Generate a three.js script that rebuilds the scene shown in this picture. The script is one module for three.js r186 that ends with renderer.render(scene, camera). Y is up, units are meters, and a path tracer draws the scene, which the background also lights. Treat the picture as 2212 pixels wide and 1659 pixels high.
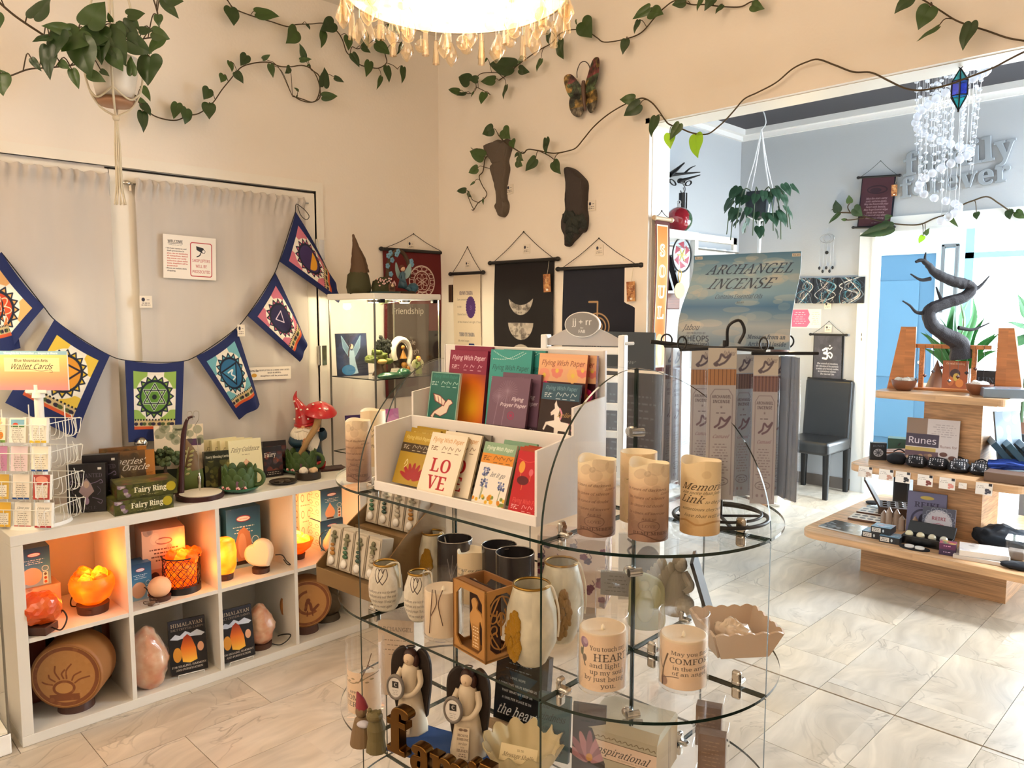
import*as THREE from 'three';
import{RoundedBoxGeometry}from 'three/addons/geometries/RoundedBoxGeometry.js';
import{mergeGeometries,toCreasedNormals}from 'three/addons/utils/BufferGeometryUtils.js';
import{ImprovedNoise}from 'three/addons/math/ImprovedNoise.js';
import{MarchingCubes}from 'three/addons/objects/MarchingCubes.js';
import{RectAreaLightUniformsLib}from 'three/addons/lights/RectAreaLightUniformsLib.js';

// ---------- camera, sky, exposure ----------
RectAreaLightUniformsLib.init();
const scene=new THREE.Scene();
const camera=new THREE.PerspectiveCamera(53.04,2212 / 1659,0.05,60);
camera.position.set(0,1.55,0);
camera.lookAt(-0.7071,1.55 -0.09537,-0.7071);
const renderer=new THREE.WebGLRenderer({antialias:true});
renderer.toneMapping=THREE.LinearToneMapping;
renderer.toneMappingExposure=1.38;
renderer.shadowMap.enabled=true;
scene.background=new THREE.Color(0.82,0.93,1.0); // bright overcast daylight outside the shop windows
scene.backgroundIntensity=15;

// ---------- small library ----------
let seed=7;
const rnd=(a=0,b=1)=>{seed=(seed*1664525 +1013904223) % 4294967296;return a +(b -a)*seed / 4294967296;};
const PI=Math.PI,v3=(p)=>new THREE.Vector3(...p);
const used={};
const numbered=(n)=>{used[n]=(used[n]?? -1) +1;return used[n]?n +'_' +String(used[n]).padStart(3,'0'):n;};
const tag=(o,label,category,group)=>{o.userData={label,category};if (group) o.userData.group=group;return o;};
function thing(name,label,category,pos=[0,0,0],turn=0,group){
const o=new THREE.Group();o.name=numbered(name);scene.add(o);
o.position.set(...pos);o.rotation.y=turn;
return tag(o,label,category,group);
}
function mesh(name,geo,mat,parent,pos,rot){
const g=Array.isArray(geo)?join(geo):geo;
const m=new THREE.Mesh(g,mat);m.name=name;m.castShadow=m.receiveShadow=true;
if (pos) m.position.set(...pos);
if (rot) m.rotation.set(...rot);
(parent??scene).add(m);
return m;
}
const lab=(m,label)=>{m.userData.label=label;return m;};
function solo(name,geo,mat,label,category,pos,rot,group){const m=mesh(numbered(name),geo,mat,scene,pos,rot);return tag(m,label,category,group);}
function struct(name,geo,mat,parent,pos){const m=mesh(name,geo,mat,parent,pos);if (!parent) m.userData.kind='structure';return m;}
function copy(src,pos,turn,label){
const c=src.clone();c.name=numbered(src.name.replace(/_\d{3}$/,''));c.position.set(...pos);c.rotation.y=turn??src.rotation.y;
c.userData={...src.userData};if (label) c.userData.label=label;scene.add(c);return c;
}
const join=(list)=>{const l=list.map((g)=>{const h=g.index?g.toNonIndexed():g;for (const k of Object.keys(h.attributes)) if (!['position','normal','uv'].includes(k)) h.deleteAttribute(k);return h;});return l.length>1?mergeGeometries(l):l[0];};
const mv=(g,p=[0,0,0],r)=>{if (r) g.applyMatrix4(new THREE.Matrix4().makeRotationFromEuler(new THREE.Euler(...r)));return g.translate(...p);};
const sc=(g,x,y,z)=>g.scale(x,y,z);
const bx=(w,h,d,p,r)=>mv(new THREE.BoxGeometry(w,h,d),p,r);
const rb=(w,h,d,rad,p,r,seg=2)=>mv(new RoundedBoxGeometry(w,h,d,seg,Math.min(rad,w / 2.01,h / 2.01,d / 2.01)),p,r);
const cy=(r0,r1,h,p,r,n=24,open=false)=>mv(new THREE.CylinderGeometry(r1,r0,h,n,1,open),p,r); // r0 below, r1 above
const sp=(r,p,sx=1,sy=1,sz=1,n=20)=>mv(new THREE.SphereGeometry(r,n,Math.ceil(n*0.6)).scale(sx,sy,sz),p);
const lathe=(pts,n=32)=>new THREE.LatheGeometry(pts.map((p)=>new THREE.Vector2(p[0],p[1])),n);
const curve=(pts)=>new THREE.CatmullRomCurve3(pts.map(v3),false,'centripetal');
const tube=(pts,r,n,k=6)=>new THREE.TubeGeometry(curve(pts),n??pts.length*5,r,k,false);
function taper(pts,radii,n,k=8){ // a tube whose radius follows the list
const g=new THREE.TubeGeometry(curve(pts),n??pts.length*6,1,k,false),c=g.parameters.path,N=g.parameters.tubularSegments,p=g.attributes.position;
for (let i=0;i<=N;i++){
const u=i / N,q=u*(radii.length -1),a=Math.floor(q),r=THREE.MathUtils.lerp(radii[a],radii[Math.min(a +1,radii.length -1)],q -a),m=c.getPointAt(u);
for (let j=0;j<=k;j++){const o=i*(k +1) +j;p.setXYZ(o,m.x +(p.getX(o) -m.x)*r,m.y +(p.getY(o) -m.y)*r,m.z +(p.getZ(o) -m.z)*r);}
}
g.computeVertexNormals();return g;
}
const ring=(R,r,p,rot,n=32,k=8)=>mv(new THREE.TorusGeometry(R,r,k,n),p,rot);
const poly=(pts)=>new THREE.Shape(pts.map((p)=>new THREE.Vector2(p[0],p[1])));
const ext=(shape,d,bev=0,n=12)=>new THREE.ExtrudeGeometry(shape,{depth:d,bevelEnabled:bev>0,bevelSize:bev,bevelThickness:bev,bevelSegments:2,curveSegments:n });
const smooth=(pts,n=60,closed=true)=>{const c=new THREE.CatmullRomCurve3(pts.map((p)=>new THREE.Vector3(p[0],p[1],0)),closed);return new THREE.Shape(c.getPoints(n).map((q)=>new THREE.Vector2(q.x,q.y)));};
const perlin=new ImprovedNoise();
const fbm=(x,y,z,o=4)=>{let s=0,a=0.5;for (let i=0;i<o;i++){s +=a*perlin.noise(x,y,z +i*7.3);x*=2.03;y*=2.03;z*=2.03;a*=0.5;}return s;};
function rough(g,amp,f,f2=0){ // lumpy stone, bark, clay
g=g.index?g:g;const p=g.attributes.position,n=g.attributes.normal;
for (let i=0;i<p.count;i++){const x=p.getX(i),y=p.getY(i),z=p.getZ(i),k=amp*fbm(x*f +11,y*f,z*f) +(f2?amp*0.35*fbm(x*f2,y*f2 +5,z*f2):0);p.setXYZ(i,x +n.getX(i)*k,y +n.getY(i)*k,z +n.getZ(i)*k);}
g.computeVertexNormals();return g;
}
const std=(c,r=0.6,o={})=>{const m=new THREE.MeshStandardMaterial({roughness:r,...o});m.color.set(c);return m;};
const phy=(c,r=0.4,o={})=>{const m=new THREE.MeshPhysicalMaterial({roughness:r,...o});m.color.set(c);return m;};
const glow=(c,e,k,r=0.6)=>std(c,r,{emissive:new THREE.Color(e),emissiveIntensity:k});
const metal=(c,r=0.25)=>std(c,r,{metalness:1});
function canvasTex(w,h,draw,srgb=true){
const c=document.createElement('canvas');c.width=w;c.height=h;const x=c.getContext('2d');draw(x,w,h);
const t=new THREE.CanvasTexture(c);if (srgb) t.colorSpace=THREE.SRGBColorSpace;t.wrapS=t.wrapT=THREE.RepeatWrapping;return t;
}
function noiseTex(w,h,f,srgb=true){ // f(u, v) returns [r, g, b] 0..255
const d=new Uint8Array(w*h*4);
for (let y=0;y<h;y++) for (let x=0;x<w;x++){const c=f(x / w,y / h),o=(y*w +x)*4;d[o]=c[0];d[o +1]=c[1];d[o +2]=c[2];d[o +3]=255;}
const t=new THREE.DataTexture(d,w,h);t.magFilter=THREE.LinearFilter;t.minFilter=THREE.LinearFilter;if (srgb) t.colorSpace=THREE.SRGBColorSpace;t.wrapS=t.wrapT=THREE.RepeatWrapping;t.needsUpdate=true;return t;
}
// printed surfaces share a few large sheets: art() draws one print and returns where it lies
const sheets=[];const SH=2048;
function art(w,h,draw,edge='#ddd'){
let s=sheets[sheets.length -1];
const fit=()=>{if (s.x +w +14>SH){s.x=2;s.y +=s.row +4;s.row=0;}return s.y +h +4<=SH;};
if (!s||!fit()){const c=document.createElement('canvas');c.width=c.height=SH;s={c,g:c.getContext('2d'),x:2,y:2,row:0,mats:{}};s.t=new THREE.CanvasTexture(c);s.t.colorSpace=THREE.SRGBColorSpace;sheets.push(s);}
const x=s.x,y=s.y;s.x +=w +14;s.row=Math.max(s.row,h);
s.g.fillStyle=edge;s.g.fillRect(x -1,y -1,w +12,h +2);
s.g.save();s.g.beginPath();s.g.rect(x,y,w,h);s.g.clip();s.g.translate(x,y);draw(s.g,w,h);s.g.restore();
return {s,u0:x / SH,u1:(x +w) / SH,v0:1 -(y +h) / SH,v1:1 -y / SH,ue:(x +w +6) / SH,ve:1 -(y +h / 2) / SH,w,h};
}
function paper(a,r=0.55,coat=0){const k=r +'/' +coat;return a.s.mats[k]??=coat?phy('#fff',r,{map:a.s.t,clearcoat:coat,clearcoatRoughness:0.12}):std('#fff',r,{map:a.s.t,side:THREE.DoubleSide});}
function uvTo(g,a,from=0,n=1e9){const u=g.attributes.uv;for (let i=from;i<Math.min(u.count,from +n);i++) u.setXY(i,a.u0 +(a.u1 -a.u0)*u.getX(i),a.v0 +(a.v1 -a.v0)*u.getY(i));return g;}
function uvEdge(g,a,from,n){const u=g.attributes.uv;for (let i=from;i<from +n;i++) u.setXY(i,a.ue,a.ve);return g;}
const card=(a,w,h,p,r,sx=1,sy=1)=>mv(uvTo(new THREE.PlaneGeometry(w,h,sx,sy),a),p,r);
function pbox(a,w,h,d,p,r,side,top){ // a box: print a in front (+z), optional prints on the right (+x) and top
const g=new THREE.BoxGeometry(w,h,d);
for (const [k,pr] of [[0,side],[1,side],[2,top],[3,null],[4,a],[5,null]]) pr?uvTo(g,pr,k*4,4):uvEdge(g,a,k*4,4);
return mv(g,p,r);
}
// lettering for prints
function tx(g,s,x,y,size,color,font='sans-serif',align='center',style='',max){g.fillStyle=color;g.textAlign=align;g.textBaseline='middle';g.font=`${style} ${size}px ${font}`;max?g.fillText(s,x,y,max):g.fillText(s,x,y);}
function script(g,s,x,y,size,color,max,font='serif'){g.save();g.translate(x,y);g.transform(1,0,-0.28,1,0,0);tx(g,s,0,0,size,color,font,'center','italic',max);g.restore();}
function lines(g,x,y,w,n,step,color,h=2,align=0.5){g.fillStyle=color;for (let i=0;i<n;i++){let k=x -w*align,end=k +w*(0.6 +0.4*((i*7 +n) % 5) / 4);const off=align===0.5?(w -(end -k)) / 2:0;k +=off;end +=off;while (k<end){const l=3 +((k*13 +i*7) % 9);g.fillRect(k,y +i*step,Math.min(l,end -k),h);k +=l +3;}}}
function fill(g,c,w,h){g.fillStyle=c;g.fillRect(0,0,w,h);}
function grad(g,w,h,stops){const q=g.createLinearGradient(0,0,0,h);stops.forEach(([k,c])=>q.addColorStop(k,c));g.fillStyle=q;g.fillRect(0,0,w,h);}
function disc(g,x,y,rx,ry,c,line,lw=2){g.beginPath();g.ellipse(x,y,rx,ry,0,0,2*PI);if (c){g.fillStyle=c;g.fill();}if (line){g.strokeStyle=line;g.lineWidth=lw;g.stroke();}}
function stroke(g,pts,c,lw,close=false,fillc){g.beginPath();pts.forEach((p,i)=>(i?g.lineTo(...p):g.moveTo(...p)));if (close) g.closePath();if (fillc){g.fillStyle=fillc;g.fill();}if (c){g.strokeStyle=c;g.lineWidth=lw;g.lineCap='round';g.lineJoin='round';g.stroke();}}
function wave(g,pts,c,lw){const q=new THREE.CatmullRomCurve3(pts.map((p)=>new THREE.Vector3(p[0],p[1],0))).getPoints(pts.length*8);stroke(g,q.map((p)=>[p.x,p.y]),c,lw);}
function blotch(g,w,h,n,cols,r0,r1,a=0.5,sq=1){g.globalAlpha=a;for (let i=0;i<n;i++){g.fillStyle=cols[i % cols.length];g.beginPath();const r=rnd(r0,r1);g.ellipse(rnd(0,w),rnd(0,h),r,r*sq,rnd(-0.5,0.5),0,2*PI);g.fill();}g.globalAlpha=1;}
// common materials
const M={
white:std('#f1ede4',0.45),lacquer:std('#dcd6ca',0.35),trim:std('#efe9dd',0.4),black:std('#15161a',0.45),blackGloss:std('#0d0e12',0.22),steel:metal('#c9c6bf',0.18),wire:std('#e9e6df',0.35),gold:metal('#c79a3c',0.35),
walnut:std('#4a2a1c',0.5),glass:phy('#ffffff',0.0,{transmission:1,thickness:0,ior:1.45,specularIntensity:0.55}),edge:std('#12261f',0.12),cordDark:std('#241d18',0.7),cordBlack:std('#111',0.6),cotton:std('#d9cfb8',0.9),card:std('#8d6f47',0.8),clear:phy('#ffffff',0.06,{transmission:1,thickness:0,ior:1.45}),
};

// ---------- lamps that carry the rooms (their fittings are built below) ----------
const WARM=new THREE.Color(1.0,0.8,0.62);
function lamp(parent,p,k,c=WARM,size=3){const l=new THREE.PointLight(c,k);l.position.set(...p);l.castShadow=true;l.shadow.radius=size;parent.add(l);return l;}
function panelLamp(parent,p,w,h,k,c=WARM){const l=new THREE.RectAreaLight(c,k,w,h);l.position.set(...p);l.lookAt(p[0],p[1] -1,p[2] +0.0001);parent.add(l);return l;}

// ---------- room shell ----------
const plasterBump=noiseTex(256,256,(u,v)=>{const n=128 +90*fbm(u*40,v*40,1,3);return [n,n,n];},false);plasterBump.repeat.set(2,2);
const wallPaint=std('#efe6da',0.7,{bumpMap:plasterBump,bumpScale:0.0012});
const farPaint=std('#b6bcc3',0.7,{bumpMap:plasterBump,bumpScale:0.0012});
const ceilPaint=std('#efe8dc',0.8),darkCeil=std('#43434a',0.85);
const W=(g)=>{const u=g.attributes.uv,p=g.attributes.position,n=g.attributes.normal;for (let i=0;i<u.count;i++){const ax=Math.abs(n.getX(i))>0.7?0:Math.abs(n.getY(i))>0.7?1:2;u.setXY(i,ax===0?p.getZ(i):p.getX(i),ax===1?p.getZ(i):p.getY(i));}return g;};
const span=(x0,x1,y0,y1,z0,z1)=>W(bx(x1 -x0,y1 -y0,z1 -z0,[(x0 +x1) / 2,(y0 +y1) / 2,(z0 +z1) / 2]));
struct('wall_left',[span(-3.67,-3.52,0,3.1,-2.92,2.4)],wallPaint);
struct('wall_back',[span(-3.68,-2.05,0,3.1,-3.05,-2.92),span(-2.05,0.5,2.385,3.1,-3.05,-2.92),span(0.5,1.75,0,3.1,-3.05,-2.92)],wallPaint);
struct('wall_right',[span(1.6,1.75,0,3.1,-2.92,2.4)],wallPaint);
struct('wall_front',[span(-3.67,1.75,0,3.1,2.4,2.55)],wallPaint);
struct('ceiling',[span(-3.67,1.75,3.1,3.2,-3.0,2.55)],ceilPaint);
// far room
struct('wall_far_left',[span(-3.83,-3.68,0,3.24,-6.8,-3.05)],farPaint);
struct('wall_far',[span(-3.83,-2.445,0,3.24,-6.82,-6.7),span(-2.445,0.6,2.2,3.24,-6.82,-6.7),span(0.6,1.4,0,3.24,-6.82,-6.7)],farPaint);
struct('wall_far_right',[span(1.3,1.42,0,0.3,-6.7,-3.05),span(1.3,1.42,2.75,3.24,-6.7,-3.05),span(1.3,1.42,0.3,2.75,-5.5,-3.05),span(1.3,1.42,0.3,2.75,-6.7,-6.5)],farPaint);
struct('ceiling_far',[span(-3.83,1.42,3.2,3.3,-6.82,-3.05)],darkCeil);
struct('trim_9',[span(-3.68,1.3,3.15,3.2,-6.7,-6.62),span(-3.68,-3.6,3.15,3.2,-6.62,-3.05),span(-3.68,1.3,3.11,3.15,-6.7,-6.67),span(-3.68,-3.65,3.11,3.15,-6.67,-3.05)],std('#e6e7e8',0.5));
struct('window_4',[span(1.32,1.4,0.3,0.36,-6.5,-5.5),span(1.32,1.4,2.69,2.75,-6.5,-5.5),span(1.32,1.4,0.36,2.69,-5.56,-5.5),span(1.32,1.4,0.36,2.69,-6.5,-6.44)],M.trim);
// entry beyond the far doorway
const bluePaint=std('#567a92',0.5),entryWhite=std('#dfeaf0',0.5);
struct('wall_entry_left',[span(-3.6,-3.5,0,2.9,-8.9,-6.82)],entryWhite);
struct('ceiling_entry',[span(-3.6,1.4,2.8,2.9,-9.0,-6.82)],entryWhite);
struct('wall_entry_right',[span(1.3,1.42,0,2.8,-9.0,-6.82)],entryWhite);
struct('wall_entry',[span(-3.6,-2.62,2.15,2.8,-9,-8.9),span(-3.6,-3.52,0,2.15,-9,-8.9),span(-2.62,1.3,0,0.25,-9,-8.9),span(-2.62,1.3,2.5,2.8,-9,-8.9),span(-2.62,-2.35,0.25,2.5,-9,-8.9)],entryWhite);
struct('window_5',[span(-2.35,-2.27,0.25,2.5,-8.98,-8.9),span(-1.62,-1.54,0.25,2.5,-8.98,-8.9),span(-0.6,-0.52,0.25,2.5,-8.98,-8.9),span(-2.35,1.3,2.08,2.14,-8.98,-8.9)],std('#8fb3c4',0.4));
{
const d=struct('door_3',[span(-3.52,-2.62,0.01,2.15,-8.97,-8.92)],bluePaint);
mesh('door_panel',[rb(0.6,1.05,0.02,0.008,[-3.07,1.35,-8.915]),rb(0.6,0.5,0.02,0.008,[-3.07,0.4,-8.915])],std('#5d8299',0.45),d);
mesh('door_knob',sp(0.03,[-2.72,1.0,-8.88]),M.steel,d);
}
for (const [x,z,l] of [[0.62,-6.05,'flat white ceiling panel lamp at the back right of the far room']]){const t=thing('panel_lamp',l,'lamp',[x,3.19,z]);mesh('diffuser',rb(0.56,0.014,0.86,0.004,[0,-0.004,0]),glow('#ffffff','#f4f8ff',4),t);mesh('frame',[bx(0.6,0.02,0.02,[0,0,0.44]),bx(0.6,0.02,0.02,[0,0,-0.44]),bx(0.02,0.02,0.9,[0.29,0,0]),bx(0.02,0.02,0.9,[-0.29,0,0])],M.white,t);panelLamp(t,[0,-0.02,0],0.54,0.84,135,new THREE.Color(0.87,0.95,1));}
// floor of stone-look tiles with open joints
const tileTex=noiseTex(1024,1024,(u,v)=>{
const wv=fbm(u*3 +3,v*3,2.2,3),cl=fbm(u*6 +wv,v*4,9.4,5),streak=fbm(u*34 +wv*5,v*6 +wv*2,5.1,4),warm=fbm(u*4,v*3,21.3,3);
const crack=Math.max(0,1 -Math.abs(fbm(u*13 +wv*4,v*5 +wv*2,14.2,5))*30)*Math.max(0,fbm(u*5,v*5,31.7,2) +0.12);
const b=204 +34*cl +34*streak -95*crack;
return [b +5 +14*warm,b -1 +3*warm,b -9 -14*warm].map((q)=>Math.max(0,Math.min(255,q)));
});
{
const fl=struct('floor',[span(-3.83,1.75,-0.12,-0.012,-9.0,2.55)],std('#4d453a',0.9));
const tileMat=std('#e9e2d6',0.36,{map:tileTex});
const z0={'-3': -0.99,'-2': -1.32,'-1': -1.15};
const offs=[-3.19,-3.73,-3.34,-3.62,-3.97,-3.45,-1.05,-0.787,-1.2];
const X0= -0.66,PW=0.2975,L=0.604;let n=0;
for (let k= -8;k<11;k++){
const xr=X0 -k*PW,xl=xr -PW;if (xl>1.55||xr< -3.7) continue;
const off=offs[((k % 9) +9) % 9];
const runs=[[-8.9,-3.045],[-3.037,-0.05 +2.4]];
for (const [a,b] of runs) for (let i=Math.floor((a -off) / L);off +i*L<b;i++){
const za=Math.max(a,off +i*L),zb=Math.min(b,off +(i +1)*L);if (zb -za<0.02) continue;
if ((xr>0.3&&za> -2.9)||za>0.7||(xr>0.4&&za< -6.5)||n>298) continue;
const gap=0.0012,w=PW -2*gap,d=zb -za -2*gap;
const g=new THREE.BoxGeometry(w,0.012,d);const u=g.attributes.uv,p=g.attributes.position,du=rnd(),dv=rnd();
for (let j=0;j<u.count;j++) u.setXY(j,du +p.getX(j) / 1.6,dv +p.getZ(j) / 1.6);
mesh('tile',g,tileMat,fl,[(xl +xr) / 2,-0.006 +rnd(-0.0006,0),(za +zb) / 2]);n++;
}
}
}
// casings
struct('trim_1',[span(-2.17,-2.05,0,2.46,-2.92,-2.906),span(-2.05,0.62,2.385,2.46,-2.92,-2.906),span(-2.062,-2.04,0,2.397,-2.925,-2.9),span(-2.062,0.5,2.375,2.397,-2.925,-2.9)],std('#efe6da',0.5));
struct('trim_2',[span(-2.05,-2.038,0,2.385,-3.06,-2.925),span(-2.05,0.5,2.373,2.385,-3.06,-2.925)],M.trim);
struct('trim_3',[span(-2.56,-2.445,0,2.2,-6.7,-6.685),span(-2.445,0.6,2.2,2.31,-6.7,-6.685),span(-2.457,-2.433,0,2.2,-6.83,-6.68),span(-2.445,0.6,2.188,2.2,-6.83,-6.68)],std('#e9eef0',0.4));
struct('baseboard_far',[span(-3.68,-2.56,0,0.1,-6.7,-6.69)],std('#6d655f',0.6));
struct('baseboard_back',[span(-3.52,-2.17,0,0.1,-2.92,-2.91)],std('#6d655f',0.6));
// double door with curtains on the left wall
struct('trim_4',[span(-3.52,-3.503,0,2.195,-2.142,-2.1),span(-3.52,-3.503,2.15,2.195,-2.1,-0.1),span(-3.52,-3.497,0,2.162,-2.112,-2.1),span(-3.52,-3.497,2.15,2.162,-2.1,-0.1)],M.trim);
{
const d1=struct('door_1',[span(-3.52,-3.508,0,2.137,-2.094,-1.13)],M.trim);
for (const y of [1.86,1.32,0.3]) mesh('hinge',[cy(0.008,0.008,0.1,[-3.5,y,-2.097],null,10),bx(0.004,0.1,0.05,[-3.5,y,-2.115])],M.steel,d1);
mesh('door_knob',[cy(0.012,0.012,0.04,[-3.48,0.98,-1.19],[0,0,PI / 2]),sp(0.028,[-3.455,0.98,-1.19])],M.steel,d1);
mesh('gap_shade',[bx(0.004,0.006,0.99,[-3.513,2.1435,-1.61]),bx(0.004,2.14,0.0018,[-3.515,1.07,-2.097]),bx(0.004,2.14,0.0015,[-3.515,1.07,-1.128])],std('#1b1510',0.9),d1);  // added near-black strips stand in for the shade in the door gaps
struct('door_2',[span(-3.52,-3.508,0,2.137,-1.126,-0.16)],M.trim);
}

function curtain(label,x,z0,z1,top,bottom,seedv){
const nz=120,ny=90,g=new THREE.PlaneGeometry(1,1,nz,ny),p=g.attributes.position,w=z1 -z0,h=top -bottom;
for (let i=0;i<p.count;i++){
const u=p.getX(i) +0.5,v=p.getY(i) +0.5,y=bottom +v*h,dz=top -y;
const folds=0.004*Math.sin(u*34 +seedv +2*fbm(u*5,v*2,seedv)) +0.007*fbm(u*9,v*1.6,seedv,3);
const ruff=Math.max(0,1 -dz / 0.1)*0.011*Math.sin(u*130 +5*fbm(u*20,1,seedv));
const rod=0.017*Math.exp(-(((dz -0.022) / 0.014)**2)),seam= -0.013*Math.exp(-(((dz -0.085 -0.004*fbm(u*14,2,seedv)) / 0.005)**2));
const edge=dz<0.002?0.006*fbm(u*60,3,seedv):0;
p.setXYZ(i,x +folds +ruff +rod +seam,y +edge +(dz<0.004?0.004*Math.sin(u*90):0),z1 -u*w);
}
g.computeVertexNormals();
const t=thing('curtain',label,'curtain');
const weave=std('#c9c2bb',0.9,{side:THREE.DoubleSide});
mesh('fabric',g,weave,t);
return t;
}
{
const c1=curtain('plain grey rod-pocket curtain on the door leaf carrying the welcome notice',-3.488,-2.03,-1.222,2.108,0.3,1.3);
mesh('rod',[cy(0.005,0.005,0.86,[-3.492,2.085,-1.62],[PI / 2,0,0]),sp(0.011,[-3.482,2.085,-1.19],1,1,1.7),bx(0.01,0.03,0.01,[-3.495,2.07,-1.205])],M.steel,c1);
const c2=curtain('plain grey curtain on the leftmost door leaf behind the yellow and orange flags',-3.488,-1.124,-0.2,2.116,0.3,4.1);
mesh('rod',cy(0.005,0.005,0.92,[-3.492,2.093,-0.66],[PI / 2,0,0]),M.steel,c2);
}

// ---------- crystal chandelier over the shop floor ----------
{
const t=thing('chandelier','round crystal chandelier glowing warm white under the ceiling','chandelier',[-1.74,2.454,-1.513]);
const frame=metal('#e7ded0',0.15),cry=phy('#fff6e6',0.02,{transmission:1,thickness:0,ior:1.6});
mesh('frame',[ring(0.325,0.005,[0,0.004,0],[PI / 2,0,0],60),ring(0.325,0.01,[0,0.22,0],[PI / 2,0,0],60)],frame,t);
mesh('canopy',[cy(0.07,0.09,0.05,[0,0.575,0]),cy(0.012,0.012,0.36,[0,0.4,0])],frame,t);
mesh('diffuser',[cy(0.318,0.318,0.21,[0,0.105,0],null,60,true),mv(new THREE.CircleGeometry(0.318,60),[0,0,0],[PI / 2,0,0])],glow('#fff3dc','#ffdca8',2),t);
const drop=lathe([[0,0],[0.008,-0.006],[0.02,-0.034],[0.023,-0.05],[0.012,-0.068],[0.003,-0.078],[0,-0.08]],8),bead=new THREE.SphereGeometry(0.022,14,10),bar=cy(0.012,0.007,0.075,[0,-0.04,0],null,8);
const strand=[sp(0.006,[0,-0.004,0],1,1,1,8),sp(0.006,[0,-0.017,0],1,1,1,8)];
for (const [R,n,dy] of [[0.318,40,0.0],[0.25,26,-0.004],[0.16,14,-0.006]]) for (let i=0;i<n;i++){
const a=i / n*2*PI +R*9,k=i % 3,l=rnd(0,0.022);
const m=mesh('crystal',k===0?drop:k===1?bead:bar,cry,t,[R*Math.cos(a),dy -0.012 -l -(k===1?0.018:0),R*Math.sin(a)]);
m.castShadow=false;
if (l>0.008) mesh('wire',cy(0.0012,0.0012,l +0.012,[0,(l +0.012) / 2,0],null,5),frame,m);
}
lamp(t,[0,-0.05,0],0.5,WARM,9);
const cor=thing('ceiling_lamp','flush round ceiling lamp behind the camera','lamp',[0.3,3.08,1.6]);
mesh('shade',lathe([[0,-0.07],[0.12,-0.062],[0.17,-0.03],[0.18,0]],40),glow('#fff2da','#ffd9a0',2.5),cor);mesh('rim',ring(0.18,0.012,[0,0,0],[PI / 2,0,0],40),M.steel,cor);
lamp(cor,[0,-0.14,0],2.1,WARM,8);
copy(cor,[-2.3,3.08,0.6],0,'second flush round ceiling lamp left of the camera');copy(cor,[-1.2,3.08,1.9],0,'third flush round ceiling lamp far behind the camera');
}

// ---------- white cube shelving and what it holds ----------
{
const t=thing('cube_shelf','long low white cube shelving unit with eight open cubbies along the curtained door','shelf',[-3.267,0,-1.345],PI / 2);
const W2=0.735,D=0.39;
mesh('top',rb(1.47,0.038,D,0.002,[0,0.751,0]),M.lacquer,t);mesh('bottom',rb(1.47,0.038,D,0.002,[0,0.019,0]),M.lacquer,t);
for (const s of [-1,1]) mesh('side',rb(0.038,0.694,D,0.002,[s*(W2 -0.019),0.385,0]),M.lacquer,t);
for (const x of [-0.352,0,0.352]) mesh('divider',bx(0.016,0.694,D -0.004,[x,0.385,0]),M.lacquer,t);
for (let i=0;i<4;i++) mesh('shelf',bx(0.335,0.016,D -0.006,[-0.528 +i*0.352,0.381,0]),M.lacquer,t);
}
const boxBlue=(pic)=>art(130,190,(g,w,h)=>{
grad(g,w,h,[[0,'#173a5c'],[0.45,'#3f7ea6'],[1,'#9fc4dc']]);disc(g,w / 2,34,26,9,'#efe7ea','#8d2f4a',3);tx(g,'PATHWAY',w / 2,34,8,'#8d2f4a');
lines(g,w / 2,58,90,3,9,'#e6eef4',3);pic(g,w,h);
disc(g,w -22,h -82,13,13,null,'#fff',2);fill(g,'rgba(255,255,255,0)',1,1);g.fillStyle='#f4f1ee';g.fillRect(w -32,h -64,20,58);['#555','#9b4a2c','#d1603a'].forEach((c,i)=>disc(g,w -22,h -54 +i*19,6,7,c));
},'#2c5f88');
const picBall=boxBlue((g,w,h)=>disc(g,52,h -52,42,42,'#eab28f')),picDrop=boxBlue((g,w,h)=>{g.fillStyle='#f0b48a';g.beginPath();g.moveTo(54,h -110);g.bezierCurveTo(62,h -80,92,h -60,80,h -28);g.bezierCurveTo(70,h -8,38,h -8,28,h -28);g.bezierCurveTo(18,h -60,46,h -80,54,h -110);g.fill();g.fillStyle='#4a2a1c';g.fillRect(34,h -16,40,10);}),
picRock=boxBlue((g,w,h)=>{stroke(g,[[40,h -20],[28,h -70],[46,h -118],[66,h -130],[88,h -110],[96,h -62],[86,h -20]],null,0,true,'#c98a66');blotch(g,w,1,1,['#c98a66'],1,2);disc(g,58,h -70,16,40,'#dba787');g.fillStyle='#2b1a14';g.fillRect(34,h -22,60,12);});
const boxPeach=art(150,190,(g,w,h)=>{fill(g,'#e7b795',w,h);disc(g,w / 2,36,28,9,null,'#9a4c3f',3);lines(g,w / 2,58,100,4,11,'#6c3b2c',4);g.fillStyle='#cf8e67';g.fillRect(0,h*0.62,w,h*0.38);disc(g,40,h*0.75,16,16,'#4a2c22');blotch(g,w,h*0.3,6,['#f5cfa6','#86736d'],6,18,0.5);},'#caa184');
const sideCard=art(70,140,(g,w,h)=>{fill(g,'#f2e6d4',w,h);for (let i=0;i<6;i++) disc(g,18 +(i % 2)*34,24 +(i>>1)*38,8,8,null,'#8d7b66',2);lines(g,w / 2,40,60,3,38,'#9a8a76',2);},'#e8dac5');
const lampBox=(a,label,p,turn,w,h,d,side)=>solo('lamp_box',pbox(a,w,h,d,[0,h / 2,0],null,side),paper(a,0.4),label,'box',p,[0,turn,0]);
lampBox(boxPeach,'peach salt lamp box under the blue one in the top left cubby',[-3.33,0.389,-0.745],PI / 2,0.125,0.115,0.11);
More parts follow.
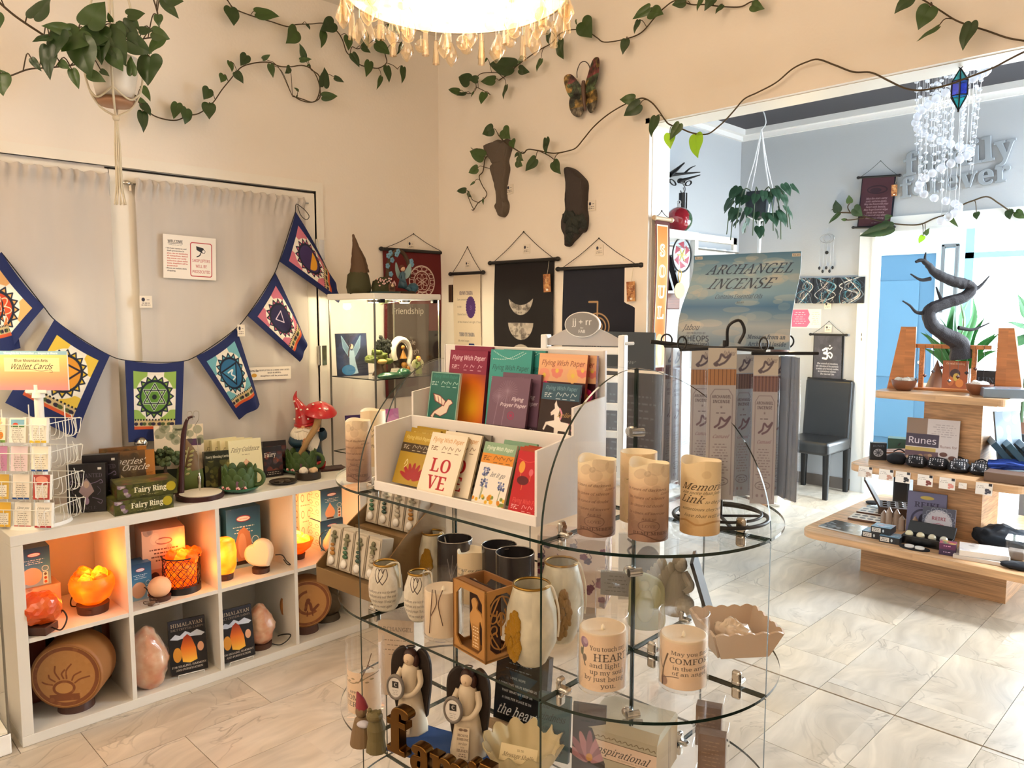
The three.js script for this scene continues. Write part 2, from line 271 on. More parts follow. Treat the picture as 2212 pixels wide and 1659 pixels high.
lampBox(picBall,'blue salt lamp box with a round lamp picture, stacked on the peach box',[-3.34,0.505,-0.73],PI / 2 -0.05,0.105,0.15,0.1);
lampBox(boxPeach,'tall peach box behind the lattice basket lamp',[-3.29,0.389,-1.19],1.4,0.165,0.265,0.16);
lampBox(picBall,'blue box with a round lamp picture beside the white sphere lamp',[-3.225,0.389,-1.07],PI / 2,0.085,0.15,0.085);
lampBox(picRock,'teal lamp box with a rock lamp picture behind the heart lamp',[-3.33,0.389,-1.555],1.47,0.155,0.275,0.13);
lampBox(picRock,'teal lamp box at the left of its cubby, behind the glowing cylinder lamp',[-3.36,0.389,-1.41],1.5,0.1,0.25,0.12);
lampBox(picDrop,'blue drop lamp box, upper of two stacked in the right cubby',[-3.29,0.534,-1.985],1.57,0.125,0.15,0.12,sideCard);
lampBox(picDrop,'blue drop lamp box, lower of two stacked in the right cubby',[-3.285,0.389,-1.98],1.57,0.13,0.143,0.12,sideCard);
lampBox(sideCard,'cream lamp box behind the bright fire bowl lamp',[-3.36,0.389,-1.78],1.57,0.09,0.2,0.1);
lampBox(sideCard,'cream patterned box stack left of the blue drop boxes',[-3.38,0.389,-1.9],1.57,0.07,0.3,0.1,sideCard);

const saltTex=noiseTex(128,128,(u,v)=>{const n=0.5 +fbm(u*5,v*5,3,4),k=Math.max(0,Math.min(1,n));return [255,130 +90*k,40 +110*k*k];});
const saltGlow=(c,k)=>{const m=std('#e88a3a',0.45,{emissive:new THREE.Color(c),emissiveIntensity:k,emissiveMap:saltTex,map:saltTex});return m;};
const saltCold=phy('#ffffff',0.35,{map:noiseTex(128,128,(u,v)=>{const k=Math.max(0,Math.min(1,0.55 +fbm(u*6,v*6,8,5)));return [190 +30*k,105 +95*k,70 +100*k];}),clearcoat:0.3});
const saltRed=phy('#d07a58',0.3,{map:saltTex,clearcoat:0.3,clearcoatRoughness:0.3});
const paleSalt=std('#f0b98e',0.6);
function rockGeo(w,h,d,amp,f,top=0.62){const g=new THREE.SphereGeometry(1,40,30),p=g.attributes.position;for (let i=0;i<p.count;i++){const y=p.getY(i),k=y>0?1 -(1 -top)*y:1 +0.06*y;p.setXYZ(i,p.getX(i)*w / 2*k,Math.max(-0.86,y)*h / 1.86 +h*0.46,p.getZ(i)*d / 2*k);}g.computeVertexNormals();return rough(g,amp,f,f*3);}
const cordBits=(t,pts,r=0.0028)=>mesh('cord',tube(pts,r,30),M.cordBlack,t);
const orangeLight=new THREE.Color(1,0.3,0.035),amberLight=new THREE.Color(1,0.52,0.18);
{ // top left cubby
let t=thing('salt_lamp','unlit chunky red salt lamp on a dark wooden base in the top left cubby','lamp',[-3.115,0.389,-0.695],0.75);
const g=new THREE.IcosahedronGeometry(0.07,5);g.scale(1,0.86,0.9);rough(g,0.035,11,30);
mesh('salt_block',mv(g,[0,0.088,0],[0.2,0.4,0.25]),saltRed,t);mesh('base',rb(0.09,0.032,0.075,0.004,[0,0.016,0]),M.walnut,t);
cordBits(t,[[0.04,0.02,0],[0.085,0.015,0.01],[0.095,0.05,-0.01],[0.075,0.075,-0.02],[0.06,0.06,-0.03]]);
t=thing('fire_bowl_lamp','glowing orange salt fire bowl in the top left cubby','lamp',[-3.195,0.389,-0.895],0.8);
mesh('bowl',lathe([[0.0,0.03],[0.03,0.032],[0.062,0.055],[0.079,0.095],[0.08,0.12],[0.071,0.143],[0.065,0.14],[0.071,0.118],[0.066,0.09],[0.045,0.06],[0,0.05]],40),saltGlow('#ff8a14',1.0),t);
[[-0.035,0.14,-0.01,0.034],[0.02,0.142,-0.02,0.03],[0.04,0.13,0.012,0.026],[-0.01,0.13,0.03,0.026],[-0.05,0.125,0.015,0.022]].forEach(([x,y,z,r],i)=>mesh('salt_chunk',mv(rough(new THREE.IcosahedronGeometry(r,3),r*0.7,25),[x,y,z]),saltGlow(i % 2?'#ffae3a':'#ff6a10',i % 2?2.2:0.9),t));
mesh('base',[cy(0.054,0.058,0.034,[0,0.017,0],null,32),bx(0.024,0.014,0.002,[0.012,0.016,0.057])],M.walnut,t);
cordBits(t,[[-0.05,0.014,-0.02],[-0.1,0.008,-0.03],[-0.12,0.03,-0.08],[-0.06,0.06,-0.09],[-0.02,0.05,-0.08]]);
lamp(t,[0,0.19,0.01],0.085,orangeLight,1.6);lamp(t,[0.0,0.1,0.1],0.02,orangeLight,1.5);
}
{ // second cubby
let t=thing('basket_lamp','round black lattice basket lamp full of glowing salt chunks','lamp',[-3.18,0.389,-1.232],0.8);
mesh('salt_core',[lathe([[0,0.03],[0.058,0.03],[0.06,0.1],[0.055,0.135],[0,0.14]],30)],saltGlow('#ff7a1c',1.3),t);
for (let i=0;i<9;i++){const a=i*2.4,r=0.02 +0.035*(i % 3) / 2;mesh('salt_chunk',mv(rough(new THREE.IcosahedronGeometry(0.026,3),0.018,28),[r*Math.cos(a),0.145 +0.008*(i % 2),r*Math.sin(a)]),saltGlow(i % 3?'#ff6a14':'#ffb040',i % 3?0.8:1.8),t);}
const lat=[];for (let i=0;i<18;i++) for (const s of [-1,1]){const pts=[];for (let k=0;k<=8;k++){const a=i / 18*2*PI +s*k / 8*1.4;pts.push([0.072*Math.cos(a),0.028 +k / 8*0.118,0.072*Math.sin(a)]);}lat.push(tube(pts,0.0014,14,4));}
for (let r=0;r<3;r++) for (let i=0;i<14;i++){const a=(i +r / 2) / 14*2*PI;lat.push(mv(new THREE.TorusGeometry(0.017,0.0012,4,16),[0.072*Math.cos(a),0.05 +r*0.037,0.072*Math.sin(a)],[0,PI / 2 -a,0]));}
mesh('lattice',lat,M.black,t);mesh('rim',[ring(0.073,0.003,[0,0.148,0],[PI / 2,0,0],40)],M.black,t);mesh('base',cy(0.074,0.074,0.028,[0,0.014,0],null,40),M.black,t);
lamp(t,[0,0.2,0.0],0.03,orangeLight,1.6);lamp(t,[0.1,0.09,0.02],0.02,orangeLight,1);
t=thing('sphere_lamp','small unlit white sphere lamp on a wooden ring in front of the lattice basket','lamp',[-3.135,0.389,-1.125],0.7);
mesh('globe',sp(0.044,[0,0.052,0],1,0.95,1,32),paleSalt,t);mesh('base',cy(0.04,0.042,0.018,[0,0.009,0],null,28),M.walnut,t);
cordBits(t,[[-0.04,0.01,0],[-0.06,0.045,0.0],[-0.085,0.05,0.01],[-0.09,0.012,0.02]],0.002);
t=thing('plastic_bag','small clear bag of cable lying before the sphere lamp','bag',[-3.105,0.389,-1.075],0.8);
mesh('film',mv(rough(new THREE.SphereGeometry(0.03,20,14),0.03,40,90),[0,0.017,0]).scale(1.1,0.55,0.8),M.clear,t);mesh('plug',[rb(0.02,0.012,0.03,0.004,[0.015,0.012,0.02]),tube([[0,0.01,0],[-0.02,0.015,0.01],[-0.01,0.012,0.025],[0.01,0.012,0.02]],0.002)],std('#5c4634',0.5),t);
}
{ // third cubby
let t=thing('cylinder_lamp','tall glowing yellow salt cylinder lamp in the third upper cubby','lamp',[-3.185,0.389,-1.415],0.9);
mesh('salt_body',rough(lathe([[0,0.03],[0.042,0.031],[0.052,0.06],[0.054,0.12],[0.05,0.165],[0.036,0.178],[0,0.18]],40),0.006,14),saltGlow('#ffc25a',1.5),t);mesh('base',[cy(0.037,0.04,0.03,[0,0.015,0],null,28),bx(0.018,0.012,0.002,[0.012,0.014,0.0395])],M.walnut,t);
lamp(t,[0.01,0.12,0.09],0.03,amberLight,1.6);lamp(t,[0.03,0.22,0],0.035,amberLight,1.6);
t=thing('heart_lamp','unlit pale heart shaped salt lamp lying tilted on a wooden base','lamp',[-3.155,0.389,-1.57],0.85);
const hs=new THREE.Shape();hs.moveTo(0,-0.05);hs.bezierCurveTo(0.05,-0.02,0.062,0.018,0.035,0.04);hs.bezierCurveTo(0.016,0.052,0.003,0.04,0,0.024);hs.bezierCurveTo(-0.003,0.04,-0.016,0.052,-0.035,0.04);hs.bezierCurveTo(-0.062,0.018,-0.05,-0.02,0,-0.05);
const hg=new THREE.ExtrudeGeometry(hs,{depth:0.02,bevelEnabled:true,bevelSize:0.014,bevelThickness:0.022,bevelSegments:8,curveSegments:20});
mesh('salt_heart',mv(hg,[0.0,0.082,-0.01],[-0.15,0,0.62]),std('#efd3b0',0.6),t);mesh('base',cy(0.037,0.038,0.022,[0,0.011,0],null,28),M.walnut,t);
cordBits(t,[[0.06,0.07,-0.02],[0.09,0.068,-0.02],[0.11,0.045,-0.01],[0.13,0.03,0],[0.12,0.035,0.01],[0.1,0.055,0]],0.0025);
}
{ // fourth cubby
let t=thing('fire_bowl_lamp','glowing salt fire bowl with white hot top, in the far right upper cubby','lamp',[-3.21,0.389,-1.785],0.9);
mesh('bowl',lathe([[0,0.024],[0.025,0.026],[0.06,0.055],[0.074,0.09],[0.068,0.092],[0.05,0.06],[0,0.045]],36),saltGlow('#ff7a18',0.7),t);
[[0,0.1,0,0.032],[-0.035,0.095,0.01,0.026],[0.032,0.094,0.012,0.024],[0,0.088,0.03,0.024]].forEach(([x,y,z,r])=>mesh('salt_chunk',mv(rough(new THREE.IcosahedronGeometry(r,3),r*0.6,25),[x,y,z]),saltGlow('#ffd08a',3.2),t));
mesh('base',[cy(0.03,0.034,0.026,[0,0.013,0],null,28),bx(0.016,0.011,0.002,[0.004,0.013,0.033])],M.walnut,t);
lamp(t,[0,0.17,0.0],0.09,amberLight,1.6);
t=thing('drop_lamp','unlit pale drop shaped salt lamp before the blue drop boxes','lamp',[-3.15,0.389,-1.93],0.8);
mesh('salt_drop',lathe([[0,0.018],[0.03,0.02],[0.042,0.045],[0.038,0.07],[0.022,0.098],[0.008,0.122],[0,0.126]],32),paleSalt,t);mesh('base',cy(0.031,0.032,0.02,[0,0.01,0],null,24),M.walnut,t);
cordBits(t,[[-0.03,0.01,-0.01],[-0.055,0.03,-0.01],[-0.06,0.08,-0.02],[-0.045,0.1,-0.03]],0.002);
}
// lower cubbies: carved salt drums, rocks, books
const drumFace=(draw)=>art(200,200,(g,w)=>{fill(g,'#b88548',w,w);disc(g,100,100,92,92,'#b07c43','#7c4420',12);draw(g);blotch(g,w,w,60,['#c9965a','#9c6a36'],2,9,0.18);},'#a06a35');
const faceSun=drumFace((g)=>{disc(g,92,138,30,22,'#bb884c','#7c4420',8);[[-1.25,34],[-0.8,30],[-0.35,44],[0,26],[0.25,46],[0.75,34],[1.15,44]].forEach(([a,l])=>{const s=Math.sin(a),c=Math.cos(a);wave(g,[[92 +36*s,134 -28*c],[92 +(36 +l*0.5)*s -5,134 -(28 +l*0.6)*c],[92 +(36 +l)*s +4,134 -(30 +l)*c]],'#7c4420',5);});g.fillStyle='#7c4420';g.fillRect(48,158,90,22);});
const faceMoon=drumFace((g)=>{g.strokeStyle='#7c4420';g.lineWidth=12;g.beginPath();g.arc(110,96,50,0.9,4.6);g.stroke();wave(g,[[96,128],[104,92],[116,104],[124,132],[150,112]],'#6a3316',12);disc(g,108,86,9,9,'#6a3316');stroke(g,[[104,134],[102,156]],'#6a3316',5);stroke(g,[[124,134],[126,156]],'#6a3316',5);});
function drum(label,face,pos,turn,R,d){
const t=thing('salt_drum',label,'lamp',pos,turn),m=std('#9a6433',0.55),y=R +0.028;
mesh('drum',mv(lathe([[0,-d / 2],[R*0.93,-d / 2],[R,-d / 2 +0.014],[R,d / 2 -0.014],[R*0.95,d / 2],[R*0.9,d / 2 -0.004],[0,d / 2 -0.004]],48),[0,y,0],[PI / 2,0,0]),m,t);
mesh('carved_face',mv(uvTo(new THREE.CircleGeometry(R*0.91,40),face),[0,y,d / 2 -0.002]),paper(face,0.5),t);
mesh('base',[cy(R*0.5,R*0.46,0.034,[0,0.017,0],null,28)],M.walnut,t);
return t;
}
drum('large carved salt drum with a rising sun face in the bottom left cubby',faceSun,[-3.18,0.038,-0.815],0.95,0.128,0.16);
drum('carved salt drum with a mermaid on a crescent moon in the bottom right cubby',faceMoon,[-3.19,0.038,-1.805],1.15,0.118,0.1);
{
const t=thing('salt_block','wrapped salt block at the back of the bottom left cubby, behind the sun drum','box',[-3.36,0.038,-0.74],1.5);
mesh('block',rb(0.16,0.27,0.12,0.02,[0,0.135,0]),std('#6a2c18',0.35),t);mesh('band',bx(0.03,0.272,0.122,[0.03,0.137,0]),M.blackGloss,t);
copy(t,[-3.37,0.038,-0.91],1.55,'wrapped salt block with a dark band behind the sun drum at its right');
const r1=thing('salt_rock','big shrink wrapped pale salt rock left of the dark lamp book','rock',[-3.16,0.038,-1.075],0.6);
mesh('rock',rockGeo(0.165,0.255,0.15,0.03,9,0.6),saltCold,r1);mesh('wrap',rough(rockGeo(0.172,0.262,0.157,0.03,9,0.6),0.006,40),M.clear,r1);
const r2=thing('salt_rock_lamp','rough brown salt rock lamp with cord right of the second dark lamp book','lamp',[-3.175,0.038,-1.565],0.9);
mesh('rock',mv(rockGeo(0.135,0.185,0.12,0.024,12,0.6),[0,0.022,0]),saltCold,r2);mesh('base',cy(0.05,0.052,0.024,[0,0.012,0],null,24),M.walnut,r2);
cordBits(r2,[[0.05,0.01,0],[0.09,0.008,0.01],[0.12,0.02,-0.01],[0.13,0.035,-0.03],[0.09,0.03,-0.05],[0.07,0.028,-0.04]]);
const gob=thing('carved_ornament','dark carved stone ornament behind the mermaid drum','ornament',[-3.25,0.038,-1.95],1);
mesh('body',mv(rough(new THREE.SphereGeometry(0.08,30,22),0.05,14,40),[0,0.085,0]).scale(0.9,1,0.8),std('#54452f',0.7),gob);mesh('foot',cy(0.07,0.06,0.03,[0,0.015,0]),std('#463a28',0.7),gob);
}
const lampBook=art(170,250,(g,w,h)=>{
fill(g,'#14141a',w,h);grad(g,w,60,[[0,'#2b2d3a'],[1,'#14141a']]);tx(g,'HIMALAYAN',w / 2,24,24,'#b9a58c','serif','center','',w -20);tx(g,'SALT CRYSTAL LAMPS',w / 2,44,14,'#a08f7c','serif','center','',w -20);
stroke(g,[[4,84],[30,64],[50,74],[76,56],[100,70],[130,58],[166,80],[150,90],[90,84],[40,92]],null,0,true,'#c3cad6');blotch(g,w,90,0,['#fff'],2,5);
const q=g.createLinearGradient(0,70,0,200);q.addColorStop(0,'#8d2413');q.addColorStop(0.5,'#e0701f');q.addColorStop(1,'#f0b53c');stroke(g,[[56,196],[50,130],[66,84],[84,72],[102,90],[120,140],[124,196],[90,206]],null,0,true,q);disc(g,34,160,20,34,'#d98f2c');disc(g,142,140,15,22,'#d7a07c');
blotch(g.__proto__?g:g,1,1,0,['#000'],1,2);tx(g,'FOR HEALING, HARMONY',w / 2,214,13,'#e3d3bd','serif','center','',w -12);tx(g,'AND PURIFICATION',w / 2,230,13,'#e3d3bd','serif');
},'#20150f');
for (const [p,turn,label] of [[[-3.155,0.038,-1.235],1.38,'dark salt lamp book on a wire easel in the second bottom cubby'],[[-3.125,0.038,-1.432],1.5,'dark salt lamp book on a wire easel in the third bottom cubby']]){
const t=thing('book',label,'book',p,turn);
mesh('cover',pbox(lampBook,0.145,0.222,0.014,[0,0.118,0],[-0.16,0,0]),paper(lampBook,0.25),t);
mesh('easel',[tube([[-0.05,0.02,0.055],[-0.05,0.006,0.05],[-0.05,0.004,-0.03],[-0.03,0.15,-0.035],[0.03,0.15,-0.035],[0.05,0.004,-0.03],[0.05,0.006,0.05],[0.05,0.02,0.055]],0.0015,60),tube([[-0.05,0.02,0.055],[0.05,0.02,0.055]],0.0015,8)],M.wire,t);
}

// ---------- on top of the cube shelving ----------
{
const t=thing('card_spinner','white wire countertop card spinner with a sunset header sign on the cube shelf','rack',[-3.2,0.77,-0.735],0.72);
mesh('base',[cy(0.105,0.1,0.012,[0,0.006,0],null,40)],M.white,t);mesh('post',[cy(0.017,0.015,0.5,[0,0.26,-0.03],null,20),rb(0.085,0.018,0.022,0.004,[0,0.487,-0.028]),cy(0.022,0.019,0.02,[0,0.472,-0.03])],M.white,t);
const sign=art(240,130,(g,w,h)=>{
grad(g,w,h,[[0,'#8fb4cc'],[0.09,'#8fb4cc'],[0.1,'#f0d67c'],[0.4,'#f3b978'],[0.75,'#ee9a7a'],[1,'#d98a92']]);tx(g,'Thoughts to Remember ... Hopes to Share',w / 2,7,9,'#eef6fa','sans-serif','center','bold');
g.fillStyle='rgba(250,232,180,0.75)';g.fillRect(30,22,184,46);tx(g,'Blue Mountain Arts',w / 2,32,12,'#54483c','sans-serif','center','bold');script(g,'Wallet Cards',w / 2,51,25,'#2f2924',176,'sans-serif');wave(g,[[62,63],[110,60],[150,66],[186,64],[190,70],[180,70]],'#6a5240',1.2);
},'#eee7dc');
mesh('header_sign',pbox(sign,0.275,0.143,0.006,[-0.012,0.562,-0.02]),paper(sign,0.3),t);
const w=[];
for (let r=0;r<4;r++) for (const f of [0,1,2,3]){
const y=0.042 +r*0.102,a=f*PI / 2,R=(p)=>{const [x,yy,z]=p;return [x*Math.cos(a) +z*Math.sin(a),yy,-x*Math.sin(a) +z*Math.cos(a)];};
w.push(tube([[-0.115,y +0.03,0.098],[0.115,y +0.03,0.098]].map(R),0.0016,4,5));
for (let c=0;c<3;c++){const x= -0.076 +c*0.076;for (const s of [-1,1]) w.push(tube([[x +s*0.012,y +0.03,0.098],[x +s*0.012,y -0.02,0.1],[x +s*0.012,y -0.034,0.09],[x +s*0.012,y -0.034,0.07]].map(R),0.0014,10,5));}
w.push(tube([[-0.115,y +0.03,0.098],[-0.115,y -0.03,0.075],[-0.1,y +0.05,0.06]].map(R),0.0014,8,5));
}
for (const sx of [-1,1]) for (const sz of [-1,1]) w.push(cy(0.002,0.002,0.42,[sx*0.07,0.22,sz*0.07],null,6));
mesh('wire_pockets',w,M.wire,t);
const T=(i)=>art(60,84,(g,W3,H3)=>{
const bgs=['#f6edd2','#f2efe6','#f4f0e2','#c88ab0','#e8d3d8','#f3ecd9','#d9b24a','#f0e6d8','#b3453c','#e8b83c','#f3ede2','#f3ede2'];
fill(g,bgs[i],W3,H3);if (i===0){blotch(g,W3,30,12,['#f2c75a','#e99a8a'],3,7,0.6);disc(g,44,60,9,12,'#e98b2c');g.fillStyle='#6d9440';g.fillRect(0,76,W3,8);}if (i===1){g.fillStyle='#86b6cf';g.fillRect(6,6,48,26);disc(g,22,24,10,7,'#d94a2c');g.fillStyle='#567f4a';g.fillRect(6,26,48,6);}if (i===3||i===4) tx(g,'\u2665',i===3?46:30,16,20,'#c2204a');if (i===8){disc(g,30,16,22,12,'#e99b88');g.fillStyle='#efe6d8';g.fillRect(8,34,44,44);}if (i===9||i===6){g.fillStyle='#f6f0e4';g.fillRect(8,36,44,40);}
if (i===10||i===11){script(g,'I love you',30,18,11,'#333',44);g.fillStyle='#b3232c';g.fillRect(0,78,W3,6);}if (i===7||i===5){g.fillStyle='#1f4a8c';g.fillRect(0,78,W3,6);}if (i===2){g.fillStyle='#e6c33c';g.fillRect(0,76,W3,8);}lines(g,30,36,44,6,7,'#8a8076',1.6);
},'#efe8da');
const words=['flower border card','red tree card','yellow footed card','pink heart card','pale heart card','blue footed card','gold topped card','cream and blue card','red framed card','yellow sunset card','love note card at bottom centre','love note card at bottom right'];
for (let i=0;i<12;i++){
const r=3 -Math.floor(i / 3),x= -0.076 +(i % 3)*0.076,y=0.052 +r*0.102,a=T(i),p=new THREE.Vector3(x,y,0.082).applyAxisAngle(new THREE.Vector3(0,1,0),0.72).add(v3([-3.2,0.77,-0.735]));
solo('wallet_card',[pbox(a,0.062,0.088,0.014)],paper(a,0.35),'stack of wallet cards in the wire spinner, ' +words[i],'card',p.toArray(),[-0.12,0.72,0,'YXZ'],'wallet cards in the spinner');
}
}
const enchanted=art(120,160,(g,w,h)=>{fill(g,'#120d12',w,h);tx(g,'ENCHANTED',w / 2,38,18,'#6d6070','serif','center','',w -20);for (const s of [-1,1]){wave(g,[[60 +s*14,66],[60 +s*34,60],[60 +s*46,54],[60 +s*50,64],[60 +s*42,66]],'#7d6a86',2.4);wave(g,[[60 +s*18,112],[60 +s*34,118],[60 +s*48,124],[60 +s*44,134],[60 +s*34,128]],'#7d6a86',2.4);wave(g,[[60 +s*34,76],[60 +s*44,90],[60 +s*34,104]],'#6d5a76',1.6);}stroke(g,[[60,46],[74,66],[84,92],[66,110],[60,136],[54,110],[36,92],[46,66]],null,0,true,'#a08a8e');disc(g,60,68,9,12,'#c9ac98');disc(g,60,124,8,12,'#a78fb0');tx(g,'ORACLE',w / 2,146,15,'#5d4f60','serif');g.fillStyle='#d8d2c8';g.fillRect(96,12,12,8);},'#0d090d');
const faeries=art(130,150,(g,w,h)=>{fill(g,'#6a4a2c',w,h);grad(g,w,h,[[0,'#7a5228'],[0.2,'#4f3a25'],[1,'#5d4a30']]);g.fillStyle='#b0702c';g.fillRect(104,0,26,h);blotch(g,104,h,30,['#6d5a3a','#3d2f20','#8a7448'],5,16,0.4);stroke(g,[[14,50],[60,96],[64,120],[40,110]],null,0,true,'#c9b07c');disc(g,70,96,13,16,'#e6cf9c');stroke(g,[[56,150],[62,100],[84,100],[96,150]],null,0,true,'#d9c08a');script(g,"Faeries'",56,32,25,'#f2e8d6',90);script(g,'Oracle',76,52,24,'#f2e8d6',80);lines(g,117,70,20,8,9,'#8a4c18',2);},'#7a4d22');
const fairyRing=art(190,60,(g,w,h)=>{fill(g,'#3c3d1c',w,h);blotch(g,w,h,40,['#51521f','#2c2d14','#66642a'],5,16,0.5);blotch(g,40,h,10,['#8d7a8a','#bda7b0','#6d4f72'],3,9,0.8);disc(g,170,26,16,20,'#a8961f');tx(g,'Fairy Ring',104,26,30,'#efe6c9','serif','center','bold',104);lines(g,100,48,80,1,4,'#a8a070',2);},'#3a3a1c');
const ringTop=art(120,120,(g,w,h)=>{fill(g,'#4a4a22',w,h);blotch(g,w,h,60,['#6a6a2a','#33341a','#857c3a','#8d3a4a'],4,14,0.5);},'#3a3a1c');
const deckBox=(a,label,p,turn,w,h,d,lean=0,r=0.28)=>solo('card_deck',pbox(a,w,h,d,[0,h / 2,0],[-lean,0,0]),paper(a,r),label,'box',p,[0,turn,0]);
deckBox(enchanted,'black enchanted oracle box with a pale lady, right of the card spinner',[-3.262,0.77,-0.918],1.08,0.135,0.185,0.05,0.1);
deckBox(faeries,'brown faery oracle box with an orange side strip, standing above the two green boxes',[-3.35,0.77,-1.11],1.28,0.178,0.2,0.05,0.13);
deckBox(enchanted,'dark box tucked behind the black enchanted oracle box',[-3.33,0.77,-0.99],1.15,0.13,0.205,0.05,0.06);
deckBox(faeries,'second brown oracle box just behind the faery one',[-3.41,0.77,-1.1],1.3,0.178,0.21,0.04,0.08);
solo('card_deck',[pbox(fairyRing,0.215,0.056,0.15,[0,0.028,0],null,ringTop,ringTop)],paper(fairyRing,0.3),'green fairy ring box, lower of two stacked','box',[-3.16,0.77,-1.07],[0,1.5,0]);
solo('card_deck',[pbox(fairyRing,0.215,0.056,0.15,[0,0.028,0],null,ringTop,ringTop)],paper(fairyRing,0.3),'green fairy ring box, upper of two stacked','box',[-3.165,0.827,-1.092],[0,1.42,0]);
{
let t=thing('pendulum_stand','dark wooden pendulum stand with curved arm and round white sand dish','stand',[-3.165,0.77,-1.315],0.79);
const wd=std('#3a1414',0.4);
mesh('base',[cy(0.094,0.096,0.02,[0,0.01,0],null,48)],wd,t);mesh('dish',cy(0.082,0.084,0.004,[0.005,0.021,0.004],null,48),std('#e8dcc6',0.7),t);
mesh('arm',taper([[-0.075,0.015,0.01],[-0.066,0.15,0.008],[-0.052,0.29,0.004],[-0.034,0.337,0.002],[-0.012,0.342,0]],[0.014,0.012,0.0115,0.011,0.004],30,8),wd,t);
const hk=metal('#b9b0a0',0.3);mesh('hook',[tube([[-0.036,0.33,0.012],[-0.036,0.36,0.006],[-0.024,0.362,-0.004],[-0.018,0.33,0]],0.0016,20),tube([[-0.012,0.33,0.012],[-0.008,0.364,0.006],[0.006,0.364,0],[0.006,0.33,0],[-0.01,0.306,0]],0.0016,20)],hk,t);
const q=thing('pendulum','small silver pendulum hanging over the white sand dish','pendulum',[-3.165,0.797,-1.315],0.79);
mesh('chain',tube([[-0.008,0.276,0],[-0.002,0.2,0],[0.0,0.075,0]],0.0008,8),hk,q);mesh('weight',lathe([[0,0.0],[0.005,0.016],[0.008,0.05],[0.007,0.062],[0.003,0.068],[0.005,0.076],[0,0.08]],16),M.steel,q);
}
const blistArt=art(140,190,(g,w,h)=>{fill(g,'#e4d6bc',w,h);g.fillStyle='#3c342a';g.fillRect(60,12,34,5);g.fillStyle='#5c3a5e';g.fillRect(92,44,40,20);tx(g,'ZEN PARK',64,92,24,'#3a3630','sans-serif','center','bold',120);blotch(g,w,60,0,['#000'],1,2);g.fillStyle='#30402a';g.fillRect(0,130,w,60);blotch(g,w,60,20,['#4a5a3a'],6,16,0.4);},'#ddd0b8');
solo('blister_card',[pbox(blistArt,0.2,0.28,0.006,[0,0.14,0],[-0.12,0,0])],paper(blistArt,0.4),'cream hanging blister card behind the little tree figurine','package',[-3.4,0.77,-1.33],[0,1.2,0]);
const foliage=(r,n,s,m)=>{const l=[];for (let i=0;i<n;i++){const a=rnd(0,6.28),b=Math.acos(rnd(-0.6,1)),q=r*rnd(0.55,1);l.push(mv(new THREE.IcosahedronGeometry(s*rnd(0.7,1.3),0),[q*Math.sin(b)*Math.cos(a),q*Math.cos(b)*0.8,q*Math.sin(b)*Math.sin(a)]));}return l;};
{
const green=std('#46542e',0.7),bark=std('#4a3826',0.8),moss=std('#5d6a34',0.75);
let t=thing('tree_figurine','small dark green tree figurine before the cream blister card','figurine',[-3.33,0.77,-1.245],0.8);
mesh('trunk',taper([[0,0,0],[0.008,0.05,0],[-0.004,0.1,0.004],[0.006,0.15,0]],[0.018,0.01,0.008,0.003]),bark,t);mesh('crown',foliage(0.055,70,0.012).map((g)=>g.translate(0,0.155,0)),green,t);mesh('base',cy(0.04,0.034,0.012,[0,0.006,0]),bark,t);
t=thing('gnome_house','brown pointed fairy house figurine with a fern leaf on its front','figurine',[-3.31,0.77,-1.335],0.8);
mesh('wall',rough(lathe([[0,0],[0.052,0],[0.056,0.05],[0.05,0.1],[0.04,0.115],[0,0.12]],30),0.008,30),moss,t);mesh('roof',mv(rough(taper([[0.01,0.09,0],[0.004,0.15,0],[-0.012,0.2,0],[-0.03,0.245,0]],[0.046,0.032,0.018,0.003],24,16),0.003,40),[0,0.005,0]),std('#6d5230',0.6),t);
const fr=[];for (let i=0;i<6;i++) for (const s of [-1,1]) fr.push(mv(sc(new THREE.SphereGeometry(0.011,10,6),1,0.5,0.3),[s*0.014 -0.004 +i*0.003,0.085 +i*0.019,0.05 -i*0.004],[0,0,s*0.5]));fr.push(tube([[-0.01,0.07,0.055],[0.0,0.13,0.05],[0.014,0.2,0.036]],0.002,8));mesh('fern',fr,std('#a8a26a',0.6),t);
}
const blessing=art(95,135,(g,w,h)=>{fill(g,'#2c2f1c',w,h);blotch(g,w,h,40,['#8a8240','#56582a','#1e2014','#b3a55c'],5,16,0.45);stroke(g,[[44,130],[48,70],[60,50],[66,130]],null,0,true,'#2a2014');g.fillStyle='#23281a';g.fillRect(0,0,w,34);tx(g,'Faery Blessing Cards',w / 2,20,13,'#e5dcc0','serif','center','bold',w -10);},'#1c2016');
const guidance=art(120,150,(g,w,h)=>{fill(g,'#e8ddb0',w,h);script(g,'Fairy Guidance',w / 2,32,21,'#5d4c34',w -16);lines(g,w / 2,50,40,1,5,'#8d7c5c',2);stroke(g,[[60,66],[72,78],[84,108],[66,126],[50,126],[36,108],[48,78]],null,0,true,'#9a5a3a');disc(g,60,78,8,10,'#e3b48c');wave(g,[[60,86],[40,104],[34,124]],'#8a4a2c',3);wave(g,[[60,86],[80,104],[90,122]],'#8a4a2c',3);},'#ddd39c');
const tarot=art(80,110,(g,w,h)=>{fill(g,'#1c1214',w,h);blotch(g,w,h,40,['#7c2a20','#3c2a3a','#b4502c','#5d5560'],4,14,0.5);g.fillStyle='#181014';g.fillRect(0,0,w,18);tx(g,'Fairy',28,30,22,'#efe4d2','serif','center','bold',50);g.fillStyle='#120c10';g.fillRect(0,88,w,22);lines(g,40,93,60,2,7,'#d9cdb8',2);},'#141014');
deckBox(blessing,'olive green faery blessing deck box by the pendulum stand',[-3.31,0.77,-1.455],1.35,0.108,0.16,0.045,0.1);
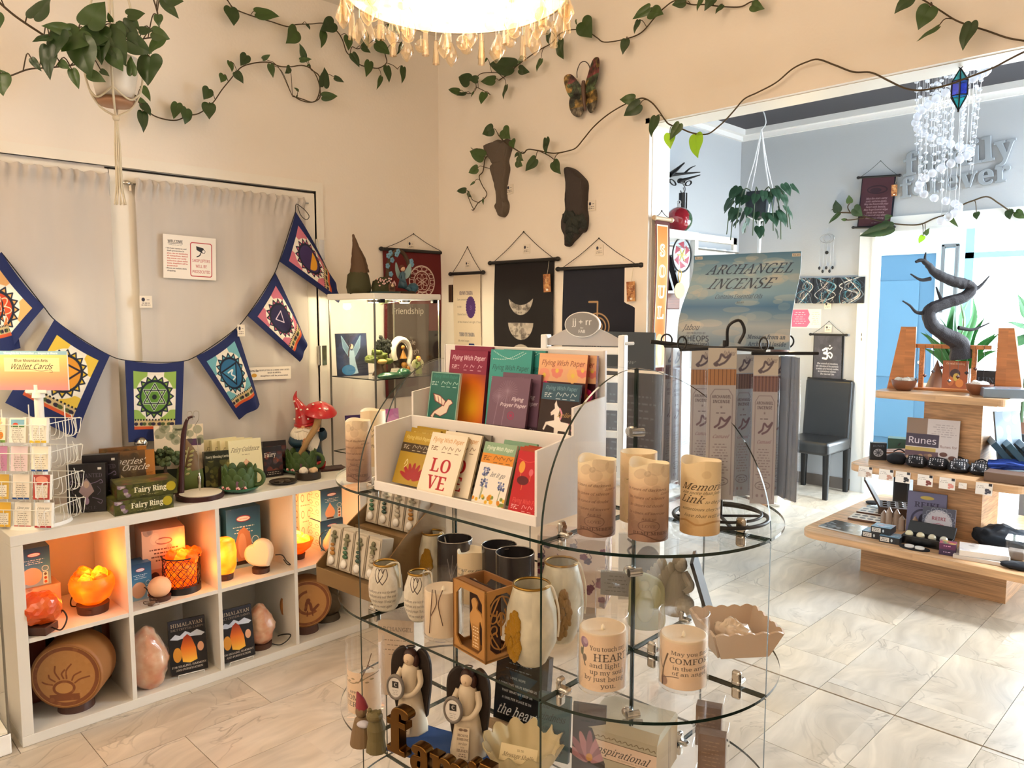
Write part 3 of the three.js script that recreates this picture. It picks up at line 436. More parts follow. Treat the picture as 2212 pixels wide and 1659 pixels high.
for (let i=0;i<4;i++) deckBox(guidance,['front cream fairy guidance box with a red haired lady','cream fairy guidance box, second in its row','cream fairy guidance box, third in its row','cream fairy guidance box at the back of its row'][i],[-3.285 -i*0.035,0.77,-1.575 +i*0.022],1.5,0.15,0.2,0.03,0.14);
deckBox(tarot,'dark fairy tarot box right of the cream boxes',[-3.34,0.77,-1.735],1.45,0.09,0.14,0.03,0.12);
deckBox(tarot,'red fairy tarot box leaning behind the dark one',[-3.4,0.77,-1.78],1.3,0.11,0.155,0.03,0.2);
function teacup(label,p,turn,s=1){
const t=thing('teacup_planter',label,'cup',p,turn),leafM=std('#3c5424',0.55),L=[];
mesh('saucer',lathe([[0,0.004],[0.045,0.002],[0.07,0.01],[0.084,0.02],[0.082,0.024],[0.066,0.014],[0,0.01]],40),std('#2f6a50',0.35),t);
mesh('cup',lathe([[0,0.012],[0.052,0.012],[0.064,0.04],[0.066,0.09],[0.061,0.09],[0.058,0.04],[0,0.02]],36),std('#30491f',0.55),t);
for (let k=0;k<3;k++) for (let i=0;i<11;i++){const a=(i +k / 2) / 11*2*PI;L.push(mv(sc(new THREE.OctahedronGeometry(0.022,2),0.95,1.35,0.28),[0.067*Math.sin(a),0.036 +k*0.025,0.067*Math.cos(a)],[0.12,a,0,'YXZ']));}
mesh('leaf_rim',L,leafM,t);mesh('handle',[mv(new THREE.TorusGeometry(0.032,0.009,10,24,PI*1.15),[0.076,0.062,0],[0,0,-PI*0.56])],leafM,t);
const f=[];for (const a of [-0.75,-0.3,0.35,0.75]) for (let i=0;i<5;i++) f.push(sp(0.005,[0.068*Math.sin(a) +0.006*Math.cos(i*1.257),0.024 +0.006*Math.sin(i*1.257),0.074*Math.cos(a)],1,1,0.6,8));mesh('flower',f,std('#e8b3b0',0.5),t);mesh('flower_centre',[-0.75,-0.3,0.35,0.75].map((a)=>sp(0.0035,[0.068*Math.sin(a),0.024,0.077*Math.cos(a)],1,1,0.6,8)),std('#a8242c',0.5),t);
mesh('door',[mv(sc(new THREE.CylinderGeometry(0.017,0.017,0.006,20),1,1,1.25),[0.03,0.046,0.062],[PI / 2,0,-0.45])],std('#6d4a5a',0.6),t);
return t;
}
const cup1=teacup('green leafy teacup planter on a teal saucer before the cream boxes',[-3.155,0.77,-1.485],0.7);
copy(cup1,[-3.31,0.77,-1.87],0.75,'green leafy teacup planter on a saucer under the gnome');
{
let t=thing('leaf_dish','flat dark bronze dish with leaf relief near the cube shelf edge','dish',[-3.165,0.77,-1.695],0.8);
mesh('dish',lathe([[0,0.003],[0.05,0.002],[0.062,0.01],[0.06,0.013],[0.046,0.007],[0,0.009]],36),std('#2a2119',0.4),t);mesh('leaf_relief',[0,1,2,3,4].map((i)=>mv(sc(new THREE.SphereGeometry(0.024,12,8),0.5,0.25,1),[0.02*Math.sin(i*1.257),0.011,0.02*Math.cos(i*1.257)],[0,i*1.257,0])),std('#3a2e20',0.35),t);
t=thing('round_box','low round dark carved box holding white stones','box',[-3.175,0.77,-1.828],0.8);
mesh('body',lathe([[0,0.004],[0.058,0.0],[0.06,0.006],[0.057,0.03],[0.06,0.034],[0.056,0.036],[0.05,0.03],[0.048,0.012],[0,0.01]],40),std('#271c13',0.45),t);
[[-0.018,0.035,0.01,'#eee3d2',0.021],[0.03,0.036,0.0,'#d9b890',0.018],[0.012,0.03,-0.024,'#cbb296',0.016]].forEach(([x,y,z,c,r])=>solo('tumbled_stone',rough(new THREE.IcosahedronGeometry(r,2),r*0.5,30),std(c,0.5),{'#eee3d2':'white tumbled stone in the low round dark box','#d9b890':'tan tumbled stone in the low round dark box','#cbb296':'grey brown tumbled stone at the back of the low round dark box'}[c],'stone',[-3.175 +0.7*x +0.7*z,0.77 +y,-1.828 -0.7*x +0.7*z]));
solo('tray',mv(rough(new THREE.BoxGeometry(0.16,0.008,0.09,20,1,12),0.004,20),[0,0.006,0]),std('#35170f',0.35),'thin dark wooden tray at the right end of the cube shelf','tray',[-3.28,0.77,-2.0],[0,1.3,0]);
}
{ // gnome with a toadstool
const t=thing('gnome','garden gnome in a red dotted hat holding up a red toadstool','figurine',[-3.39,0.77,-1.95],0.75);
const red=phy('#b5121c',0.3,{clearcoat:0.5}),navy=std('#1d3a4c',0.5),skin=std('#d79a6c',0.55),white=std('#e9dfcc',0.6),wood=std('#b08a58',0.6);
mesh('boots',[sp(0.03,[-0.03,0.02,0.02],1,0.8,1.5),sp(0.03,[0.05,0.02,0.015],1,0.8,1.5),taper([[0.06,0.016,0.03],[0.09,0.02,0.05],[0.105,0.045,0.055]],[0.02,0.014,0.004])],red,t);
mesh('coat',lathe([[0,0.03],[0.07,0.035],[0.076,0.07],[0.064,0.12],[0.06,0.15],[0.04,0.172],[0,0.18]],36),navy,t);
mesh('sleeve',taper([[-0.055,0.155,0.01],[-0.05,0.14,0.05],[0.01,0.138,0.078]],[0.026,0.024,0.02]),navy,t);mesh('sleeve',taper([[0.055,0.155,0],[0.09,0.17,0.03],[0.088,0.2,0.05]],[0.024,0.022,0.018]),navy,t);
const handGeo=(x,y,z,a)=>[sp(0.014,[x,y,z],1.1,1,0.9,12),...[0,1,2,3].map((i)=>taper([[x -0.01,y +0.012 -i*0.008,z +0.006],[x +0.002,y +0.012 -i*0.008,z +0.017],[x +0.014,y +0.011 -i*0.008,z +0.01]],[0.0045,0.0045,0.004],8,6)),taper([[x -0.008,y +0.012,z],[x -0.002,y +0.022,z +0.01],[x +0.008,y +0.02,z +0.013]],[0.005,0.005,0.004],8,6)];
mesh('hand',handGeo(0.018,0.138,0.078),skin,t);mesh('hand',handGeo(0.07,0.212,0.062),skin,t);
mesh('head',[sp(0.05,[0,0.21,0.0],1,0.95,0.95,24),sp(0.013,[0.0,0.212,0.05],1,0.9,1,12),sp(0.012,[-0.018,0.205,0.044],1.3,0.8,0.6,10),sp(0.012,[0.018,0.205,0.044],1.3,0.8,0.6,10)],skin,t);
mesh('eye',[sp(0.005,[-0.016,0.221,0.046],1,1,0.5,8),sp(0.005,[0.016,0.221,0.046],1,1,0.5,8)],M.black,t);
const bd=[];for (let i=0;i<13;i++){const a= -1.5 +i*0.25;bd.push(taper([[0.044*Math.sin(a),0.21 -0.01*Math.cos(a),0.044*Math.cos(a)],[0.062*Math.sin(a*0.95),0.175,0.066*Math.cos(a*0.8)],[0.052*Math.sin(a*0.7) +0.02,0.13,0.074*Math.cos(a*0.6)],[0.03*Math.sin(a*0.6) +0.045,0.092 +0.012*Math.abs(a),0.068]],[0.012,0.014,0.011,0.003],16,6));}for (const s of [-1,1]) bd.push(taper([[0,0.2,0.056],[s*0.025,0.194,0.058],[s*0.052,0.186,0.044]],[0.011,0.012,0.003],12,6));mesh('beard',bd,white,t);
mesh('hat',[taper([[0,0.222,-0.004],[-0.01,0.26,-0.006],[-0.035,0.31,-0.006],[-0.054,0.35,-0.004],[-0.046,0.385,0]],[0.057,0.048,0.026,0.013,0.002],30,20),ring(0.054,0.008,[0,0.226,-0.002],[PI / 2 +0.15,0.1,0])],red,t);
const dots=[[-0.02,0.26,0.044],[0.022,0.252,0.042],[-0.04,0.3,0.024],[-0.016,0.296,0.032],[-0.054,0.335,0.013],[0.03,0.278,0.026],[-0.05,0.25,0.03]];dots.forEach((p)=>mesh('hat_dot',sp(0.0052,p,1,1,0.7,8),white,t));
mesh('toadstool_stem',taper([[-0.012,0.07,0.085],[0.03,0.15,0.09],[0.07,0.22,0.076],[0.082,0.285,0.05]],[0.016,0.014,0.016,0.018],24,10),wood,t);
mesh('toadstool_cap',mv(lathe([[0,0.045],[0.03,0.042],[0.062,0.024],[0.082,0.0],[0.08,-0.005]],36),[0.082,0.29,0.045],[0.25,0,-0.18]),red,t);mesh('toadstool_gills',mv(lathe([[0.08,-0.004],[0.05,0.006],[0.018,0.004]],36),[0.082,0.29,0.045],[0.25,0,-0.18]),std('#e2d6c2',0.7,{side:THREE.DoubleSide}),t);
[[-0.03,0.04,0.025],[0.01,0.035,0.05],[0.04,0.03,0.035],[-0.05,0.018,0.045],[0.0,0.046,0]].forEach((p)=>mesh('cap_dot',mv(sp(0.006,p,1,0.6,1,8),[0.082,0.292,0.045],[0.25,0,-0.18]),white,t));
}

// ---------- glass cabinets ----------
function cabinet(label,pos,turn){
const t=thing('glass_cabinet',label,'cabinet',pos,turn),w=0.43,d=0.365,frame=std('#d9d2c6',0.35);
mesh('base',rb(w,0.075,d,0.006,[0,0.0375,0]),M.white,t);mesh('lid',rb(w +0.004,0.03,d +0.004,0.005,[0,1.618,0]),M.white,t);
for (const y of [0.46,0.84,1.222]) mesh('glass_shelf',new THREE.ExtrudeGeometry(poly([[-w / 2 +0.01,-d / 2 +0.01],[w / 2 -0.01,-d / 2 +0.01],[w / 2 -0.01,d / 2 -0.01],[-w / 2 +0.01,d / 2 -0.01]]),{depth:0.005,bevelEnabled:false}).rotateX(PI / 2).translate(0,y,0),[M.glass,M.edge],t);
const pane=(pw,p,ry)=>mv(new THREE.ExtrudeGeometry(poly([[-pw / 2,0.075],[pw / 2,0.075],[pw / 2,1.603],[-pw / 2,1.603]]),{depth:0.004,bevelEnabled:false}),p,[0,ry,0]);
mesh('glass_side',pane(d -0.012,[-w / 2 +0.002,0,0],PI / 2),[M.glass,M.edge],t);mesh('glass_side',pane(d -0.012,[w / 2 -0.006,0,0],PI / 2),[M.glass,M.edge],t);mesh('glass_back',pane(w -0.01,[0,0,-d / 2 +0.002],0),[M.glass,M.edge],t);mesh('glass_door',pane(w -0.016,[0,0,d / 2 -0.005],0),[M.glass,M.edge],t);
mesh('post',[[-1,-1],[1,-1],[1,1],[-1,1]].map(([x,z])=>bx(0.007,1.53,0.007,[x*(w / 2 -0.006),0.84,z*(d / 2 -0.006)])),std('#8d8a80',0.3,{metalness:0.7}),t);
mesh('hinge',[rb(0.03,0.018,0.02,0.003,[w / 2 -0.04,1.596,d / 2 -0.006]),rb(0.03,0.018,0.02,0.003,[-w / 2 +0.05,1.596,d / 2 -0.006])],M.blackGloss,t);
for (const x of [-0.12,0.08]){mesh('spot_lamp',cy(0.032,0.034,0.012,[x,1.597,0.06],null,24),M.steel,t);mesh('lens',cy(0.025,0.025,0.004,[x,1.59,0.06],null,24),glow('#fff4d8','#ffe9b8',8),t);const l=lamp(t,[x,1.575,0.06],0.26,new THREE.Color(1,0.86,0.55),1);}
mesh('cable',tube([[-0.12,1.6,0.04],[-0.03,1.588,0.03],[0.08,1.6,0.04]],0.002),M.white,t);
return t;
}
const cabT=PI / 2 +0.07,cabP=[-3.227,0,-2.315];
const cab=cabinet('narrow lit glass cabinet of fairy figures in the corner by the door',cabP,cabT);
copy(cab,[-3.24,0,-0.36],PI / 2,'narrow lit glass cabinet cut off at the lower left edge');
const inCab=(x,y,z)=>{const c=Math.cos(cabT),s=Math.sin(cabT);return [cabP[0] +x*c +z*s,y,cabP[2] -x*s +z*c];};
{
const fairy=art(110,150,(g,w,h)=>{fill(g,'#22283c',w,h);blotch(g,w,h,30,['#2f3a58','#1a1e2c','#3a4668'],8,26,0.4);for (const s of [-1,1]){stroke(g,[[54,66],[54 +s*34,8],[54 +s*30,50],[54 +s*10,84]],'#8fb0c0',1.5,true,'rgba(150,190,205,0.55)');}disc(g,54,46,7,9,'#d9b8a0');stroke(g,[[46,60],[62,60],[66,100],[74,140],[44,146],[44,96]],null,0,true,'#9ab4c4');disc(g,40,128,24,18,'#2a6a98');wave(g,[[52,40],[44,62],[42,80]],'#3a2420',4);},'#161a26');
const purple=art(110,120,(g,w,h)=>{fill(g,'#3a2a5d',w,h);disc(g,62,56,34,36,'#241a3c','#8d7ab8',3);blotch(g,w,h,18,['#6d4aa0','#8d6ac0'],4,14,0.4);stroke(g,[[44,110],[58,76],[70,110]],null,0,true,'#12101c');disc(g,76,40,8,6,'#d9d0f0');},'#2a1f44');
const pink=art(110,120,(g,w,h)=>{grad(g,w,h,[[0,'#d96ac0'],[0.5,'#b84aa8'],[1,'#e9c9d9']]);blotch(g,w,h,24,['#f2b0e0','#8d3a98','#f7e2d0'],6,22,0.4);disc(g,78,76,22,30,'#ece2c2');},'#8d3a80');
const pic=(a,l,x,y,z,w,h,tn=0)=>solo('fairy_picture',pbox(a,w,h,0.008,[0,h / 2,0],[-0.1,0,0]),paper(a,0.3),l,'picture',inCab(x,y,z),[0,cabT +tn,0]);
pic(fairy,'dark blue fairy picture on the upper cabinet shelf',-0.15,1.222,-0.08,0.165,0.215,-0.25);pic(purple,'purple moon picture on the second cabinet shelf',-0.145,0.84,-0.03,0.15,0.19,-0.3);pic(pink,'bright pink fairy picture on the second cabinet shelf',0.02,0.84,-0.04,0.17,0.2,-0.2);
const moss=std('#6d7a32',0.7),brk=std('#5d4630',0.8),dk=std('#1e211a',0.8),gr=phy('#1f5a3c',0.3,{clearcoat:0.5}),wht=phy('#e2dccb',0.3,{clearcoat:0.3});
let t=thing('bonsai_figurine','mossy mushroom tree figurine in the cabinet, in front of the blue fairy picture','figurine',inCab(-0.075,1.222,0.03),cabT);
mesh('trunk',[taper([[0,0,0],[0.01,0.04,0],[-0.012,0.08,0]],[0.03,0.02,0.012]),taper([[0.005,0.04,0],[0.04,0.07,0.005]],[0.014,0.006])],brk,t);mesh('crown',[[-0.04,0.085,0,0.034],[0.02,0.1,-0.01,0.04],[0.05,0.075,0.01,0.028],[-0.01,0.12,0,0.026]].map(([x,y,z,r])=>rough(new THREE.SphereGeometry(r,18,12),r,40,90).scale(1,0.55,1).translate(x,y,z)),moss,t);mesh('mushroom_cap',mv(sc(new THREE.SphereGeometry(0.026,18,12),1,0.5,1),[0.0,0.075,0.032]),std('#c9a85d',0.5),t);
t=thing('tree_figurine','slender black leaved tree figurine in the middle of the upper cabinet shelf','figurine',inCab(0.01,1.222,-0.03),cabT);mesh('trunk',taper([[0,0,0],[0.006,0.08,0],[-0.006,0.14,0]],[0.016,0.008,0.005]),brk,t);mesh('crown',foliage(0.055,80,0.009).map((g)=>g.scale(0.8,1.4,0.8).translate(0,0.14,0)),dk,t);
t=thing('fairy_arch','white arched grotto figurine with a seated gold fairy in the cabinet','figurine',inCab(0.085,1.222,0.03),cabT);const arc=[];for (let i=0;i<=12;i++){const a= -0.5 +i / 12*(PI +1.0);arc.push([0.055*Math.cos(a),0.11 +0.07*Math.sin(a),0]);}mesh('arch',[taper(arc,[0.016,0.012,0.014,0.012,0.016],40,10),taper([[0.05,0.08,0],[0.035,0.05,0.01],[0.055,0.02,0.01],[0.04,0,0]],[0.014,0.012,0.014,0.02])],wht,t);mesh('grotto',mv(sc(new THREE.SphereGeometry(0.05,20,14),1,1.35,0.4),[0,0.1,-0.014]),std('#3a2a20',0.4),t);mesh('fairy',[sp(0.011,[-0.006,0.14,0.014]),mv(new THREE.ConeGeometry(0.02,0.05,12),[-0.004,0.108,0.014]),sp(0.014,[0.02,0.03,0.018]),sp(0.016,[0,0.05,0.016])],std('#a8742c',0.35),t);mesh('pedestal',rough(cy(0.05,0.044,0.02,[0,0.01,0],null,24),0.006,60),wht,t);
copy(t,inCab(0.17,1.222,-0.09),cabT -0.2,'white arched grotto figurine at the right rear of the cabinet shelf');
t=thing('fairy_figurine','small winged gold fairy child on the upper cabinet shelf at the right','figurine',inCab(0.172,1.222,0.06),cabT);mesh('body',[lathe([[0,0],[0.018,0],[0.016,0.03],[0.01,0.06],[0,0.064]],16),taper([[-0.008,0.052,0],[-0.026,0.062,0.008],[-0.018,0.08,0.01]],[0.005,0.005,0.004])],std('#7d8a4a',0.5),t);mesh('head',sp(0.013,[0,0.076,0]),std('#dba878',0.5),t);mesh('hair',sp(0.0135,[0,0.081,-0.003],1,0.9,1),std('#c98d2c',0.5),t);for (const s of [-1,1]) mesh('wing',mv(sc(new THREE.SphereGeometry(0.02,14,10),1,1.2,0.12),[s*0.022,0.052,-0.008],[0,0,s*0.5]),std('#d9d6a8',0.3),t);
solo('leaf_platter',join([mv(rough(new THREE.SphereGeometry(0.05,24,16),0.02,24),[0,0.016,0]).scale(1.5,0.35,0.7),mv(rough(new THREE.SphereGeometry(0.04,20,14),0.02,30),[0.1,0.02,-0.01]).scale(1,0.6,0.8)]),gr,'glossy green leaf dish with white edges on the upper cabinet shelf','dish',inCab(-0.06,1.222,0.1),[0,cabT,0]);
[[0.05,0.84,0.1,'#e6d9a8','pale yellow egg in a stand on the second cabinet shelf'],[-0.02,0.84,0.11,'#bdb5d9','lilac glass egg in a stand on the second cabinet shelf']].forEach(([x,y,z,c,l])=>{const e=thing('egg',l,'ornament',inCab(x,y,z),cabT);mesh('egg',sp(0.028,[0,0.05,0],1,1.3,1,24),phy(c,0.15,{clearcoat:1}),e);mesh('stand',ring(0.018,0.006,[0,0.014,0],[PI / 2,0,0],24),M.steel,e);});
 // on the lid
t=thing('gnome_house','tall brown pointed hat house figurine on the cabinet lid','figurine',inCab(-0.16,1.633,0.0),cabT);
mesh('roof',rough(taper([[0.006,0.1,0],[0,0.16,0],[-0.014,0.22,0],[-0.03,0.285,0]],[0.048,0.036,0.018,0.004],30,18),0.005,40),std('#51381f',0.65),t);mesh('wall',rough(lathe([[0,0],[0.056,0],[0.06,0.03],[0.05,0.09],[0.034,0.115],[0,0.12]],26),0.016,34),std('#3c3a1c',0.75),t);
t=thing('fairy_garden_house','mossy round fairy door mound dotted with pale pink flowers on the cabinet lid','figurine',inCab(-0.05,1.633,0.05),cabT);mesh('mound',rough(sp(0.062,[0,0.016,0],1,1.05,0.8,30),0.02,40,90),std('#3a3c1e',0.8),t);mesh('door',[mv(new THREE.CylinderGeometry(0.019,0.019,0.008,24),[0.014,0.036,0.05],[PI / 2,0,0]),bx(0.036,0.036,0.008,[0.014,0.02,0.05])],std('#6d4a36',0.5),t);mesh('window',cy(0.007,0.007,0.004,[0.014,0.04,0.055],[PI / 2,0,0],14),std('#d9c49a',0.5),t);const fl=[];for (let i=0;i<34;i++){const a=rnd(-1.4,1.4),q=rnd(0.3,1.2);fl.push(sp(0.0042,[0.062*Math.sin(a)*Math.sin(q +0.4),0.016 +0.062*Math.cos(q),0.052*Math.cos(a)*Math.sin(q +0.3) +0.004],1,1,1,6));}mesh('flower',fl,std('#e0b9b4',0.5),t);mesh('saucer',cy(0.078,0.082,0.01,[0,0.005,0.008],null,32),std('#2f4a4c',0.4),t);
t=thing('fairy_figurine','blue winged fairy seated under a blue flowered branch arch on the cabinet lid','figurine',inCab(0.085,1.633,0.02),cabT);const br=[];for (let i=0;i<=10;i++){const a=PI*1.08 -i / 10*PI*1.12;br.push([0.074*Math.cos(a) -0.005,0.1 +0.12*Math.max(-0.2,Math.sin(a)),0]);}mesh('branch_arch',rough(taper([[-0.07,0,0],...br],[0.016,0.012,0.01,0.011,0.006],50,10),0.006,80),std('#4d3826',0.8),t);
const bl=[];for (const [x,y] of [[-0.085,0.19],[-0.07,0.205],[-0.06,0.17],[-0.09,0.14],[-0.02,0.215],[-0.03,0.2],[0.068,0.17],[0.072,0.155],[-0.07,0.1]]) for (let k=0;k<5;k++) bl.push(sp(0.007,[x +0.008*Math.cos(k*1.257),y +0.008*Math.sin(k*1.257),0.014],1,1,0.5,8));mesh('blue_flower',bl,std('#6d9ab4',0.5),t);
mesh('body',[lathe([[0,0.03],[0.028,0.034],[0.02,0.06],[0.013,0.09],[0.015,0.108],[0,0.118]],18).translate(0.01,0,0.01),taper([[0.0,0.1,0.012],[-0.016,0.08,0.02],[0.012,0.06,0.03]],[0.006,0.0055,0.004]),taper([[0.01,0.04,0.02],[0.034,0.02,0.04],[0.046,0.004,0.04]],[0.011,0.009,0.005])],std('#3a5a6a',0.5),t);mesh('head',sp(0.012,[0.012,0.13,0.01],1,1.15,1),std('#d9b090',0.5),t);mesh('hair',[sp(0.0135,[0.012,0.135,0.006],1,1.1,1),taper([[0.02,0.13,0],[0.024,0.1,0]],[0.008,0.003])],std('#5d2c1c',0.6),t);for (const s of [-1,1]) mesh('wing',mv(ext(smooth([[0,0],[s*0.02,0.03],[s*0.05,0.07],[s*0.056,0.03],[s*0.03,-0.01]],30),0.002),[0.01,0.09,0.0],[0,-s*0.3,0]),std('#8fa8a4',0.3),t);mesh('rose',rough(sp(0.03,[0.06,0.03,0.03],1,0.9,0.9,20),0.014,60),std('#2a5468',0.5),t);mesh('base',rough(cy(0.08,0.075,0.014,[0.0,0.007,0.005],null,30),0.006,40),std('#33291c',0.8),t);
}

// ---------- glass display tower in the middle of the shop ----------
const tierY=[1.124,0.817,0.515,0.212];
const towerTurn=0.035,towerAt=[-0.958,0,-1.329];
{
const t=thing('glass_display','clear glass display tower with rounded shelves, arched fins and chrome clips','display',towerAt,towerTurn),R=0.305,Wd=0.57,TH=0.006;
const two=[M.glass,M.edge];
const quarter=(sx,sz)=>{const s=new THREE.Shape();s.moveTo(0.003*sx,0.003*sz);s.lineTo(R*sx,0.003*sz);for (let i=1;i<=24;i++){const a=i / 24*PI / 2;s.lineTo(R*Math.cos(a)*sx,R*Math.sin(a)*sz);}s.closePath();return s;};
const flat=(s,y,x)=>mv(new THREE.ExtrudeGeometry(s,{depth:TH,bevelEnabled:false}),[x,y,0],[PI / 2,0,0]);
for (const y of tierY){
for (const [sx,sz,x] of [[1,1,0],[1,-1,0],[-1,1,-Wd],[-1,-1,-Wd]]) mesh('rounded_shelf',flat(quarter(sx,sz),y,x),two,t);
for (const sz of [1,-1]) mesh('centre_shelf',flat(poly([[-Wd +0.003,0.003*sz],[-0.003,0.003*sz],[-0.003,R*sz],[-Wd +0.003,R*sz]]),y,0),two,t);
}
const pane=(s,p,ry)=>mesh('fin',mv(new THREE.ExtrudeGeometry(s,{depth:0.005,bevelEnabled:false}).translate(0,0,-0.0025),p,[0,ry,0]),two,t);
const rect=(w,h)=>poly([[0.004,0],[w,0],[w,h],[0.004,h]]),arch=poly([[0.004,0],...Array.from({length:29},(_,i)=>[Math.max(0.004,R*Math.cos(i / 28*PI / 2)),R*Math.sin(i / 28*PI / 2)])]);
for (let k=0;k<4;k++){
const y=k?tierY[k]:tierY[0],h=k?tierY[k -1] -tierY[k] -TH -0.002:0,s=k?rect(R,h):arch;
for (const x of [0,-Wd]){pane(s,[x,y,0],-PI / 2);pane(s,[x,y,0],PI / 2);}
pane(s,[0,y,0],0);pane(s,[-Wd,y,0],PI);
mesh('back_pane',mv(new THREE.ExtrudeGeometry(rect(Wd -0.004,k?h:R),{depth:0.005,bevelEnabled:false}),[0,y,-0.0025],[0,PI,0]),two,t);
}
mesh('plinth',[rb(0.62,0.2,0.05,0.01,[-0.285,0.1,0]),rb(0.05,0.2,0.5,0.01,[0,0.1,0]),rb(0.05,0.2,0.5,0.01,[-Wd,0.1,0])],M.white,t);
const lug=(p,ry)=>{const o=[];for (const r of [[0,0,0],[PI / 2,0,0]]){const q=mv(new THREE.CylinderGeometry(0.011,0.011,0.011,20),[0,0,0],[0,0,PI / 2]);const b=mv(new THREE.BoxGeometry(0.011,0.022,0.012),[0,0,-0.008]);o.push(mv(join([q.translate(0,0,0.004),b]),[0,0.012,0],[0,0,0]));}
return mv(join([mv(new RoundedBoxGeometry(0.012,0.03,0.02,3,0.006),[0,0.013,0]),mv(new RoundedBoxGeometry(0.03,0.012,0.02,3,0.006),[0.008,0.004,0]),mv(new RoundedBoxGeometry(0.012,0.024,0.02,3,0.006),[0,-0.018,0]),mv(new THREE.CylinderGeometry(0.007,0.007,0.014,14),[0,0.016,0],[0,0,PI / 2])]),p,[0,ry,0]);};
for (const y of tierY.slice(0,3)){
mesh('clip',lug([0.008,y +0.002,0.255],0),M.steel,t);mesh('clip',lug([0.245,y +0.002,0.0],PI / 2),M.steel,t);mesh('clip',lug([-Wd -0.008,y +0.002,0.25],PI),M.steel,t);mesh('clip',lug([-Wd -0.245,y +0.002,0.0],PI / 2),M.steel,t);
mesh('clip',lug([0.006,y +0.002,-0.2],0),M.steel,t);mesh('clip',lug([-Wd -0.006,y +0.002,-0.2],0),M.steel,t);mesh('clip',lug([-Wd +0.06,y +0.002,0],PI / 2),M.steel,t);mesh('clip',lug([0.05,y +0.002,0],PI / 2),M.steel,t);
}
for (const y of [1.124 +0.17,0.99,0.67]) mesh('corner_clamp',[mv(sc(new THREE.SphereGeometry(0.013,18,12),1.3,0.95,0.8),[-0.004,y,0.006]),mv(new THREE.CylinderGeometry(0.009,0.009,0.03,18),[0.008,y,0.006],[PI / 2,0,0.5])],M.steel,t);
}

// stepped white stand of wish paper kits on the top shelf
const standP=[-1.252,1.131,-1.167],standT=0.074;
{
const t=thing('paper_stand','white stepped countertop stand for wish paper kits on the glass tower','stand',standP,standT);
const prof=poly([[0.118,0],[0.118,0.15],[0.0,0.165],[0.0,0.222],[-0.112,0.236],[-0.112,0.334],[-0.118,0.334],[-0.118,0]]);
const sideG=()=>mv(new THREE.ExtrudeGeometry(prof,{depth:0.006,bevelEnabled:false}),[0,0,0],[0,-PI / 2,0]);
const P=std('#f1ece6',0.35);
mesh('side',sideG().translate(-0.239,0,0),P,t);mesh('side',sideG().translate(0.245,0,0),P,t);
mesh('back',rb(0.49,0.334,0.006,0.002,[0,0.167,-0.115]),P,t);mesh('floor',bx(0.478,0.008,0.23,[0,0.004,0]),P,t);
mesh('lip',rb(0.49,0.022,0.006,0.002,[0,0.011,0.118]),P,t);mesh('riser',rb(0.478,0.166,0.006,0.002,[0,0.083,0.004]),P,t);mesh('upper_floor',bx(0.478,0.006,0.11,[0,0.137,-0.055]),P,t);
}
const icons=(g,x,y,w,c)=>{lines(g,x,y,w*0.28,3,4,c,2,0);for (const k of [0.42,0.62,0.86]){wave(g,[[x +w*k -5,y +7],[x +w*k,y -2],[x +w*k +7,y +4],[x +w*k +10,y]],c,1.4);g.fillStyle=c;g.fillRect(x +w*k -5,y +12,12,1.5);}};
const fw=(g,w,y,c,s=17)=>tx(g,'Flying Wish Paper',w / 2,y,s,c,'sans-serif','center','italic',w -16);
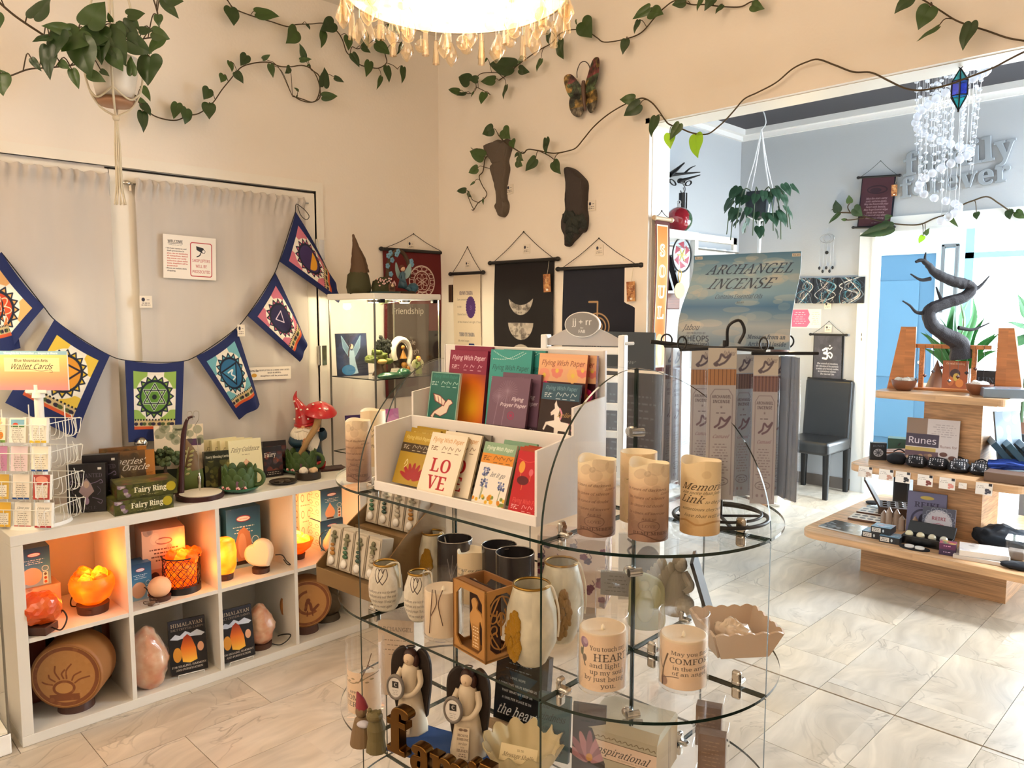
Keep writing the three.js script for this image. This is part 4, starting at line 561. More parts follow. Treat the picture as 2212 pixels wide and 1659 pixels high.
const kits={
maroon:art(140,200,(g,w,h)=>{fill(g,'#8d1f46',w,h);const q=g.createRadialGradient(95,150,5,80,130,110);q.addColorStop(0,'#f2b52c');q.addColorStop(0.5,'#d9721f');q.addColorStop(1,'#7d1c4a');g.fillStyle=q;g.fillRect(0,62,w,h);fw(g,w,20,'#f6e9ee');icons(g,10,40,w -20,'#f2d9e2');},'#7d1b40'),
teal:art(140,200,(g,w,h)=>{fill(g,'#3fa39b',w,h);g.setLineDash([2,4]);wave(g,[[10,4],[40,16],[80,22],[120,6]],'#e6f4f0',2);wave(g,[[10,24],[60,22],[110,4]],'#e6f4f0',2);g.setLineDash([]);fw(g,w,44,'#1d4a4a');icons(g,10,68,w -20,'#e6f4f0');disc(g,20,120,10,7,'#b98a3c');},'#2f7f79'),
flower:art(150,200,(g,w,h)=>{fill(g,'#f1b88c',w,h);g.fillStyle='#3a1420';g.fillRect(0,66,w,h);const fl=(x,y,r,c)=>{for (let i=0;i<8;i++) disc(g,x +r*0.6*Math.cos(i*0.785),y +r*0.6*Math.sin(i*0.785),r*0.42,r*0.42,c);disc(g,x,y,r*0.3,r*0.3,'#f2cf5a');};[[20,52,'#f2a184'],[60,40,'#ee8f7c'],[110,50,'#f6c07a'],[138,36,'#e9847a'],[26,84,'#c91f62'],[124,96,'#d42a6c'],[70,96,'#f29a6a'],[20,124,'#f0b04a'],[90,130,'#e0355c'],[136,140,'#ef7f8c'],[40,160,'#c7205e'],[110,176,'#f2b25a'],[64,184,'#e8507a']].forEach(([x,y,c])=>fl(x,y,18,c));g.fillStyle='rgba(243,190,140,0.7)';g.fillRect(0,10,w,26);fw(g,w,22,'#7a2a20');},'#7d3420'),
dove:art(95,150,(g,w,h)=>{fill(g,'#186a5e',w,h);fw(g,w,12,'#2f8f80',12);icons(g,6,28,w -10,'#d5ebe4');stroke(g,[[52,90],[64,74],[74,76],[80,84],[70,92],[64,112],[44,124],[26,118],[20,132],[12,126],[22,112]],'#7d2a2a',2,true,'#efdcc6');stroke(g,[[52,94],[22,82],[14,62],[36,66],[56,80]],'#7d2a2a',2,true,'#f3e2cd');for (let i=0;i<3;i++) stroke(g,[[18 +i*12,66 +i*3],[26 +i*10,84 +i*3]],'#7d2a2a',1.4);stroke(g,[[2,2],[93,2],[93,148],[2,148]],'#d9e6d5',1.5,true);},'#d9d0b6'),
prayer:art(105,140,(g,w,h)=>{fill(g,'#77596e',w,h);for (const [x,y,r] of [[48,34,26],[26,48,18]]){for (let i=0;i<26;i++){const a=i*0.2417;stroke(g,[[x,y],[x +r*Math.cos(a),y +r*Math.sin(a)]],'#9d8497',0.8);}stroke(g,[[x,y],[x -6,120]],'#9d8497',1.2);}tx(g,'Flying',76,52,12,'#eee3ea','sans-serif','center','italic');tx(g,'Prayer Paper',66,67,12,'#eee3ea','sans-serif','center','italic',74);disc(g,64,92,8,9,null,'#a8325c',2);disc(g,64,92,4,4,'#a8325c');g.fillStyle='#4d3c4a';g.fillRect(0,118,w,22);icons(g,8,124,w -12,'#d8cdd5');},'#5d4656'),
unicorn:art(100,140,(g,w,h)=>{fill(g,'#2a1614',w,h);g.fillStyle='#33586c';g.fillRect(0,0,w,40);fw(g,w,11,'#7fa6b4',13);icons(g,8,24,w -14,'#dfe9ee');blotch(g,w,1,1,['#000'],1,1);stroke(g,[[30,70],[40,60],[38,50],[42,40],[46,52],[54,60],[52,74],[60,90],[80,92],[84,104],[82,134],[76,134],[74,112],[56,112],[52,134],[46,134],[44,106],[24,100],[18,114],[14,112],[20,94],[42,88],[40,74],[32,78]],null,0,true,'#f2ebe2');wave(g,[[54,60],[60,72],[58,84]],'#e99ab2',4);wave(g,[[82,94],[92,96],[90,108]],'#e99ab2',4);script(g,'believe',74,74,14,'#c9a45a',48);for (let i=0;i<26;i++) disc(g,rnd(0,w),rnd(122,140),4,4,['#c9273c','#d95a8c','#5d7a2c','#e08a2c'][i % 4]);},'#211410'),
gold:art(100,140,(g,w,h)=>{fill(g,'#b8962f',w,h);fw(g,w,14,'#e6d68a',13);g.fillStyle='#4a3a26';g.fillRect(0,30,w,24);icons(g,8,36,w -14,'#e6dcc2');grad.call;for (let i= -3;i<=3;i++){g.save();g.translate(62,128);g.rotate(i*0.38);disc(g,0,-26,6,22,'#a8262c');g.restore();}wave(g,[[26,88],[32,74],[36,84],[28,96]],'#efe6b8',2);},'#8a7124'),
love:art(115,150,(g,w,h)=>{fill(g,'#f1e5cd',w,h);fw(g,w,16,'#c98a4a',15);icons(g,10,34,w -18,'#7a5c40');tx(g,'LO',56,80,46,'#b3141f','serif','center','bold',84);tx(g,'VE',56,122,46,'#b3141f','serif','center','bold',84);},'#cdbd98'),
letgo:art(90,140,(g,w,h)=>{fill(g,'#efe9dd',w,h);g.fillStyle='#8fb08f';g.fillRect(0,0,w,26);fw(g,w,13,'#e9f0e2',12);g.fillStyle='#e0912c';g.fillRect(0,26,w,22);icons(g,6,32,w -10,'#7a4a14');for (const [x,y] of [[22,68],[24,94],[72,96]]){blotch(g,1,1,0,[],0,0);for (let i=0;i<24;i++) disc(g,x +rnd(-9,9),y +rnd(-9,9),2.2,2.2,['#5a679c','#8a93bc','#39466e'][i % 3]);stroke(g,[[x,y +8],[x -2,130]],'#6a7a4a',1.4);}script(g,'let it go',56,72,14,'#2c2c34',40);for (let i=0;i<22;i++) disc(g,rnd(0,w),rnd(120,138),4,4,['#e8b52c','#d98a1f','#7a8a3c'][i % 3]);},'#d9cdb8'),
red:art(110,150,(g,w,h)=>{fill(g,'#c0121f',w,h);wave(g,[[6,20],[40,26],[80,12],[108,4]],'#e86a5a',1.4);[[20,40,10,15,'#e9a23c'],[52,50,7,9,'#e2707a'],[76,66,7,17,'#f0b83c'],[30,72,19,11,'#5d0a18'],[104,74,9,17,'#6d0c1a']].forEach(([x,y,a,b,c])=>{disc(g,x,y,a,b,c);stroke(g,[[x,y +b],[x,y +b +12]],'#f0c05a',1.4);});fw(g,w,120,'#e86a5a',15);icons(g,8,132,w -14,'#f6d5cf');},'#a8321c'),
swirl:art(100,60,(g,w,h)=>{fill(g,'#8a837a',w,h);for (let i=0;i<5;i++) wave(g,[[0,i*14],[30,i*12 +12],[60,i*13],[100,i*14 +8]],'#4d4842',3);},'#6a645c'),
orange:art(60,80,(g,w,h)=>{fill(g,'#b8431c',w,h);fw(g,w,10,'#e9a27a',8);},'#a03a18'),green:art(90,60,(g,w,h)=>{fill(g,'#7fa88a',w,h);fw(g,w,14,'#e6efe2',13);},'#6a8f74'),
};
function kit(a,label,x,y,z,w,h,d,lean,twist=0){
const c=Math.cos(standT),s=Math.sin(standT),p=[standP[0] +x*c +z*s,standP[1] +y,standP[2] -x*s +z*c];
solo('paper_kit',pbox(a,w,h,d,[0,h / 2,d / 2],[-lean,0,0]),paper(a,0.28),label,'packet',p,[0,standT +twist,0]);
}
kit(kits.maroon,'large maroon and orange wish paper kit in the upper row',-0.135,0.141,-0.085,0.125,0.182,0.008,0.13);kit(kits.maroon,'second maroon wish paper kit showing behind the front one',-0.128,0.141,-0.102,0.125,0.192,0.008,0.03);
kit(kits.teal,'large teal wish paper kit with dotted loops, middle of the upper row',0.005,0.141,-0.08,0.125,0.188,0.008,0.13);kit(kits.teal,'second teal wish paper kit peeking out behind the middle one',0.034,0.141,-0.1,0.125,0.188,0.008,0.04);
kit(kits.flower,'large flowered wish paper kit at the right of the upper row',0.16,0.141,-0.072,0.13,0.185,0.008,0.14);kit(kits.flower,'second flowered wish paper kit behind the front one',0.172,0.141,-0.095,0.13,0.183,0.008,0.06);
kit(kits.dove,'small dark green kit with a white dove',-0.17,0.141,-0.04,0.1,0.13,0.006,0.17);kit(kits.prayer,'small mauve prayer paper kit with dandelions',0.04,0.141,-0.036,0.115,0.13,0.006,0.2);kit(kits.prayer,'mauve prayer paper kit just behind the front one',0.056,0.141,-0.058,0.112,0.138,0.006,0.14);
kit(kits.unicorn,'small dark kit with a white unicorn',0.185,0.141,-0.032,0.1,0.125,0.006,0.2);
kit(kits.gold,'gold kit with a red flower, first in the lower row',-0.175,0.01,0.055,0.098,0.125,0.006,0.38);kit(kits.gold,'second gold kit behind the first',-0.166,0.01,0.038,0.1,0.132,0.006,0.28);kit(kits.gold,'rearmost gold kit of three',-0.153,0.01,0.022,0.1,0.134,0.006,0.12);
kit(kits.swirl,'grey marbled kit behind the cream red lettered one',-0.02,0.01,0.02,0.11,0.135,0.006,0.12);
kit(kits.love,'cream kit with big red letters, front of two',-0.055,0.01,0.078,0.112,0.138,0.005,0.4);kit(kits.love,'cream kit with red letters, rear of two',-0.028,0.01,0.058,0.112,0.14,0.005,0.34);
kit(kits.letgo,'white kit with blue dandelions and an orange band',0.093,0.01,0.068,0.09,0.132,0.006,0.36);kit(kits.green,'pale green kit behind the white dandelion one',0.13,0.01,0.045,0.09,0.136,0.006,0.3);
kit(kits.red,'bright red kit with paper lanterns at the right end',0.196,0.01,0.074,0.088,0.125,0.006,0.3);for (let i=0;i<3;i++) kit(kits.orange,['orange kit right behind the red lantern one','orange kit, second behind the red lantern one','orange kit, third behind the red lantern one'][i],0.188 +i*0.004,0.01,0.06 -i*0.012,0.082,0.13,0.006,0.22 -i*0.05);

// flameless candles with printed wrappers
function candle(label,p,r,h,a,turn,wavy,group){
const t=thing('flameless_candle',label,'candle',p,turn),n=48,g=new THREE.CylinderGeometry(r,r,h,n,12,true).translate(0,h / 2,0),q=g.attributes.position;
const up=(x,z)=>{const an=Math.atan2(x,z);return wavy*(Math.sin(an*2 +0.6) +0.7*Math.sin(an*3 +2));};
const lift=(gg)=>{const w=gg.attributes.position;for (let i=0;i<w.count;i++){const k=Math.max(0,(w.getY(i) -h*0.8) / (h*0.2));w.setY(i,w.getY(i) +k*up(w.getX(i),w.getZ(i)));}gg.computeVertexNormals();return gg;};
lift(g);const u=g.attributes.uv;for (let i=0;i<u.count;i++) u.setXY(i,a.u0 +(a.u1 -a.u0)*Math.abs(((u.getX(i)*2 +0.5) % 1)),a.v0 +(a.v1 -a.v0)*u.getY(i));
for (let i=0;i<u.count;i++){const an=Math.atan2(q.getX(i),q.getZ(i)) / PI;u.setX(i,a.u0 +(a.u1 -a.u0)*Math.min(1,Math.max(0,an*0.98 +0.5>1?1.5 -(an +0.0):an +0.5<0? -an -0.5:an +0.5)));}
mesh('wax',g,paper(a,0.45),t);
const inner=lift(lathe([[r,h],[r*0.9,h -0.001],[r*0.82,h -0.012],[0,h -0.026]],n));mesh('well',inner,std('#f6e6c4',0.5),t);
const wick=mesh('flame_tip',mv(lathe([[0,0],[0.004,0.002],[0.003,0.012],[0,0.016]],10),[0,h -0.026,0]),std('#f3e3bd',0.5),t);
return t;
}
const waxRemember=art(150,240,(g,w,h)=>{grad(g,w,h,[[0,'#f3e2bd'],[0.22,'#e6cba6'],[0.42,'#bb9678'],[0.75,'#94745f'],[1,'#8a6654']]);blotch(g,w,h,30,['#8f6a52','#67483a','#b39068'],8,26,0.18);blotch(g,w,60,8,['#f3e2bd'],10,30,0.1);[['In times of darkness,',76],['In times of silence',102],['In times of doubt',126],['In times of sorrow',150]].forEach(([s,y])=>tx(g,s,62,y,11,'#4a2f24','serif','center','italic'));tx(g,'And so',70,168,11,'#4a2f24','serif');script(g,'Love you',118,88,12,'#6a4636',40);disc(g,70,190,26,17,null,'#5d3f33',1.5);tx(g,'LOVE',70,190,13,'#5d3f33','serif');tx(g,'REMEMBERS',78,212,15,'#4f352a','serif','center','bold');wave(g,[[10,230],[50,216],[100,236],[140,222]],'#5a3c2c',3);},'#7a5a44');
const waxLink=art(150,240,(g,w,h)=>{grad(g,w,h,[[0,'#f3dcae'],[0.5,'#ead0a2'],[0.8,'#dabb88'],[1,'#c9a26a']]);blotch(g,w,h,14,['#d3a86a','#a87c44'],8,22,0.15);wave(g,[[0,200],[30,192],[60,204],[100,194],[150,202]],'#b98c54',6);script(g,'Memories',82,78,30,'#3a2818',130);script(g,'are more than just a',74,98,13,'#4a3420',110);script(g,'Link',44,120,34,'#3a2818',60);script(g,'to the past',108,128,14,'#4a3420',60);script(g,"sometimes they're the",78,152,13,'#4a3420',120);script(g,'love that will last',80,174,14,'#4a3420',110);},'#c39a60');
const waxTree=art(150,240,(g,w,h)=>{grad(g,w,h,[[0,'#ecd0a4'],[1,'#d9bd92']]);blotch(g,w,h,20,['#c9b27c','#e6c6a8'],8,26,0.25);tx(g,'T',50,80,12,'#5d4a34','serif');tx(g,'T',50,116,12,'#5d4a34','serif');wave(g,[[40,230],[60,180],[50,150],[74,136],[60,200],[90,220]],'#4d3c2a',3);wave(g,[[34,90],[46,84],[42,100]],'#6a5a3c',1.5);},'#d3b78c');
const waxPlain=art(90,160,(g,w,h)=>{grad(g,w,h,[[0,'#ecd6ae'],[1,'#dcc49a']]);script(g,'for all us people',45,52,11,'#4a3a28',78);script(g,'we hold dear',45,70,11,'#4a3a28',74);script(g,'Someday',45,98,16,'#4a3a28',70);},'#dcc49a');
candle('brown remembrance candle beside the paper stand, leftmost of the four front candles',[-0.896,1.131,-1.122],0.036,0.143,waxRemember,0.65,0.0035);
candle('brown remembrance candle with darkness verse, second of the four',[-0.811,1.131,-1.169],0.037,0.141,waxRemember,0.75,0.004);
candle('amber candle with memories lettering near the incense rack',[-0.763,1.131,-1.27],0.0375,0.138,waxLink,0.72,0.003);
candle('pale smooth rimmed candle behind the darkness verse candle',[-0.895,1.131,-1.254],0.0365,0.139,waxTree,0.8,0.0003);
candle('brown candle at the left edge of the glass tower top',[-1.6,1.131,-1.062],0.031,0.15,waxRemember,0.7,0.002);
candle('cream candle behind the brown one on the left edge of the tower top',[-1.735,1.131,-1.2],0.034,0.15,waxPlain,0.7,0.002);
candle('short cream candle left of the paper stand',[-1.6,1.131,-1.2],0.032,0.13,waxPlain,0.7,0.002);
candle('white script candle on the middle tower shelf among dark glass holders',[-1.405,0.823,-1.265],0.039,0.128,waxPlain,0.75,0.003);

// small white rack with an arched grey header behind the paper stand
{
const t=thing('earring_rack','small white rack with an arched grey header and oval name plate, behind the paper stand','rack',[-1.215,1.131,-1.465],0.42);
for (const s of [-1,1]) mesh('upright',rb(0.016,0.36,0.04,0.003,[s*0.098,0.18,0]),M.white,t);
for (let i=0;i<5;i++) mesh('rail',rb(0.18,0.018,0.01,0.003,[0,0.05 +i*0.068,0.008]),M.white,t);
mesh('base',rb(0.23,0.014,0.1,0.004,[0,0.007,0]),M.white,t);
mesh('header',mv(ext(poly([[-0.09,0.335],[0.09,0.335],[0.09,0.348],...Array.from({length:17},(_,i)=>[0.09 -i*0.18 / 16,0.348 +0.032*Math.sin(i / 16*PI)]),[-0.09,0.348]]),0.008,0.002),[0,0,0]),std('#b9b2ac',0.35),t);
const pl=art(90,60,(g,w,h)=>{fill(g,'#8f8a84',w,h);tx(g,'jj + rr',w / 2,24,22,'#f4f1ec');tx(g,'for',w / 2,37,6,'#e4e0da');tx(g,'FAB',w / 2,47,11,'#f4f1ec');},'#d5d0c8');
const oval=new THREE.CircleGeometry(1,40);uvTo(oval,pl).scale(0.042,0.029,1);
mesh('name_plate',mv(oval,[0,0.385,0.019]),paper(pl,0.4),t);mesh('plate_rim',mv(sc(new THREE.CylinderGeometry(1,1,0.014,40),0.044,1,0.031),[0,0.385,0.011],[PI / 2,0,0]),M.white,t);
mesh('peg',cy(0.004,0.004,0.03,[0.112,0.34,0.0],[PI / 2,0,0.6],10),M.white,t);
}

// ---------- things on the lower tower shelves ----------
const S2=0.824,S3=0.522;
const frost=phy('#e7e0d0',0.5,{transmission:0.35,thickness:0,clearcoat:0.4}),pearl=phy('#e6e0cf',0.38,{clearcoat:0.5,clearcoatRoughness:0.3,map:noiseTex(128,128,(u,v)=>{const k=225 +60*fbm(u*9,v*9,2,4);return [Math.min(255,k),Math.min(255,k -3),Math.min(255,k -16)];})});
const goldRim=metal('#a8823c',0.35),goldLeaf=std('#c2922f',0.42,{metalness:0.75,bumpMap:noiseTex(128,128,(u,v)=>{const n=128 +220*fbm(u*22,v*22,1,3);return [n,n,n];},false),bumpScale:0.004});
const bigTex=(a,r,h,p=[0,0,0],span=PI,extra=0)=>{const g=new THREE.CylinderGeometry(r,r,h,32,1,true,-span / 2,span);return mv(uvTo(g,a),p);};
const printed=(a,o={})=>{const k='p' +(o.o??0.3);return a.s.mats[k]??=std('#fff',0.4,{map:a.s.t,transparent:true});};
// barrel vases: printed fronts follow the curved body
function barrel(r0,rm,r1,h){return [[0,0.002],[r0*0.8,0],[r0,0.006],[rm*0.98,h*0.3],[rm,h*0.5],[rm*0.96,h*0.7],[r1*1.03,h*0.94],[r1,h]];}
function barrelPrint(a,pts,span=2.2,off=0.0008){const g=new THREE.LatheGeometry(pts.slice(2).map((p)=>new THREE.Vector2(p[0] +off,p[1])),24,-span / 2,span);return uvTo(g,a);}
const heartsArt=art(120,130,(g,w,h)=>{fill(g,'#d8cfbb',w,h);blotch(g,w,h,40,['#e9e2d2','#c4baa4'],5,18,0.3);const he=(x,y,s)=>wave(g,[[x,y +s],[x -s*0.9,y -s*0.1],[x -s*0.5,y -s*0.8],[x,y -s*0.3],[x +s*0.5,y -s*0.8],[x +s*0.9,y -s*0.1],[x,y +s]],'#2a1c16',2.2);he(52,36,20);he(68,40,20);['Goodbyes are not forever','Goodbyes are not the end',"They simply mean I'll miss you",'Until we meet again'].forEach((s,i)=>tx(g,s,60,80 +i*13,9.5,'#2a1c16','sans-serif','center','italic',104));},'#d8cfbb');
function jar(label,p,s,turn){
const t=thing('heart_jar',label,'jar',p,turn),pts=barrel(0.028*s,0.041*s,0.028*s,0.115);
mesh('body',lathe([...pts,[0.026*s,0.113],[0.036*s,0.07],[0.036*s,0.03],[0,0.01]],36),pearl,t);mesh('printed_front',barrelPrint(heartsArt,pts),paper(heartsArt,0.4),t);mesh('rim',ring(0.0275*s,0.003,[0,0.114,0],[PI / 2,0,0],36),goldRim,t);
mesh('cord',tube([[0.0,0.108,0.02*s],[0.02*s,0.118,0.01],[0.034*s,0.118,0.005],[0.04*s,0.1,0.01],[0.042*s,0.06,0.012]],0.0025),M.cotton,t);
}
jar('pearl jar with linked hearts, left one beside the ornament tray',[-1.508,S2,-1.072],1,0.6);jar('narrower pearl jar with linked hearts, half hidden by a tall clear glass',[-1.398,S2,-1.088],0.86,0.65);
function wingVase(label,p,turn,r,h,wingM,wingA,txt){
const t=thing('wing_vase',label,'vase',p,turn),pts=barrel(r*0.58,r,r*0.72,h);
mesh('body',lathe([...pts,[r*0.69,h -0.002],[r*0.92,h*0.5],[r*0.5,0.012],[0,0.01]],40),pearl,t);mesh('rim',ring(r*0.71,0.0028,[0,h,0],[PI / 2,0,0],40),goldRim,t);
const w=[],prof=(y)=>{const k=y / h;return r*(0.6 +0.4*Math.sin(Math.min(1,k*1.35 +0.15)*PI*0.62))*(k>0.6?1 -(k -0.6)*0.5:1) +0.002;};
for (let i=0;i<90;i++){const v=rnd(0,1),y=h*(0.14 +0.56*v),a=wingA +rnd(-0.42,0.42)*Math.sin(PI*Math.min(1,v*0.75 +0.18)) -0.25*(1 -v);w.push(mv(sc(new THREE.IcosahedronGeometry(0.0075,1),0.7,1.4,0.5),[prof(y)*Math.sin(a),y,prof(y)*Math.cos(a)],[0,a,rnd(-0.4,0.4)]));}
mesh('wing',w,wingM,t);mesh('cord',tube([[r*0.3,h -0.01,r*0.4],[r*0.7,h +0.006,r*0.5],[r*0.95,h*0.85,r*0.5],[r*1.05,h*0.6,r*0.45],[r*1.0,h*0.4,r*0.5]],0.0022,30),M.cotton,t);
}
wingVase('front pearl vase with a gold glitter wing',[-1.055,S2,-1.112],0.78,0.053,0.168,goldLeaf,-0.72);wingVase('rear pearl vase with a dull bronze wing',[-1.085,S2,-1.238],0.78,0.05,0.178,std('#8d6a34',0.5,{metalness:0.4}),0.05);
wingVase('white vase with gold flakes at the back left of the middle tower shelf',[-1.56,S2,-1.262],0.78,0.038,0.14,goldLeaf,-0.3);
function glassCup(label,p,r,h,o){
const t=thing('glass_candle',label,'candle',p,o.turn??0.75),wall=lathe([[0,0.001],[r*0.96,0.001],[r,0.006],[r,h],[r -0.0022,h],[r -0.0022,0.008],[0,0.007]],44);
mesh('glass',wall,M.clear,t);if (o.wax){mesh('wax',lathe([[0,0.009],[r -0.004,0.009],[r -0.004,o.wax],[r -0.008,o.wax +0.002],[r*0.6,o.wax -0.004],[0,o.wax -0.006]],40),std('#edd6b4',0.5),t);mesh('wick',mv(lathe([[0,0],[0.004,0.001],[0.003,0.008],[0,0.013]],10),[0,o.wax -0.006,0]),std('#f6ecd2',0.5),t);}
if (o.a) mesh('printed_sleeve',bigTex(o.a,r -0.0032,o.ph??h*0.75,[0,(o.ph??h*0.75) / 2 +0.009,0],2.9),paper(o.a,0.5),t);
if (o.twig) mesh('branch_print',o.twig.map((q)=>tube(q.map(([a,y])=>[(r +0.0004)*Math.sin(a),y,(r +0.0004)*Math.cos(a)]),0.0011,14,5)),std('#6a4e3a',0.6),t);
return t;
}
const waxPrint=(rows,extra)=>art(150,150,(g,w,h)=>{fill(g,'#eccfae',w,h);blotch(g,w,h,20,['#f1d9bd','#e4c39c'],8,26,0.2);extra(g);rows.forEach(([s,x,y,z,m])=>tx(g,s,x,y,z,'#2f2018','serif','center','',m));},'#eccfae');
const touchArt=waxPrint([['You touch my',84,34,17,84],['HEART',92,58,27,84],['and light',76,80,17,70],['up my soul',82,98,17,80],['by just being',76,116,17,96],['you.',84,134,17,40]],(g)=>{disc(g,26,24,12,14,'#8d6a8a');disc(g,30,20,7,8,'#b79ab0');wave(g,[[24,36],[22,60],[30,86]],'#4d4a3c',3);disc(g,18,52,6,10,'#5a5c46');disc(g,28,66,6,10,'#6a5c50');});
const comfortArt=waxPrint([['May you find',84,32,17,92],['COMFORT',88,56,26,108],['in the arms',84,80,17,84],['of an angel.',84,98,17,86]],(g)=>{wave(g,[[14,150],[18,90],[30,40]],'#5d4636',4);wave(g,[[18,100],[6,70],[4,40]],'#6a5242',2.5);wave(g,[[16,124],[40,112],[56,110]],'#6a5242',2.5);disc(g,20,132,10,16,'rgba(110,70,64,0.6)');});
glassCup('glass candle with a heart verse and purple flower on the middle shelf',[-0.891,S2,-1.139],0.049,0.148,{wax:0.118,a:touchArt,ph:0.108});
glassCup('glass candle with a comfort verse and twigs, right of two on the middle shelf',[-0.783,S2,-1.254],0.049,0.148,{wax:0.102,a:comfortArt,ph:0.09});
glassCup('clear glass with a cream candle and dark branches, beside the laser cut wooden box',[-1.29,S2,-1.072],0.046,0.146,{wax:0.108,twig:[[[-0.6,0.02],[-0.5,0.07],[-0.4,0.12]],[[-0.5,0.06],[-0.2,0.09],[-0.25,0.12]],[[0.1,0.04],[-0.1,0.09],[0.1,0.12]]]});
const homeArt=waxPrint([['are',60,70,15],['HOME',60,92,24,70],['HERE.',60,116,24,74]],(g)=>{wave(g,[[10,30],[60,40],[110,14],[140,4]],'#8d7350',3);for (let i=0;i<8;i++) disc(g,20 +i*14,34 -(i % 2)*10,6,3,'#9a8258');});
glassCup('tall clear glass jar with a flowering branch on the bottom left tower shelf',[-1.615,S3,-1.08],0.05,0.19,{a:homeArt,ph:0.11,turn:0.5,twig:[[[0.2,0.1],[0.6,0.14],[0.8,0.17]],[[0.4,0.12],[0.3,0.15]],[[0.6,0.14],[0.9,0.13]]]});
const smoke=phy('#4f4a4a',0.2,{metalness:0.55,clearcoat:0.3});
[['smoky mirrored glass holder with an etched dragonfly, left of the white script candle',[-1.478,S2,-1.268],0.046,0.14,true],['smoky mirrored glass holder farthest back behind the front dark one',[-1.345,S2,-1.3],0.044,0.146,false],['smoky mirrored glass holder in front, behind the gold winged vase',[-1.262,S2,-1.272],0.047,0.152,false]].forEach(([l,p,r,h,et])=>{
const t=thing('glass_holder',l,'vase',p,0.75);mesh('wall',lathe([[0,0],[r*0.94,0],[r,0.006],[r,h],[r -0.0025,h],[r -0.0025,0.006],[0,0.005]],44),smoke,t);mesh('rim',ring(r -0.001,0.0014,[0,h,0],[PI / 2,0,0],44,6),metal('#a9a39a',0.2),t);
if (et) mesh('etching',[[-0.3,0.05,0.1],[0.0,0.04,0.11],[0.25,0.06,0.09],[-0.1,0.03,0.06]].map(([a,y0,y1])=>tube([[(r +0.0003)*Math.sin(-0.1),0.045,(r +0.0003)*Math.cos(-0.1)],[(r +0.0003)*Math.sin(a),y1,(r +0.0003)*Math.cos(a)]],0.0007,6,4)),std('#8d8784',0.5),t);
});
{ // laser cut wooden box
const t=thing('wooden_lantern','laser cut wooden lantern box with an angel and scrollwork sides','lantern',[-1.168,S2,-1.086],-0.1),w=0.116,d=0.085,h=0.152,wood=std('#b07c3c',0.55),wd=std('#8d5c2a',0.6),th=0.004;
const fr=(a,b)=>{const s=poly([[-a / 2,0],[a / 2,0],[a / 2,b],[-a / 2,b]]);const c=0.016,i=0.012;s.holes.push(poly([[-a / 2 +i +c,i],[a / 2 -i -c,i],[a / 2 -i,i +c],[a / 2 -i,b -i -c],[a / 2 -i -c,b -i],[-a / 2 +i +c,b -i],[-a / 2 +i,b -i -c],[-a / 2 +i,i +c]]));return new THREE.ExtrudeGeometry(s,{depth:th,bevelEnabled:false});};
mesh('front_panel',fr(w,h).translate(0,0,d / 2 -th),wood,t);mesh('back_panel',fr(w,h).translate(0,0,-d / 2),wd,t);mesh('side_panel',mv(fr(d,h),[w / 2 -th,0,0],[0,PI / 2,0]),wood,t);mesh('side_panel',mv(fr(d,h),[-w / 2,0,0],[0,PI / 2,0]),wd,t);
mesh('floor',bx(w,th,d,[0,th / 2 +0.002,0]),wd,t);mesh('slat',bx(w -0.01,h*0.94,0.003,[0,h*0.48,0.0]),std('#3a2015',0.7),t);mesh('slat',bx(w -0.008,0.01,0.016,[0,h -0.006,d / 2 -0.018]),wd,t);
const sw=[],T=(p,r=0.0018)=>tube(p.map(([x,y])=>[w / 2 -0.002,y,-x]),r,26,5);for (const s of [-1,1]){sw.push(T([[0,0.02],[s*0.02,0.03],[s*0.028,0.05],[s*0.016,0.06],[s*0.01,0.05]]),T([[0,0.135],[s*0.02,0.126],[s*0.028,0.105],[s*0.014,0.096],[s*0.01,0.106]]),T([[s*0.004,0.02],[s*0.03,0.075],[s*0.004,0.135]]),T([[0,0.07],[s*0.01,0.08],[s*0.01,0.09],[0,0.1],[0,0.05]]));for (const y of [0.066,0.09]) sw.push(mv(new THREE.TorusGeometry(0.009,0.0018,5,18),[w / 2 -0.002,y,s*0.02],[0,PI / 2,0]));}sw.push(mv(new THREE.TorusGeometry(0.007,0.0018,5,18),[w / 2 -0.002,0.078,0],[0,PI / 2,0]));mesh('scrollwork',sw,wood,t);
const angelS=smooth([[0,0.024],[0.016,0.024],[0.014,0.06],[0.02,0.085],[0.028,0.07],[0.024,0.1],[0.008,0.108],[0.01,0.122],[0,0.13],[-0.01,0.122],[-0.006,0.106],[-0.016,0.09],[-0.01,0.06]],60);
mesh('angel_cutout',mv(ext(angelS,0.003),[0.018,0,d / 2 -0.004]),std('#c08c4a',0.55),t);
const v=art(40,70,(g,ww,hh)=>{fill(g,'#b07c3c',ww,hh);lines(g,20,6,32,7,9,'#f0dfc0',3);},'#b07c3c');mesh('verse',card(v,0.026,0.052,[0.024,0.048,d / 2 +0.0002]),paper(v),t);
}
